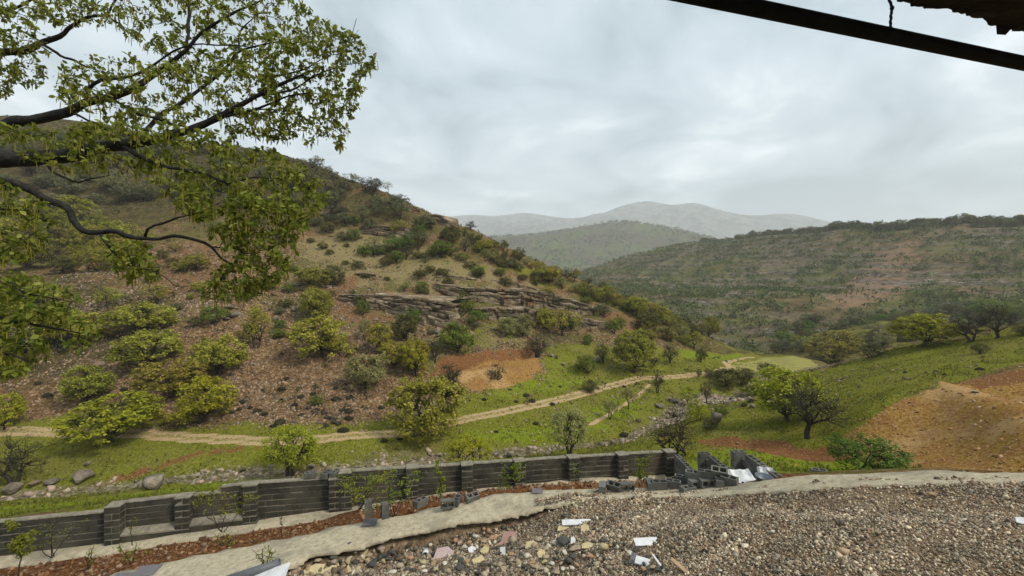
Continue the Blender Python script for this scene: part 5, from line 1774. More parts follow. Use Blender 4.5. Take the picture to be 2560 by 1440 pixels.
for si, (pa, pb, za, zb, plinth) in enumerate(SECT):
    sa, sb = s_of(pa), s_of(pb)
    fzm = min(np.interp(wall_at(pa)[0], foot_x, foot_z), np.interp(wall_at(pb)[0], foot_x, foot_z))
    nco = int(math.ceil((min(za, zb) - fzm) / 0.2)) + 1
    core = MB()
    q = []
    for s_, z_ in ((sa - 0.02, za), (sb + 0.02, zb)):
        for off in (-0.1, 0.083):
            q += [wpt(s_, off, z_ + 0.012), wpt(s_, off, z_ - nco * 0.2)]
    core.add(q, [(0, 1, 3, 2), (4, 6, 7, 5), (0, 4, 5, 1), (2, 3, 7, 6), (0, 2, 6, 4), (1, 5, 7, 3)])
    obj('mortar', core.build('mortar', M_mortar.m), wall)
    cap = MB()                                        # smear of mortar along the top
    n = max(8, int((sb - sa) / 0.12))
    rows = []
    for i in range(n + 1):
        t = i / n
        s_, z_ = sa + (sb - sa) * t, za + (zb - za) * t + 0.012 + 0.012 * rng.random()
        e1, e2 = 0.098 + 0.02 * rng.random(), -0.105 - 0.02 * rng.random()
        rows.append([wpt(s_, e1, z_ - 0.028), wpt(s_, e1 - 0.01, z_ + 0.008), wpt(s_, e2 + 0.01, z_ + 0.01), wpt(s_, e2, z_ - 0.02)])
    V = np.array(rows).reshape(-1, 3)
    fs = [(i * 4 + j, i * 4 + (j + 1) % 4, (i + 1) * 4 + (j + 1) % 4, (i + 1) * 4 + j) for i in range(n) for j in range(4)] + [(0, 1, 2, 3), tuple(n * 4 + j for j in (3, 2, 1, 0))]
    obj('mortar_cap', mesh('mortar_cap', V, fs, M_mortar.m), wall)
    slope = (zb - za) / (sb - sa)
    for c_ in range(nco):
        s_ = sa - (0.2 if (c_ + si) % 2 else 0.0)
        while s_ < sb - 0.03:
            a, b = max(s_, sa), min(s_ + 0.4, sb)
            s_ += 0.4
            if b - a < 0.06:
                continue
            mid = 0.5 * (a + b)
            z_ = za + slope * (mid - sa) - 0.1 - 0.2 * c_
            if z_ + 0.1 < np.interp(WT[0] * mid, foot_x, foot_z) - 0.05:
                continue
            o = obj('block', WB[int(rng.integers(4))], wall, wpt(mid, 0.0 + 0.012 * (rng.random() - 0.5), z_ + 0.010 * (rng.random() - 0.5)), (0, -math.atan(slope) + 0.012 * (rng.random() - 0.5), WANG + 0.03 * (rng.random() - 0.5)))
            o.scale = ((b - a) / 0.4, 1, 1)
    if plinth:
        zf = np.interp(wall_at(0.5 * (pa + pb))[0], foot_x, foot_z)
        pl = MB()
        q = []
        for s_, z_ in ((sa, zf), (sb, zf)):
            q += [wpt(s_, 0.09, z_ + 0.36), wpt(s_, 0.34, z_ + 0.24), wpt(s_, 0.34, z_ + 0.19), wpt(s_, 0.09, z_ + 0.19)]
        pl.add(q, [(0, 1, 5, 4), (1, 2, 6, 5), (2, 3, 7, 6), (3, 0, 4, 7), (0, 3, 2, 1), (4, 5, 6, 7)])
        obj('mortar_bench', pl.build('mortar_bench', M_mortar.m), wall)
        s_ = sa
        while s_ < sb - 0.1:
            b = min(s_ + 0.4, sb)
            o = obj('block', WB[int(rng.integers(4))], wall, wpt(0.5 * (s_ + b), 0.22, zf + 0.095), (0, 0, WANG + 0.03 * (rng.random() - 0.5)))
            o.scale = ((b - s_) / 0.4, 1.15, 1)
            s_ += 0.4
PILL = [(297, -6.86), (468, -6.78), (633, -6.58), (842, -6.62), (866, -6.44), (1031, -6.48), (1166, -6.54), (1296, -6.58), (1429, -6.63), (1550, -6.69), (1668, -6.75)]
PB = [chamfer_box('pillar_block', 0.42, 0.40, 0.186, M_block.m, 0.014, 0.006, s) for s in range(3)]
PH = [chamfer_box('pillar_half_block', 0.2125, 0.40, 0.186, M_block.m, 0.014, 0.006, s) for s in range(3)]
for i, (px, zt) in enumerate(PILL):
    s_ = s_of(px)
    fzp = np.interp(wall_at(px)[0], foot_x, foot_z)
    nco = int(math.ceil((zt - fzp) / 0.2)) + 1
    core = MB()
    core.box((0, 0, -0.5 * nco * 0.2), (0.405, 0.385, nco * 0.2 + 0.02))
    pil = obj('pillar', core.build('pillar', M_mortar.m), wall, wpt(s_, 0.13, zt), (0, 0, WANG))
    capm = MB()
    capm.box((0, 0, 0.018), (0.44, 0.42, 0.03))
    obj('mortar_cap', capm.build('pillar_cap', M_mortar.m), pil)
    for c_ in range(nco):
        z_ = -0.1 - 0.2 * c_
        if (c_ + i) % 2:
            for sx in (-0.107, 0.107):
                obj('block', PH[int(rng.integers(3))], pil, (sx, 0.008 * (rng.random() - 0.5), z_), (0, 0, 0.03 * (rng.random() - 0.5)))
        else:
            obj('block', PB[int(rng.integers(3))], pil, (0, 0.008 * (rng.random() - 0.5), z_), (0, 0, 0.03 * (rng.random() - 0.5)))
tag(wall, 'long dark concrete block wall with pillars stepping up across the foreground', 'wall', kind='thing')

# footing strip in front of the wall
n = 150
ps = np.linspace(s_of(-130), s_of(1690), n)
rows = []
for i, s_ in enumerate(ps):
    z_ = np.interp(WT[0] * s_, foot_x, foot_z) + 0.02 * perlin(np.array(s_ * 1.1), np.array(0.3)) * 2
    w_ = 0.72 + 0.12 * perlin(np.array(s_ * 0.8), np.array(2.3)) * 2 + 0.04 * rng.random()
    w_ *= np.interp(WT[0] * s_, [-16, -6, -2, 6], [1.0, 1.0, 0.75, 0.6])
    rows.append([(WT[0] * s_ + WN[0] * o_, 16.5 + WT[1] * s_ + WN[1] * o_, zz_) for o_, zz_ in ((0.05, z_ + 0.02), (w_ * 0.5, z_ + 0.03), (w_ - 0.05, z_ + 0.01), (w_, z_ - 0.05), (w_ + 0.02, z_ - 0.5))])
V = np.array(rows).reshape(-1, 3)
fs = np.array([(i * 5 + j, i * 5 + j + 1, (i + 1) * 5 + j + 1, (i + 1) * 5 + j) for i in range(n - 1) for j in range(4)])
tag(obj('concrete_footing', mesh('concrete_footing', V, fs, M_conc.m, True)), 'pale concrete footing strip at the foot of the block wall', 'footing')

# ------------------------------------------------------------------ concrete ledge along the gravel
n = len(ledge_b)
s_l = np.arange(n) * 0.1
rows = []
J = 9
for i in range(n):
    b, f0 = ledge_b[i], ledge_f[i]
    t_ = np.linspace(0, 1, J)
    dirv = (f0 - b)
    rag = 0.09 * perlin(np.array(s_l[i] / 0.9), np.array(1.7)) + 0.05 * perlin(np.array(s_l[i] / 0.3), np.array(2.7))
    ragb = 0.10 * perlin(np.array(s_l[i] / 0.7), np.array(8.7)) * 2
    pr = []
    pr.append(b - dirv * (0.02 + ragb) + np.array((0, 0, -0.55)))
    for j in range(J):
        tt = t_[j]
        q = b + dirv * tt
        if j == 0:
            q = q - dirv * ragb
        if j >= J - 2:
            q = q + dirv * rag * (0.6 if j == J - 2 else 1.0)
        z_ = 0.03 * perlin(np.array(q[0] * 0.9), np.array(q[1] * 0.9)) + 0.025 * perlin(np.array(q[0] * 4.3), np.array(q[1] * 4.3)) - (0.03 if j in (0, J - 1) else 0)
        pr.append(q + np.array((0, 0, z_)))
    q = pr[-1]
    th = 0.20 + 0.10 * abs(perlin(np.array(s_l[i] / 0.9), np.array(4.4)))
    pr.append(q + np.array((0, 0, -th * 0.3)) - dirv * 0.01 + dirv * 0.02 * rng.normal())
    pr.append(q + np.array((0, 0, -th * 0.75)) - dirv * (0.20 + 0.08 * rng.random()))
    pr.append(q + np.array((0, 0, -th - 0.4)) - dirv * 0.30)
    rows.append(pr)
K_ = len(rows[0])
V = np.array(rows)
Vt = V[:, :J + 2]
Ve = V[:, J + 1:]
lo = np.array(ledge_c[n // 2])
led = empty('concrete_ledge', lo)


def strip_mesh(nm, A, mat, sm):
    kk_ = A.shape[1]
    f_2 = np.array([(i * kk_ + j, i * kk_ + j + 1, (i + 1) * kk_ + j + 1, (i + 1) * kk_ + j) for i in range(n - 1) for j in range(kk_ - 1)])
    return mesh(nm, (A - lo).reshape(-1, 3), f_2, mat, sm)


M_under = Mat('broken_edge_painted_shade', rough=1.0, spec=0.0)
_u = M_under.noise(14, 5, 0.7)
M_under.color(M_under.ramp(_u, (0.3, (0.030, 0.022, 0.014)), (0.55, (0.085, 0.062, 0.040)), (0.75, (0.20, 0.165, 0.115))))  # dark earth tone, painted in for the shadowed underside of the ledge
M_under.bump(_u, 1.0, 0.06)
obj('slab', strip_mesh('ledge_slab', Vt, M_conc.m, True), led)
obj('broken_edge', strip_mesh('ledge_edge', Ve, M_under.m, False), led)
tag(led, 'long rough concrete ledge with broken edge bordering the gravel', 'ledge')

# ------------------------------------------------------------------ gravel
M_gravel = Mat('gravel_stone', rough=0.8, spec=0.3)
M_gravel.color(M_gravel.mix(0.55, M_gravel.attr('tone', 'Color'), M_gravel.mix(M_gravel.noise(55, 3, 0.6), (0.45, 0.45, 0.45), (1.25, 1.25, 1.25)), 'MULTIPLY'))


def in_frame(x, y, z, mg=60):
    px, py = CX + F * x / y, CY - F * z / y
    return (px > -mg) & (px < 2560 + mg) & (py < 1440 + mg * 2), px, py


N0 = 280000
x = -8 + 24 * rng.random(N0)
y = 3.6 + 9.4 * rng.random(N0)
fy = np.interp(x, ledge_f[:, 0], ledge_f[:, 1])
z = ground_f.h(x, y)
ok, px, py = in_frame(x, y, z)
ok &= (y < fy + 0.05)
spill = (px > 1340) & (y < fy + 0.45 + 0.5 * perlin(x * 1.5, y * 1.5)) & (y >= fy + 0.05) & (rng.random(N0) < 0.7)
lz_at = np.interp(x, ledge_c[:, 0], ledge_c[:, 2])
z = np.where(spill, lz_at + 0.03, z)
dens = np.where(px < 700, 0.25 * smooth01((px - 560) / 100), 1.0)
far_keep = np.clip((7.5 / y) ** 0.8, 0, 1)
keep = (ok | (spill & in_frame(x, y, z)[0])) & (rng.random(N0) < dens * far_keep * (0.45 + 0.55 * smooth01(0.75 + 1.5 * fbm(x, y, 0.9, 3, 72))))
x, y, z, px = x[keep], y[keep], z[keep], px[keep]
n = len(x)
sz = 0.020 + 0.024 * rng.random(n) ** 1.8 + 0.05 * (rng.random(n) > 0.985) * rng.random(n)
sz *= 0.85 + 0.5 * smooth01(0.5 + 1.3 * fbm(x, y, 1.4, 3, 71))
sz *= np.interp(px, [700, 1250, 1650, 2560], [1.6, 1.25, 0.86, 0.80])
pal = np.array([(0.415, 0.327, 0.209), (0.517, 0.430, 0.295), (0.337, 0.252, 0.159), (0.224, 0.161, 0.102), (0.607, 0.527, 0.385), (0.134, 0.101, 0.070), (0.372, 0.258, 0.164), (0.292, 0.247, 0.187)])
tone = pal[rng.integers(len(pal), size=n)] * (0.42 + 0.95 * rng.random((n, 1))) * (0.8 + 0.4 * smooth01(0.5 + fbm(x, y, 1.1, 3, 73)))[:, None]
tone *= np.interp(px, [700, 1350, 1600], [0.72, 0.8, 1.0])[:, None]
pos = np.stack([x, y, z + sz * (0.10 + 0.35 * rng.random(n))], 1)
tag(obj('gravel', stones('gravel', pos, sz * 1.1, tone, M_gravel.m, 0.5, 0.35)), 'bank of loose tan river gravel filling the lower right', 'gravel', kind='stuff')
print('gravel', n)
# red crumbs and stones of the planting strip
x = -17 + 26 * rng.random(26000)
y = 9.5 + 8.5 * rng.random(26000)
wl_ = 16.5 + 0.22 * x
by = np.interp(x, ledge_b[:, 0], ledge_b[:, 1])
keep = (y < wl_ - 0.65) & (y > by - 0.05) & (x < 6.2) & (rng.random(26000) < 0.6)
x, y = x[keep], y[keep]
n = len(x)
sz = 0.025 + 0.10 * rng.random(n) ** 6
tone = np.array([(0.165, 0.072, 0.030), (0.27, 0.145, 0.068), (0.10, 0.044, 0.018), (0.30, 0.205, 0.125)])[rng.integers(4, size=n)] * (0.6 + 0.6 * rng.random((n, 1)))
tag(obj('red_rubble', stones('red_rubble', np.stack([x, y, ground_f.h(x, y) + 0.2 * sz], 1), sz, tone, M_gravel.m, 0.6)), 'red soil crumbs and stones of the planting strip before the wall', 'rubble', kind='stuff')

# larger stones and scraps lying in the rubble
def plain(name, c, rough=0.8, var=0.25, bump=0.4, sc=12):
    m = Mat(name, rough=rough, spec=0.3)
    n_ = m.noise(sc, 4, 0.6)
    c = np.array(c)
    m.color(m.ramp(n_, (0.3, tuple(c * (1 - var))), (0.7, tuple(np.minimum(c * (1 + var), 0.9)))))
    m.bump(m.noise(sc * 3, 4, 0.7), bump, 0.01)
    return m.m


RM = {'dark grey': plain('dark_grey_stone', (0.062, 0.060, 0.050)), 'yellow': plain('yellow_stone', (0.34, 0.29, 0.16)), 'tan': plain('tan_stone', (0.31, 0.245, 0.165)), 'orange': plain('orange_stone', (0.32, 0.195, 0.105)), 'pinkish': plain('pinkish_stone', (0.30, 0.235, 0.185)), 'pale': plain('pale_stone', (0.46, 0.42, 0.34))}
RB = [boulder_mesh('rubble_stone', None, 60 + s, 0.6, 0.4) for s in range(5)]


def rub_surface(px, py):
    return ground_f.hit(px, py, d0=3.0)


def rubble(px, py, w, h, colour, label):
    l = rub_surface(px, py)
    kk = l[1] / F
    o = obj('rubble_stone', RB[int(rng.integers(5))], None, l + np.array((0, 0, 0.02 + 0.45 * h * kk)), (0.4 * (rng.random() - 0.5), 0.4 * (rng.random() - 0.5), rng.random() * 6), (w * kk * 1.05, w * kk * 0.85, h * kk * 1.5))
    if not o.data.materials:
        o.data.materials.append(RM['tan'])
    o.material_slots[0].link = 'OBJECT'
    o.material_slots[0].material = RM[colour]
    tag(o, label, 'stone', 'larger stones in the rubble')
    return o


RUB = [(872, 1378, 34, 22, 'dark grey', 'biggest dark grey angular stone near the broken ledge edge'), (840, 1368, 26, 14, 'pale', 'pale flat stone left of the biggest dark grey stone'), (796, 1388, 22, 14, 'dark grey', 'dark grey stone at the left tip of the rubble'), (818, 1378, 20, 12, 'dark grey', 'dark grey slab second from the left tip of the rubble'),
       (756, 1400, 26, 16, 'tan', 'greenish tan stone at the left end of the rubble'), (945, 1352, 20, 20, 'tan', 'tan upright stone leaning on the ledge edge'), (912, 1372, 16, 14, 'orange', 'orange stone beside the leaning tan stone'), (890, 1385, 26, 14, 'pinkish', 'pink flat stone below the biggest dark grey stone'),
       (1040, 1378, 24, 14, 'dark grey', 'dark grey stone beside the white half pipe'), (1210, 1330, 14, 14, 'orange', 'pair of orange stones under the ledge, left one'), (1222, 1334, 16, 14, 'orange', 'pair of orange stones under the ledge, right one'), (1188, 1348, 30, 14, 'pale', 'pale oval stone above the patterned tile'),
       (1258, 1326, 16, 14, 'dark grey', 'grey stone under the ledge left of the slate piece'), (1308, 1298, 18, 16, 'dark grey', 'blue-grey stone where the ledge disappears under gravel'), (1296, 1300, 12, 12, 'tan', 'tan stone left of the blue-grey stone at the ledge'), (1434, 1288, 14, 24, 'orange', 'brown upright stone standing in the gravel'),
       (1412, 1300, 20, 14, 'dark grey', 'grey stone left of the brown upright stone'), (1408, 1362, 48, 22, 'dark grey', 'large dark broken concrete lump in the middle of the rubble'), (1510, 1380, 36, 24, 'yellow', 'big mustard-yellow stone in the rubble'), (1440, 1378, 40, 14, 'tan', 'long olive-tan stone left of the mustard stone'),
       (1475, 1398, 28, 14, 'orange', 'orange-brown stone below the mustard stone'), (1420, 1412, 34, 20, 'dark grey', 'grey-green stone below the long olive-tan stone'), (1540, 1368, 24, 14, 'dark grey', 'dark flat stone right of the mustard stone'), (1560, 1370, 14, 18, 'dark grey', 'small dark stone touching the long white tile'),
       (1166, 1412, 26, 14, 'orange', 'red-brown stone below the pinkish tile fragment'), (930, 1420, 34, 18, 'dark grey', 'dark stone among the yellow scraps at the bottom'), (960, 1398, 26, 18, 'dark grey', 'dark angular stone right of the yellow scraps'), (1000, 1425, 30, 20, 'tan', 'tan boulder at the bottom below the half pipe'), (1060, 1412, 28, 12, 'yellow', 'yellow oblong stone below the white half pipe'),
       (870, 1412, 26, 18, 'yellow', 'yellow-ochre stone amid the scraps'), (835, 1400, 20, 16, 'pale', 'round pale stone amid the scraps'), (1465, 1282, 4, 4, 'tan', ''), (1150, 1428, 34, 16, 'dark grey', 'dark stone at the bottom edge below the red-brown stone'), (1090, 1432, 24, 14, 'yellow', 'yellow stone at the bottom edge'),
       (1250, 1420, 22, 14, 'tan', 'tan stone at the bottom edge below the standing tile'), (1340, 1425, 28, 14, 'tan', 'long tan stone at the bottom edge in the middle'), (2330, 1244, 22, 14, 'orange', 'brown stone high on the gravel at the right'), (1930, 1335, 18, 9, 'pale', 'lone white stone in the middle of the gravel'), (2000, 1335, 4, 4, 'tan', ''),
       (400, 1432, 4, 4, 'tan', ''), (1600, 1280, 10, 8, 'pale', 'small white stone on the gravel above the long white tile'), (2210, 1330, 12, 8, 'pale', 'small pale stone on the right gravel'), (1800, 1432, 16, 9, 'pale', 'small pale stone at the bottom of the gravel')]
for r_ in RUB:
    if r_[-1]:
        rubble(*r_)
cols = list(RM)
for px, py in scatter_px([(740, 1405), (860, 1385), (1000, 1370), (1250, 1345), (1500, 1350), (1640, 1390), (1660, 1440), (700, 1440)], 170, 14):
    cc_ = cols[int(rng.choice(6, p=[.42, .06, .30, .05, .05, .12]))]
    RC = globals().setdefault('RC', {})
    RC.setdefault(cc_, []).append(rubble(px, py, 11 + 18 * rng.random() ** 1.5, 8 + 9 * rng.random(), cc_, 'stone'))
for cc_, lst in RC.items():
    number_off(lst, '{} ' + cc_ + ' stone from the left in the mixed rubble')

# flat scraps
def scrap(name, px, py, w, h, thick, mat, label, yaw=0.0, tilt=0.25, poly=None, cat='tile', roll=0.0, lift=0.5):
    l = rub_surface(px, py)
    kk = l[1] / F
    W_, H_ = w * kk, h * kk
    poly = np.array(poly if poly is not None else [(-0.5, -0.5), (0.5, -0.5), (0.5, 0.5), (-0.5, 0.5)]) * np.array((W_, H_))
    n_ = len(poly)
    V = np.vstack([np.c_[poly, np.zeros(n_)], np.c_[poly, np.full(n_, thick)]])
    fs = [tuple(range(n_ - 1, -1, -1)), tuple(range(n_, 2 * n_))] + [(i, (i + 1) % n_, n_ + (i + 1) % n_, n_ + i) for i in range(n_)]
    o = obj(name, mesh(name, V, fs, mat), None, l + np.array((0, 0, 0.03 + lift * 0.05)), (tilt, roll, yaw))
    tag(o, label, cat, 'scraps in the rubble')
    return o


S_white = plain('white_glaze', (0.56, 0.57, 0.57), 0.5, 0.18, 0.1, 5)
S_yellow = plain('yellow_foam', (0.43, 0.36, 0.20), 0.9, 0.15, 0.5)
S_grey = plain('grey_plastic', (0.10, 0.11, 0.115), 0.5, 0.12, 0.1)
S_wood = plain('weathered_wood', (0.33, 0.22, 0.13), 0.85, 0.25, 0.4)
S_slate = plain('violet_slate', (0.125, 0.115, 0.12), 0.7, 0.15, 0.2)
M_tile = Mat('patterned_tile', rough=0.45, spec=0.4)
_w1 = M_tile.n.new('ShaderNodeTexBrick')
_w1.offset = 0.0
_w1.inputs['Scale'].default_value = 14.0
_w1.inputs['Mortar Size'].default_value = 0.05
_w1.inputs['Brick Width'].default_value = 0.5
_w1.inputs['Row Height'].default_value = 0.5
_w1.inputs['Color1'].default_value = (0.20, 0.085, 0.060, 1)
_w1.inputs['Color2'].default_value = (0.26, 0.125, 0.090, 1)
_w1.inputs['Mortar'].default_value = (0.45, 0.34, 0.28, 1)
M_tile.l.new(M_tile.objpos(), _w1.inputs['Vector'])
M_tile.color(_w1.outputs[0])
S_pink = plain('pinkish_tile', (0.40, 0.31, 0.29), 0.5, 0.25, 0.2, 20)
frag = [(-0.5, -0.35), (-0.1, -0.5), (0.35, -0.3), (0.5, 0.15), (0.2, 0.5), (-0.3, 0.4)]
scrap('tile_strip', 1442, 1312, 74, 16, 0.02, S_white, 'long narrow grey-white tile strip lying on the gravel', 0.05, 0.35)
scrap('white_tile', 1615, 1362, 60, 20, 0.025, S_white, 'long white tile at the right side of the rubble', 0.08, 0.5)
scrap('white_tile', 1606, 1412, 34, 22, 0.02, S_white, 'small white square tile below the long white tile', -0.5, 0.35)
scrap('white_strip', 1650, 1420, 5, 60, 0.012, S_white, 'thin curved white strip beside the small square tile', 0.35, 0.3, cat='strip')
scrap('grey_tile', 1584, 1405, 16, 34, 0.02, S_slate, 'grey sliver left of the small white square tile', -0.5, 0.3)
scrap('patterned_tile', 1258, 1362, 60, 75, 0.022, M_tile.m, 'red-brown grid-patterned tile fragment in the rubble', -0.45, 0.35, [(-0.5, -0.5), (-0.05, -0.5), (0.1, -0.05), (0.5, 0.25), (0.35, 0.5), (-0.2, 0.4), (-0.1, 0.0)])
scrap('wooden_slat', 1232, 1352, 52, 9, 0.02, S_wood, 'thin brown wooden slat left of the patterned tile', 0.55, 0.3, cat='slat')
scrap('pinkish_tile', 1108, 1394, 54, 44, 0.02, S_pink, 'pinkish square tile fragment with broken corners', 0.1, 0.45, frag)
scrap('standing_tile', 1257, 1388, 13, 26, 0.02, S_white, 'white-topped brown tile standing upright in the rubble', 0.1, 1.1)
scrap('white_tile', 1180, 1382, 24, 22, 0.02, S_white, 'small white chip left of the patterned tile', 0.6, 0.4, frag)
scrap('yellow_board', 782, 1434, 58, 34, 0.03, S_yellow, 'largest yellow foam board scrap at the bottom', 0.35, 0.4, [(-0.5, -0.5), (0.3, -0.4), (0.5, 0.3), (0.1, 0.5), (-0.45, 0.1)], 'foam scrap')
scrap('yellow_board', 818, 1436, 46, 18, 0.03, S_yellow, 'narrow yellow foam scrap right of the largest one', 0.6, 0.5, None, 'foam scrap')
scrap('yellow_board', 908, 1392, 20, 30, 0.03, S_yellow, 'pointed yellow foam scrap next to the pink flat stone', -0.4, 0.7, [(-0.5, -0.5), (0.5, -0.3), (0.3, 0.5)], 'foam scrap')
scrap('yellow_board', 1328, 1370, 34, 22, 0.03, S_yellow, 'pale yellow foam scrap left of the dark concrete lump', 0.15, 0.4, frag, 'foam scrap')
scrap('yellow_board', 1212, 1386, 26, 26, 0.03, S_yellow, 'cream foam scrap left of the standing tile', 0.3, 0.5, [(-0.5, 0.1), (0.1, -0.5), (0.5, 0.3), (0, 0.5)], 'foam scrap')
scrap('yellow_board', 1195, 1408, 32, 14, 0.03, S_yellow, 'cream foam sliver above the red-brown stone', 0.7, 0.5, None, 'foam scrap')
scrap('yellow_board', 1468, 1372, 34, 16, 0.03, S_yellow, 'yellow-green foam scrap left of the mustard stone', 0.2, 0.4, frag, 'foam scrap')
scrap('yellow_board', 1352, 1392, 30, 18, 0.03, S_yellow, 'tan foam scrap below the pale yellow one', 0.8, 0.5, frag, 'foam scrap')
scrap('yellow_board', 872, 1432, 26, 28, 0.03, S_yellow, 'cream triangular foam scrap at the bottom of the rubble', 0.2, 0.6, [(-0.5, -0.5), (0.5, -0.4), (-0.1, 0.5)], 'foam scrap')
scrap('yellow_board', 1462, 1328, 26, 22, 0.03, S_yellow, 'ochre foam scrap under the tile strip', 0.2, 0.4, frag, 'foam scrap')
scrap('yellow_board', 1408, 1326, 40, 14, 0.03, S_yellow, 'ochre foam sliver left of the ochre scrap', 0.4, 0.4, frag, 'foam scrap')
scrap('white_tile', 1432, 1358, 14, 18, 0.02, S_white, 'white chip stuck to the dark concrete lump', 0.1, 0.9, frag)
scrap('wooden_slat', 1705, 1430, 12, 60, 0.02, S_wood, 'pale wooden slat at the bottom edge', 0.7, 0.3, cat='slat')
scrap('white_tile', 2552, 1312, 24, 22, 0.02, S_white, 'white chip at the right edge of the gravel', -0.4, 0.4, frag)
for px, py, w, lab in ((966, 1298, 34, 'violet slate tile on the ledge below the saplings'), (1372, 1247, 26, 'violet slate tile at the end of the ledge'), (430, 1402, 50, 'violet slate slab at the back of the ledge, far left'), (360, 1404, 44, 'dark green slate slab beside the orange rock, far left')):
    i = int(np.argmin(np.abs((CX + F * ledge_c[:, 0] / ledge_c[:, 1]) - px)))
    q = ledge_b[i] * 0.8 + ledge_f[i] * 0.2
    kk = q[1] / F
    m_ = MB()
    m_.box((0, 0, 0), (w * kk, w * kk * 0.8, 0.03))
    tag(obj('slate_tile', m_.build('slate_tile', S_slate), None, q + np.array((0, 0, 0.045)), (0.08, 0.03, 0.4 * rng.random())), lab, 'tile', 'slate tiles on the ledge')

# white half pipe, grey pipe, white sheet
def half_pipe(name, L_, R_, a0, a1, mat, th=0.006, k_=14):
    t_ = np.linspace(a0, a1, k_)
    V, fs = [], []
    for xx in (-L_ / 2, L_ / 2):
        for rr in (R_, R_ - th):
            V += [(xx, rr * math.cos(a), rr * math.sin(a)) for a in t_]
    for j in range(k_ - 1):
        fs += [(j, j + 1, 2 * k_ + j + 1, 2 * k_ + j), (k_ + j, 3 * k_ + j, 3 * k_ + j + 1, k_ + j + 1), (j, k_ + j, k_ + j + 1, j + 1), (2 * k_ + j, 2 * k_ + j + 1, 3 * k_ + j + 1, 3 * k_ + j)]
    return mesh(name, np.array(V), fs, mat, True)


l = rub_surface(1064, 1388)
tag(obj('half_pipe', half_pipe('half_pipe', 0.24, 0.08, 0, math.pi, S_white), None, l + np.array((0, 0, 0.05)), (0.1, 0.15, 1.7)), 'white plastic half pipe piece in the rubble', 'pipe')
l = P(625, 1432, 8.6)
tag(obj('grey_pipe', half_pipe('grey_pipe', 1.1, 0.085, 0, 2 * math.pi, S_grey), None, l, (0, -0.2, 0.25)), 'thick grey plastic pipe poking in at the bottom edge', 'pipe')
sh = MB()
sh.box((0, 0, 0), (0.75, 0.5, 0.012))
tag(obj('white_sheet', sh.build('white_sheet', S_white), None, P(668, 1450, 8.4), (0.3, -0.28, 0.1)), 'white sheet corner beside the grey pipe at the bottom edge', 'sheet')

# ------------------------------------------------------------------ loose hollow blocks and unfinished rows
def on_ledge(px, t):
    best = None
    for i in range(len(ledge_b)):
        q = ledge_b[i] * (1 - t) + ledge_f[i] * t
        e_ = abs(CX + F * q[0] / q[1] - px)
        if best is None or e_ < best[0]:
            best = (e_, q)
    return best[1] + np.array((0, 0, 0.045))


def block(px, py, d, yaw, pose, label, group='loose hollow blocks', tilt=0.0):
    q = on_ledge(px, d) + np.array((0, 0, py)) if d < 1 else P(px, py, d)
    rot = {'up': (tilt, 0, yaw), 'side': (math.pi / 2, 0, yaw), 'end': (0, math.pi / 2, yaw)}[pose]
    off = {'up': 0.0, 'side': 0.10, 'end': 0.20}[pose]
    o = obj('hollow_block', HB, None, q + np.array((0, 0, off)), rot)
    tag(o, label, 'concrete block', group)
    return o


block(912, 1290, 11.9, 0.25, 'end', 'concrete block standing on end left of the saplings')
block(953, 1296, 11.7, 0.5, 'end', 'mossy hollow block standing on end beside the saplings')
block(1051, 1264, 12.4, 0.9, 'up', 'hollow block right of the saplings behind the ledge')
block(1119, 1263, 12.3, 0.15, 'side', 'left of two hollow blocks with cells facing out behind the ledge')
block(1142, 1260, 12.5, 1.4, 'up', 'right of two hollow blocks set together behind the ledge')
block(1179, -0.05, 0.05, 0.6, 'up', 'hollow block half sunk at the back of the ledge', tilt=0.3)
block(1494, 0, 0.45, 1.3, 'side', 'leftmost of the loose blocks on the ledge end')
block(1533, 0.02, 0.4, -0.6, 'up', 'hollow block tipped over beside the leftmost loose block', tilt=0.35)
block(1566, 0, 0.3, 0.05, 'side', 'block lying with its two cells facing out on the ledge')
block(1620, 0, 0.25, 1.45, 'side', 'block on its side left of the three tilted hollow blocks')
block(1652, 0, 0.3, -0.08, 'up', 'first of three hollow blocks in a line on the ledge')
block(1684, 0, 0.25, -0.45, 'up', 'second of three hollow blocks in a line on the ledge')
block(1708, 0.05, 0.0, -0.5, 'up', 'third of three hollow blocks in a line on the ledge')
block(1734, 0.19, 0.12, -0.4, 'up', 'hollow block on the left top of the tumbled pile', 'tumbled pile of blocks')
block(1762, 0.19, 0.1, -0.4, 'up', 'hollow block on the middle top of the tumbled pile', 'tumbled pile of blocks')
block(1738, 0, 0.15, 0.2, 'side', 'block under the left top block of the pile', 'tumbled pile of blocks')
block(1764, 0, 0.12, 0.1, 'side', 'block under the middle top block of the pile', 'tumbled pile of blocks')
block(1790, 0, 0.2, 1.3, 'side', 'small-looking block at the right foot of the pile', 'tumbled pile of blocks')
block(1797, 0.24, 0.05, -0.5, 'up', 'pale-rimmed hollow block tilted on the right of the pile', 'tumbled pile of blocks', 0.5)
block(1803, 0.02, 0.1, 0.9, 'up', 'block bearing the pale-rimmed tilted block', 'tumbled pile of blocks')
block(1822, 0.0, 0.15, -0.75, 'up', 'hollow block at the right end of the pile by the white sheet', 'tumbled pile of blocks', 0.15)
block(1720, -0.12, 0.5, 0.3, 'up', 'flat pale piece of block at the front of the pile', 'tumbled pile of blocks')
block(2048, 1190, 12.6, -0.4, 'up', 'lone hollow block beside the dark green bush')
for px, lab, dz in ((776, 'hollow block left of three lying on the wall top', 0), (816, 'hollow block in the middle of three on the wall top', 0), (837, 'tilted hollow block right of three on the wall top', 0)):
    q = wall_at(px)
    tag(obj('hollow_block', HB, None, (q[0], q[1], -6.60 - 0.02 * (px > 800)), (0, 0, WANG + (0.05 if px < 800 else 1.2))), lab, 'concrete block', 'blocks left on the wall top')


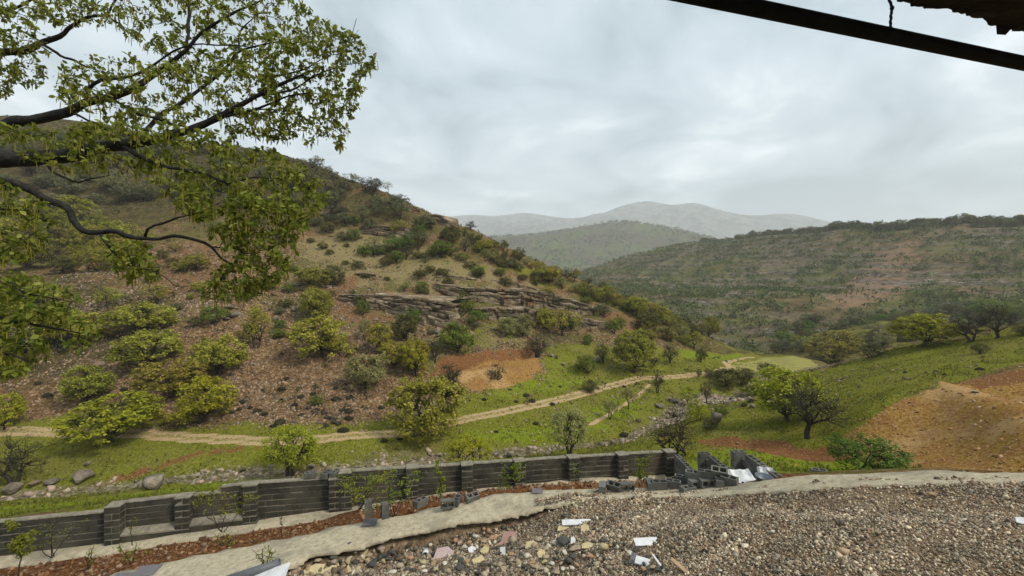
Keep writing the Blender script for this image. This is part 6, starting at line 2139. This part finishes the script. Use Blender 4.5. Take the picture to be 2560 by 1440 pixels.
def row(name, x0, y0, y1, top, courses, step, label, head=0.0):
    """an unfinished run of hollow blocks that comes towards the camera, stepping down"""
    L_ = y0 - y1
    root = empty(name, (x0, y0, top - 0.19 * courses))
    nb = int(L_ / 0.4)
    for c_ in range(courses):
        for i in range(nb):
            if c_ > courses - 1 - step(i, nb):
                continue
            o = obj('block', HB, root, (0.01 * (rng.random() - 0.5), -0.2 - 0.4 * i - (0.2 if c_ % 2 else 0), 0.192 * c_), (0, 0, math.pi / 2 + 0.03 * (rng.random() - 0.5)))
    if head:
        for c_ in range(courses):
            obj('block', HB, root, (head + 0.012 * (rng.random() - 0.5), 0.105, 0.192 * c_), (0, 0, 0.03 * (rng.random() - 0.5)))
    tag(root, label, 'block wall', kind='thing')


row('unfinished_wall', 6.70, 17.7, 14.6, -6.78, 6, lambda i, n_: 0, 'unfinished hollow-block return wall at the end of the long wall')
row('block_row', 7.40, 16.2, 14.2, -6.25, 6, lambda i, n_: (0 if i < 2 else 0), 'stacked row of hollow blocks behind the tumbled pile', -0.12)
row('block_row', 7.15, 13.2, 11.2, -5.05, 6, lambda i, n_: 0, 'stacked row of hollow blocks right of the white sheets', -0.14)
row('block_row', 6.55, 13.2, 12.4, -5.42, 4, lambda i, n_: 0, 'low stub of stacked blocks left of the white sheets')


def crumple(name, px, py, d, w, h, label, seed, yaw, tilt):
    r = np.random.default_rng(seed)
    nx, ny = 9, 7
    kk = d / F
    V = []
    for j in range(ny):
        for i in range(nx):
            V.append(((i / (nx - 1) - 0.5) * w * kk, (j / (ny - 1) - 0.5) * h * kk * 1.8, 0.10 * abs(math.sin(i * 0.9 + seed)) * math.cos(j * 0.7) + 0.03 * r.random()))
    V = np.array(V)
    T = V + np.array((0, 0, 0.012))
    fs = [(j * nx + i, j * nx + i + 1, (j + 1) * nx + i + 1, (j + 1) * nx + i) for j in range(ny - 1) for i in range(nx - 1)]
    o0 = nx * ny
    fs2 = [tuple(o0 + k_ for k_ in q) for q in fs]
    edge = [(i, i + 1) for i in range(nx - 1)] + [((ny - 1) * nx + i + 1, (ny - 1) * nx + i) for i in range(nx - 1)] + [((j + 1) * nx, j * nx) for j in range(ny - 1)] + [(j * nx + nx - 1, (j + 1) * nx + nx - 1) for j in range(ny - 1)]
    fs3 = [(a, b, o0 + b, o0 + a) for a, b in edge]
    tag(obj(name, mesh(name, np.vstack([V, T]), [q[::-1] for q in fs] + fs2 + fs3, S_white), None, P(px, py, d), (tilt, 0, yaw)), label, 'sheet', 'white sheets by the blocks')


crumple('white_sheet', 1858, 1196, 11.6, 58, 30, 'folded white sheet between the block pile and the block row', 2, 0.1, 0.5)
crumple('white_sheet', 1918, 1188, 11.8, 36, 24, 'smaller white sheet leaning on the stacked block row', 5, -0.2, 0.7)
tub = MB()
ring = []
for k_, (rr, z_) in enumerate([(0.16, 0), (0.22, 0.16), (0.235, 0.17), (0.225, 0.18), (0.205, 0.165), (0.15, 0.02)]):
    ring.append([(rr * math.cos(a) * 1.15, rr * math.sin(a), z_) for a in np.linspace(0, 2 * math.pi, 20, endpoint=False)])
V = np.array(ring).reshape(-1, 3)
fs = [(k_ * 20 + j, k_ * 20 + (j + 1) % 20, (k_ + 1) * 20 + (j + 1) % 20, (k_ + 1) * 20 + j) for k_ in range(5) for j in range(20)] + [tuple(range(19, -1, -1)), tuple(100 + j for j in range(20))]
tag(obj('plastic_tub', mesh('plastic_tub', V, fs, plain('blue_grey_plastic', (0.09, 0.115, 0.14), 0.4, 0.1, 0.05), True), None, P(1908, 1204, 11.2), (0.15, 0.1, 0), 0.85), 'blue-grey plastic tub tipped beside the white sheets', 'tub')

# ------------------------------------------------------------------ saplings in the planting strip
L_sap = leaf_mat('sapling_leaf', (0.105, 0.130, 0.012), (0.205, 0.240, 0.026), (0.320, 0.350, 0.055), trans=0.45)


def sapling(px, py, d, hpx, wpx, stems, leaves, label, leafsz=0.035, bare=False, seed=0, trunk=0.014):
    r = np.random.default_rng(900 + seed)
    kk = d / F
    H_, W_ = hpx * kk, wpx * kk
    loc = P(px, py, d)
    root = empty('sapling', loc)
    w = MB()
    pts = []
    for s_ in range(stems):
        tip = np.array((W_ * 0.5 * (2 * (s_ + 0.5) / stems - 1 + 0.3 * r.normal()) if stems > 1 else 0.1 * W_ * r.normal(), 0.15 * W_ * r.normal(), H_ * (0.75 + 0.25 * r.random())))
        q = bend(np.array((0.02 * r.normal(), 0.02 * r.normal(), -0.15)), tip, r, 9, 0.06)
        w.tube(q, np.linspace(trunk, 0.004, 9), 5)
        for _ in range(int(20 if stems == 1 else 7)):
            t = 0.3 + 0.65 * r.random()
            a = q[int(t * 8)]
            e_ = a + np.array((r.normal() * W_ * 0.28, r.normal() * W_ * 0.2, H_ * (0.08 + 0.12 * r.random()))) * (1.1 - 0.5 * t)
            w.tube(bend(a, e_, r, 5, 0.1), np.linspace(0.006, 0.0025, 5), 4)
            pts += list(np.linspace(a, e_, 6)[1:])
        pts += list(q[4:])
    obj('stem', w.build('sapling_stem', M_bark.m, True), root)
    if not bare:
        pts = np.array(pts)
        c = pts[r.integers(len(pts), size=leaves)] + r.normal(size=(leaves, 3)) * np.array((0.035, 0.035, 0.03))
        V = leaf_quads(c, r.normal(size=(leaves, 3)) + np.array((0, -0.4, 0.5)), leafsz * (0.6 + 0.7 * r.random(leaves)), r)
        T = np.repeat(np.clip(0.5 + 0.25 * r.normal(size=leaves), 0, 1), 4)
        obj('foliage', mesh('sapling_foliage', V, np.arange(len(V)).reshape(-1, 4), L_sap, False, {'tone': np.stack([T] * 3, 1)}), root)
    tag(root, label, 'sapling', 'saplings along the wall')


sapling(38, 1440, 11.0, 165, 75, 1, 900, 'leafy sapling with dark stem at the far left before the wall', 0.04, seed=1, trunk=0.022)
sapling(130, 1382, 12.7, 88, 95, 4, 130, 'spray of thin shoots before the lowest wall section', 0.03, seed=2)
sapling(332, 1350, 13.1, 62, 26, 1, 30, 'short stick-like sapling right of the first pillar', 0.03, seed=3)
sapling(555, 1318, 13.3, 105, 110, 4, 520, 'bushy sapling before the third wall section', 0.035, seed=4)
sapling(706, 1342, 12.3, 80, 30, 1, 0, 'leafless brown whip in the red soil', 0.03, bare=True, seed=5)
sapling(900, 1262, 13.8, 95, 130, 5, 900, 'widely spreading leafy sapling before the fifth pillar', 0.035, seed=6)
sapling(985, 1286, 12.3, 125, 130, 5, 600, 'many-stemmed grey-green sapling behind the slate tile', 0.032, seed=7)
sapling(1102, 1244, 13.6, 95, 40, 2, 340, 'slim upright sapling before the seventh wall section', 0.035, seed=8)
sapling(1282, 1224, 14.2, 78, 60, 3, 520, 'green vase-shaped sapling before the eighth pillar', 0.035, seed=9)
sapling(1436, 1212, 14.6, 70, 24, 1, 90, 'very thin sapling against the ninth pillar', 0.03, seed=10)
sapling(1600, 1208, 14.2, 75, 56, 3, 520, 'yellow-green sapling before the last wall section', 0.035, seed=11)
sapling(225, 1412, 11.7, 50, 40, 3, 60, 'wispy low shoots beside the footing', 0.025, seed=12)
sapling(330, 1400, 11.8, 60, 55, 2, 120, 'yellowish low shrub in the red soil strip', 0.03, seed=13)
sapling(560, 1362, 12.0, 40, 60, 3, 120, 'low bush with bent stem in the red soil strip', 0.03, seed=14)
sapling(665, 1412, 9.8, 45, 60, 5, 90, 'grassy clump behind the grey pipe', 0.03, seed=15)


# ------------------------------------------------------------------ the big tree whose branches hang into the picture
M_bark2 = Mat('oak_bark_wet', rough=0.85, spec=0.3)
k = M_bark2
_b1 = k.noise(22, 5, 0.7, k.stretch(k.pos(), (1, 1, 1)))
k.color(k.ramp(_b1, (0.3, (0.008, 0.007, 0.006)), (0.55, (0.020, 0.018, 0.015)), (0.8, (0.065, 0.060, 0.052))))
k.bump(_b1, 1.0, 0.02)
BR = {  # name: (list of (px, py, depth m, thickness px))
    'A': [(-420, 430, 3.2, 74), (-200, 415, 3.1, 62), (-60, 402, 3.05, 52), (60, 396, 3.05, 46), (156, 390, 3.05, 42), (273, 366, 3.1, 34), (350, 355, 3.1, 30), (470, 325, 3.15, 24), (547, 293, 3.2, 19), (610, 258, 3.2, 15), (660, 230, 3.25, 12), (715, 205, 3.25, 9), (762, 184, 3.3, 7), (810, 165, 3.3, 4)],
    'B': [(-420, 380, 3.4, 56), (-200, 355, 3.4, 46), (-60, 335, 3.4, 40), (0, 322, 3.4, 38), (40, 302, 3.4, 34), (90, 298, 3.4, 30), (168, 280, 3.4, 27), (219, 256, 3.4, 24), (281, 242, 3.45, 22), (324, 226, 3.45, 19), (390, 184, 3.5, 15), (461, 129, 3.5, 11), (504, 82, 3.5, 9), (586, 31, 3.5, 7), (640, 8, 3.5, 5), (700, -30, 3.5, 3)],
    'B2': [(211, 258, 3.4, 12), (238, 207, 3.35, 11), (324, 191, 3.35, 9), (375, 168, 3.4, 7), (461, 116, 3.4, 5), (578, 113, 3.4, 4), (640, 120, 3.4, 2)],
    'C': [(-300, 170, 3.7, 34), (-120, 140, 3.7, 28), (0, 131, 3.7, 24), (59, 129, 3.7, 21), (98, 109, 3.7, 17), (152, 90, 3.7, 14), (172, 70, 3.7, 11), (219, 43, 3.7, 9), (266, 37, 3.7, 7), (281, 12, 3.7, 6), (310, -30, 3.7, 4)],
    'C2': [(266, 37, 3.7, 6), (301, 63, 3.7, 5), (324, 82, 3.7, 3)],
    'C3': [(105, 110, 3.7, 9), (164, 145, 3.65, 8), (234, 172, 3.6, 6), (266, 203, 3.55, 4)],
    'D': [(300, 362, 3.1, 15), (363, 398, 3.0, 13), (422, 418, 2.95, 11), (504, 430, 2.9, 9), (547, 453, 2.9, 8), (578, 457, 2.9, 6), (625, 445, 2.9, 5), (715, 443, 2.9, 3), (790, 415, 2.9, 2)],
    'E': [(-420, 380, 2.9, 52), (-180, 400, 2.8, 38), (0, 449, 2.75, 25), (70, 473, 2.75, 23), (129, 504, 2.75, 21), (168, 523, 2.75, 20), (183, 552, 2.75, 19), (221, 581, 2.75, 18), (283, 577, 2.75, 15), (317, 590, 2.75, 14), (387, 598, 2.75, 12), (446, 590, 2.75, 10), (521, 612, 2.8, 8), (554, 646, 2.8, 7), (596, 671, 2.8, 6), (640, 705, 2.8, 3)],
    'E2': [(362, 592, 2.75, 9), (375, 567, 2.75, 8), (417, 556, 2.75, 7), (446, 544, 2.75, 5), (500, 530, 2.75, 3), (560, 500, 2.75, 2)],
    'E3': [(250, 583, 2.75, 9), (267, 612, 2.7, 8), (292, 633, 2.7, 7), (333, 662, 2.7, 5), (375, 679, 2.7, 4), (417, 696, 2.7, 3), (442, 717, 2.7, 2.5), (471, 716, 2.7, 1.5)],
    'E4': [(533, 617, 2.8, 5), (575, 621, 2.8, 4), (621, 633, 2.8, 3), (680, 620, 2.8, 2)],
    'E5': [(579, 660, 2.8, 5), (554, 692, 2.8, 4), (546, 712, 2.8, 3), (504, 750, 2.8, 1.5)],
    'F': [(655, 234, 3.25, 8), (664, 203, 3.3, 7), (715, 184, 3.3, 6), (762, 172, 3.3, 5), (820, 140, 3.3, 3), (863, 129, 3.3, 3), (880, 85, 3.3, 2), (891, 47, 3.3, 1.5)],
    'F2': [(678, 198, 3.3, 5), (688, 148, 3.3, 5), (719, 121, 3.3, 4), (762, 90, 3.3, 3), (800, 60, 3.3, 1.5)],
    'F3': [(655, 238, 3.25, 7), (734, 223, 3.3, 6), (789, 188, 3.3, 5), (859, 164, 3.3, 3), (906, 156, 3.3, 2)],
    'G': [(340, 356, 3.1, 16), (380, 310, 3.3, 14), (410, 281, 3.4, 13), (453, 258, 3.4, 12), (520, 207, 3.45, 10), (563, 172, 3.45, 9), (598, 129, 3.5, 7), (672, 109, 3.5, 5), (750, 94, 3.5, 3)],
    'G2': [(598, 129, 3.5, 6), (600, 80, 3.5, 5), (640, 40, 3.5, 3), (680, 10, 3.5, 2)],
    'H': [(285, 250, 3.4, 9), (359, 289, 3.3, 8), (441, 312, 3.25, 5), (480, 320, 3.25, 3)],
    'H2': [(188, 285, 3.3, 8), (254, 316, 3.2, 7), (320, 336, 3.1, 5), (371, 359, 3.1, 3)],
    'I': [(539, 296, 3.2, 10), (641, 273, 3.2, 8), (715, 242, 3.2, 6), (762, 234, 3.2, 4), (820, 235, 3.2, 2)],
    'I2': [(617, 276, 3.2, 5), (691, 273, 3.2, 4), (754, 293, 3.2, 3), (812, 332, 3.2, 2), (840, 350, 3.2, 1)],
    'K': [(473, -60, 3.6, 10), (473, 20, 3.6, 10), (470, 80, 3.55, 9), (463, 125, 3.5, 8)],
    'J': [(-420, 420, 2.6, 40), (-300, 560, 2.5, 26), (-150, 720, 2.45, 16), (0, 792, 2.45, 9), (62, 808, 2.45, 8), (137, 821, 2.45, 6), (200, 833, 2.45, 3)],
    'J2': [(-150, 720, 2.45, 12), (-60, 860, 2.4, 8), (25, 887, 2.4, 6), (83, 908, 2.4, 3)],
    'J3': [(-300, 560, 2.5, 18), (-120, 610, 2.5, 12), (-20, 680, 2.5, 8), (60, 730, 2.5, 6), (130, 745, 2.5, 4), (180, 755, 2.5, 2)],
    'J4': [(-180, 400, 2.8, 14), (-80, 500, 2.8, 11), (0, 520, 2.8, 9), (70, 535, 2.8, 6), (130, 560, 2.8, 3)],
    'J5': [(-180, 400, 2.8, 14), (-100, 560, 2.75, 10), (0, 585, 2.75, 7), (50, 600, 2.75, 4), (100, 620, 2.75, 2)],
    'L': [(105, 388, 3.05, 10), (112, 405, 3.0, 9), (150, 440, 2.95, 8), (190, 455, 2.95, 6), (230, 445, 2.95, 4), (270, 440, 2.95, 2)],
    'M': [(-200, 170, 3.9, 14), (-60, 60, 3.9, 12), (40, 20, 3.9, 8), (110, -20, 3.9, 5)],
}
trunk_base = np.array((-6.6, 3.6, 0.0))
trunk_base[2] = float(ground_f.h(trunk_base[0], trunk_base[1])) - 0.3
big = empty('overhanging_oak', trunk_base)
OB = np.array(trunk_base)
nodes = []
tr = MB()
fork = P(-420, 425, 3.2) + np.array((-1.1, 0.2, -0.1))
tq = catmull(np.array([trunk_base, trunk_base + np.array((0.15, 0, 2.0)), trunk_base + np.array((0.1, -0.1, 4.2)), fork, fork + np.array((-0.1, 0.2, 1.6)), fork + np.array((0.3, 0.5, 3.2))]), 26)
tr.tube(tq - OB, np.linspace(0.27, 0.10, 26), 14, wob=0.08)
obj('trunk', tr.build('big_trunk', M_bark2.m, True), big)
mains = {'A', 'B', 'C', 'E', 'J', 'M'}
for nm, pl in BR.items():
    pts = np.array([np.append(P(a, b, d), 0.78 * t / F * d / 2) for a, b, d, t in pl])
    if nm in mains:
        k_ = tq[int({'A': 15, 'B': 16, 'C': 20, 'E': 14, 'J': 12, 'M': 22}[nm])]
        pts = np.vstack([np.append(k_, pts[0, 3] * 1.15), pts])
    L_ = np.linalg.norm(np.diff(pts[:, :3], axis=0), axis=1).sum()
    n = max(10, int(L_ / 0.045))
    c = catmull(pts, n)
    amp_ = 0.012 * np.sin(np.linspace(0, math.pi, n))
    c[:, :3] += np.stack([amp_ * perlin(np.arange(n) * 0.33, np.full(n, 3.3 + len(nodes) % 91)) * 1.5 for _ in range(3)], 1) * np.array((1, 0.5, 1.2))
    c[:, 3] *= 1 + 0.25 * np.clip(perlin(np.arange(n) * 0.45, np.full(n, 7.7)), -0.3, 0.6)
    b_ = MB()
    b_.tube(c[:, :3] - OB, np.maximum(c[:, 3], 0.0022), 9 if c[0, 3] > 0.012 else 6, wob=0.12)
    obj('branch', b_.build('branch', M_bark2.m, True), big)
    for q in c[:: 1]:
        pxq = CX + F * q[0] / q[1]
        if pxq > -160:
            nodes.append(q[:3])
nodes = np.array(nodes)

# leaf clusters: where the crown is thick in the photograph, at their depth in the tree
ZONES = [  # polygon, clusters, depth range
    ([(-60, -40), (720, -40), (830, 60), (760, 130), (560, 190), (430, 150), (260, 60), (120, 70), (-60, 100)], 210, (3.3, 3.9)),
    ([(-60, 60), (130, 90), (120, 200), (-60, 280)], 52, (3.4, 3.9)),
    ([(180, 130), (420, 150), (640, 120), (700, 230), (560, 300), (400, 320), (240, 300), (130, 240)], 120, (3.0, 3.6)),
    ([(640, 90), (790, 60), (880, 80), (940, 150), (900, 240), (850, 370), (760, 320), (650, 240)], 135, (3.1, 3.4)),
    ([(560, 250), (760, 300), (840, 360), (700, 350), (560, 330)], 34, (3.1, 3.3)),
    ([(60, 320), (300, 300), (560, 330), (700, 390), (810, 420), (800, 500), (700, 520), (560, 500), (380, 440), (160, 420), (40, 380)], 150, (2.8, 3.2)),
    ([(380, 440), (560, 480), (720, 500), (820, 490), (740, 600), (720, 680), (650, 740), (560, 760), (500, 740), (560, 640), (520, 560), (440, 520)], 150, (2.65, 2.95)),
    ([(-60, 420), (120, 500), (150, 600), (60, 660), (-60, 650)], 44, (2.6, 3.0)),
    ([(-60, 660), (100, 690), (190, 740), (180, 780), (60, 790), (-60, 760)], 34, (2.35, 2.7)),
    ([(-60, 770), (120, 780), (250, 800), (230, 860), (120, 900), (60, 940), (-60, 930)], 52, (2.35, 2.7)),
    ([(260, 600), (380, 620), (400, 690), (330, 700), (250, 660)], 22, (2.65, 2.8)),
    ([(0, 300), (60, 320), (60, 370), (0, 380)], 6, (3.0, 3.3)),
]
cl_pos = []
for poly, ncl, (da, db) in ZONES:
    for px, py in scatter_px(poly, int(ncl * 2.15), 5):
        cl_pos.append(P(px, py, da + (db - da) * rng.random()))
cl_pos = np.array(cl_pos)
# grow twigs: each cluster joins the nearest wood, nearest first
dmin = np.array([((nodes - c) ** 2).sum(1).min() for c in cl_pos])
nearest = np.array([((nodes - c) ** 2).sum(1).argmin() for c in cl_pos])
src = nodes[nearest].copy()
todo = np.ones(len(cl_pos), bool)
twigs = MB()
twig_pts = []
order = []
rr_ = np.random.default_rng(5)
while todo.any():
    i = int(np.argmin(np.where(todo, dmin, 1e9)))
    todo[i] = False
    a, b = src[i], cl_pos[i]
    L_ = np.linalg.norm(b - a)
    if L_ > 0.75:
        continue
    q = bend(a, b, rr_, 6, 0.13)
    q[:, 2] -= 0.02 * np.sin(np.linspace(0, math.pi, 6)) * L_
    twigs.tube(q - OB, np.linspace(0.0036 if L_ > 0.12 else 0.0028, 0.0014, 6), 4, cap=False)
    twig_pts.append((q, i))
    order.append(i)
    for s_ in (q[3], q[5]):
        dd = ((cl_pos - s_) ** 2).sum(1) * 1.25
        up = todo & (dd < dmin)
        dmin[up] = dd[up]
        src[up] = s_
obj('twigs', twigs.build('twigs', M_bark2.m, False), big)

# one leaf: an ovate blade folded along the midrib
LV = np.array([(0, 0, 0), (0.18, 0.20, 0.03), (0.45, 0.29, 0.05), (0.75, 0.20, 0.03), (1.0, 0.0, -0.06), (0.75, -0.20, 0.03), (0.45, -0.29, 0.05), (0.18, -0.20, 0.03), (0.45, 0, -0.01)])
LF = [(0, 1, 2, 8), (8, 2, 3, 4), (0, 8, 6, 7), (8, 4, 5, 6)]
L_oak = leaf_mat('young_oak_leaf', (0.085, 0.118, 0.016), (0.183, 0.234, 0.032), (0.329, 0.378, 0.086), trans=0.5, rough=0.45, var=0.0)
L_catkin = leaf_mat('catkin', (0.150, 0.125, 0.016), (0.230, 0.190, 0.026), (0.300, 0.250, 0.040), trans=0.4, var=0.0)
lc, lx_, ly_, lz_, ls, lt = [], [], [], [], [], []
cat = MB()
for q, i in twig_pts:
    nl = int(rr_.integers(7, 13))
    tdir = q[-1] - q[-3]
    tdir /= np.linalg.norm(tdir) + 1e-9
    yel = rr_.random()
    for _ in range(nl):
        t = rr_.random() ** 0.6
        a = q[0] + (q[-1] - q[0]) * (0.45 + 0.6 * t) + rr_.normal(size=3) * 0.012
        ax = tdir * 0.6 + rr_.normal(size=3) * 0.75 + np.array((0, 0, -0.25))
        ax /= np.linalg.norm(ax)
        up = np.array((0, 0, 1.0)) + rr_.normal(size=3) * 0.65
        sd = np.cross(up, ax)
        sd /= np.linalg.norm(sd) + 1e-9
        lc.append(a)
        lx_.append(ax)
        ly_.append(sd)
        lz_.append(np.cross(ax, sd))
        ls.append(0.023 + 0.026 * rr_.random() ** 1.4)
        lt.append(np.clip(0.45 + 0.28 * rr_.normal(), 0, 1))
    for _ in range(int(rr_.integers(0, 4))):
        a = q[-1] + rr_.normal(size=3) * 0.012
        L_ = 0.03 + 0.05 * rr_.random()
        z_ = np.linspace(0, 1, 4)[:, None]
        cq = a + z_ * np.array((0.006 * rr_.normal(), 0.006 * rr_.normal(), -L_))
        cat.tube(cq - OB, np.array((0.0012, 0.0030, 0.0032, 0.0016)), 3, cap=False)
lc, lx_, ly_, lz_, ls, lt = map(np.array, (lc, lx_, ly_, lz_, ls, lt))
pxl, pyl = CX + F * lc[:, 0] / lc[:, 1], CY - F * lc[:, 2] / lc[:, 1]
show = (pxl > 0) & (pxl < 2560) & (pyl > 0)
big_i = np.argsort(-np.where(show, ls / lc[:, 1], 0))[:300]
rest = np.ones(len(lc), bool)
rest[big_i] = False
V = (lc[rest][:, None] - OB + ls[rest][:, None, None] * (LV[None, :, :1] * lx_[rest][:, None] + LV[None, :, 1:2] * ly_[rest][:, None] + LV[None, :, 2:] * lz_[rest][:, None])).reshape(-1, 3)
nf = rest.sum()
fs = (np.array(LF)[None] + (np.arange(nf) * 9)[:, None, None]).reshape(-1, 4)
T = np.repeat(lt[rest], 9)
crown = obj('leaves', mesh('leaves', V, fs, L_oak, False, {'tone': np.stack([T] * 3, 1)}), big)
crown['kind'] = 'stuff'
cm_ = cat.build('catkins', L_catkin, False, True)
ck = obj('catkins', cm_, big)
ck['kind'] = 'stuff'
leafm = []
for t_ in (0.25, 0.4, 0.55, 0.7, 0.9):
    leafm.append(mesh('leaf', LV, LF, L_oak, False, {'tone': np.full((9, 3), t_)}))
for i in big_i:
    M4 = Matrix((( *(lx_[i] * 1), 0), (*ly_[i], 0), (*lz_[i], 0), (0, 0, 0, 1))).transposed()
    o = obj('leaf', leafm[int(min(4, max(0, lt[i] * 5)))], big)
    M4 = M4 @ Matrix.Scale(float(ls[i]), 4)
    M4.translation = Vector(lc[i] - OB)
    o.matrix_local = M4
tag(big, 'oak whose dark branches with young green leaves hang in from the upper left', 'tree')
print('leaves', len(lc), 'clusters', len(twig_pts))

# ------------------------------------------------------------------ eave and pole above the camera
M_pole = Mat('dark_steel_pole', rough=0.7, spec=0.1)
M_pole.color(M_pole.ramp(M_pole.noise(9, 4, 0.6), (0.35, (0.006, 0.006, 0.006)), (0.7, (0.014, 0.013, 0.012))))
pa, pb = P(1700, -2, 2.24), P(2560, 168, 2.95)
pdv = (pb - pa) / np.linalg.norm(pb - pa)
pdv[2] = 0
pdv /= np.linalg.norm(pdv)
pz = 0.5 * (-(22 - CY) / F * 2.33 + -(150 - CY) / F * 2.87)
pm = P(1893, 21, 2.36)
pm[2] = 1.535
b_ = MB()
L1 = np.array([pm + pdv * t for t in np.linspace(-1.6, 4.5, 14)])
b_.tube(L1 - pm, np.full(14, 0.043), 20)
pole = obj('pole', b_.build('pole', M_pole.m, True), None, pm)
tag(pole, 'dark round pole crossing the upper right corner under the eave', 'pole')

M_eave = Mat('dark_eave_board', rough=0.95, spec=0.1)
_e = M_eave.noise(6, 5, 0.65, M_eave.stretch(M_eave.pos(), (0.6, 3, 3)))
M_eave.color(M_eave.ramp(_e, (0.3, (0.018, 0.016, 0.014)), (0.6, (0.045, 0.038, 0.032)), (0.8, (0.085, 0.075, 0.062))))
M_eave.bump(_e, 0.8, 0.03)
ea = np.array(((2232 - CX) / F * 2.60, 2.60, 1.75))
ev = np.array((1.19, 0.33, 0)) / math.hypot(1.19, 0.33)
en = np.array((ev[1], -ev[0], 0))                      # back over the camera
roof = empty('roof_eave', ea)
for bi in range(4):
    w0, w1 = 0.42 * bi + (0.006 if bi else 0), 0.42 * (bi + 1)
    n = 420
    tt = np.linspace(-2.2, 4.5, n)
    rows = []
    for t in tt:
        rag = (0.05 * perlin(np.array(t * 2.3), np.array(0.4)) + 0.03 * perlin(np.array(t * 11.0), np.array(2.4)) + 0.015 * perlin(np.array(t * 31.0), np.array(6.4))) if bi == 0 else 0.0
        o0 = ev * t + en * (w0 - rag * 1.0)
        o1 = ev * t + en * w1
        zb = 0.012 * perlin(np.array(t * 2.0), np.array(5.5 + bi)) + (0.01 * perlin(np.array(t * 23.0), np.array(3.1)) if bi == 0 else 0)
        rows.append([o0 + np.array((0, 0, zb)), o1 + np.array((0, 0, 0.004 * (bi % 2))), o1 + np.array((0, 0, 0.10)), o0 + np.array((0, 0, 0.10))])
    V = np.array(rows).reshape(-1, 3)
    fs = [(i * 4 + j, i * 4 + (j + 1) % 4, (i + 1) * 4 + (j + 1) % 4, (i + 1) * 4 + j) for i in range(n - 1) for j in range(4)] + [(0, 1, 2, 3), tuple((n - 1) * 4 + j for j in (3, 2, 1, 0))]
    obj('roof_board', mesh('roof_board', V, fs, M_eave.m), roof)
fr = MB()
flap = ev * 0.95 - en * 0.005
fr.add([flap, flap + ev * 0.16, flap + ev * 0.14 - en * 0.02 + np.array((0, 0, -0.035)), flap + ev * 0.05 - en * 0.02 + np.array((0, 0, -0.045)), flap + np.array((0, 0, 0.02)), flap + ev * 0.16 + np.array((0, 0, 0.02))],
       [(0, 1, 2, 3), (3, 2, 5, 4), (0, 3, 4), (1, 5, 2), (0, 4, 5, 1)])
obj('torn_flap', fr.build('torn_flap', M_eave.m), roof)
tag(roof, 'dark ragged board eave in the upper right corner', 'eave')

M_rope = Mat('blue_rope', rough=0.9, spec=0.1)
M_rope.color(M_rope.mix(M_rope.noise(60, 3), (0.010, 0.014, 0.030), (0.030, 0.045, 0.085)))
rp = MB()
dr = 2.62
seq = [(2216, -30), (2224, 2), (2229, 14), (2231, 22), (2228, 32), (2227, 48), (2226, 62), (2230, 74), (2240, 84), (2243, 90)]
rq = catmull(np.array([P(a, b, dr) for a, b in seq]), 60)
th = np.linspace(0, 60, 60)
rq += 0.0016 * np.stack([np.cos(th), np.sin(th), 0 * th], 1)
rp.tube(rq - P(2229, 40, dr), np.full(60, 0.0075), 7)
kn = P(2230, 20, dr) - P(2229, 40, dr)
rp.add(ICO_V * 0.013 + kn, ICO_F)
kn = P(2241, 86, dr) - P(2229, 40, dr)
rp.add(ICO_V * np.array((0.016, 0.012, 0.009)) + kn, ICO_F)
tag(obj('rope', rp.build('rope', M_rope.m, True), None, P(2229, 40, dr)), 'short knotted blue rope tied down to the dark pole', 'rope')
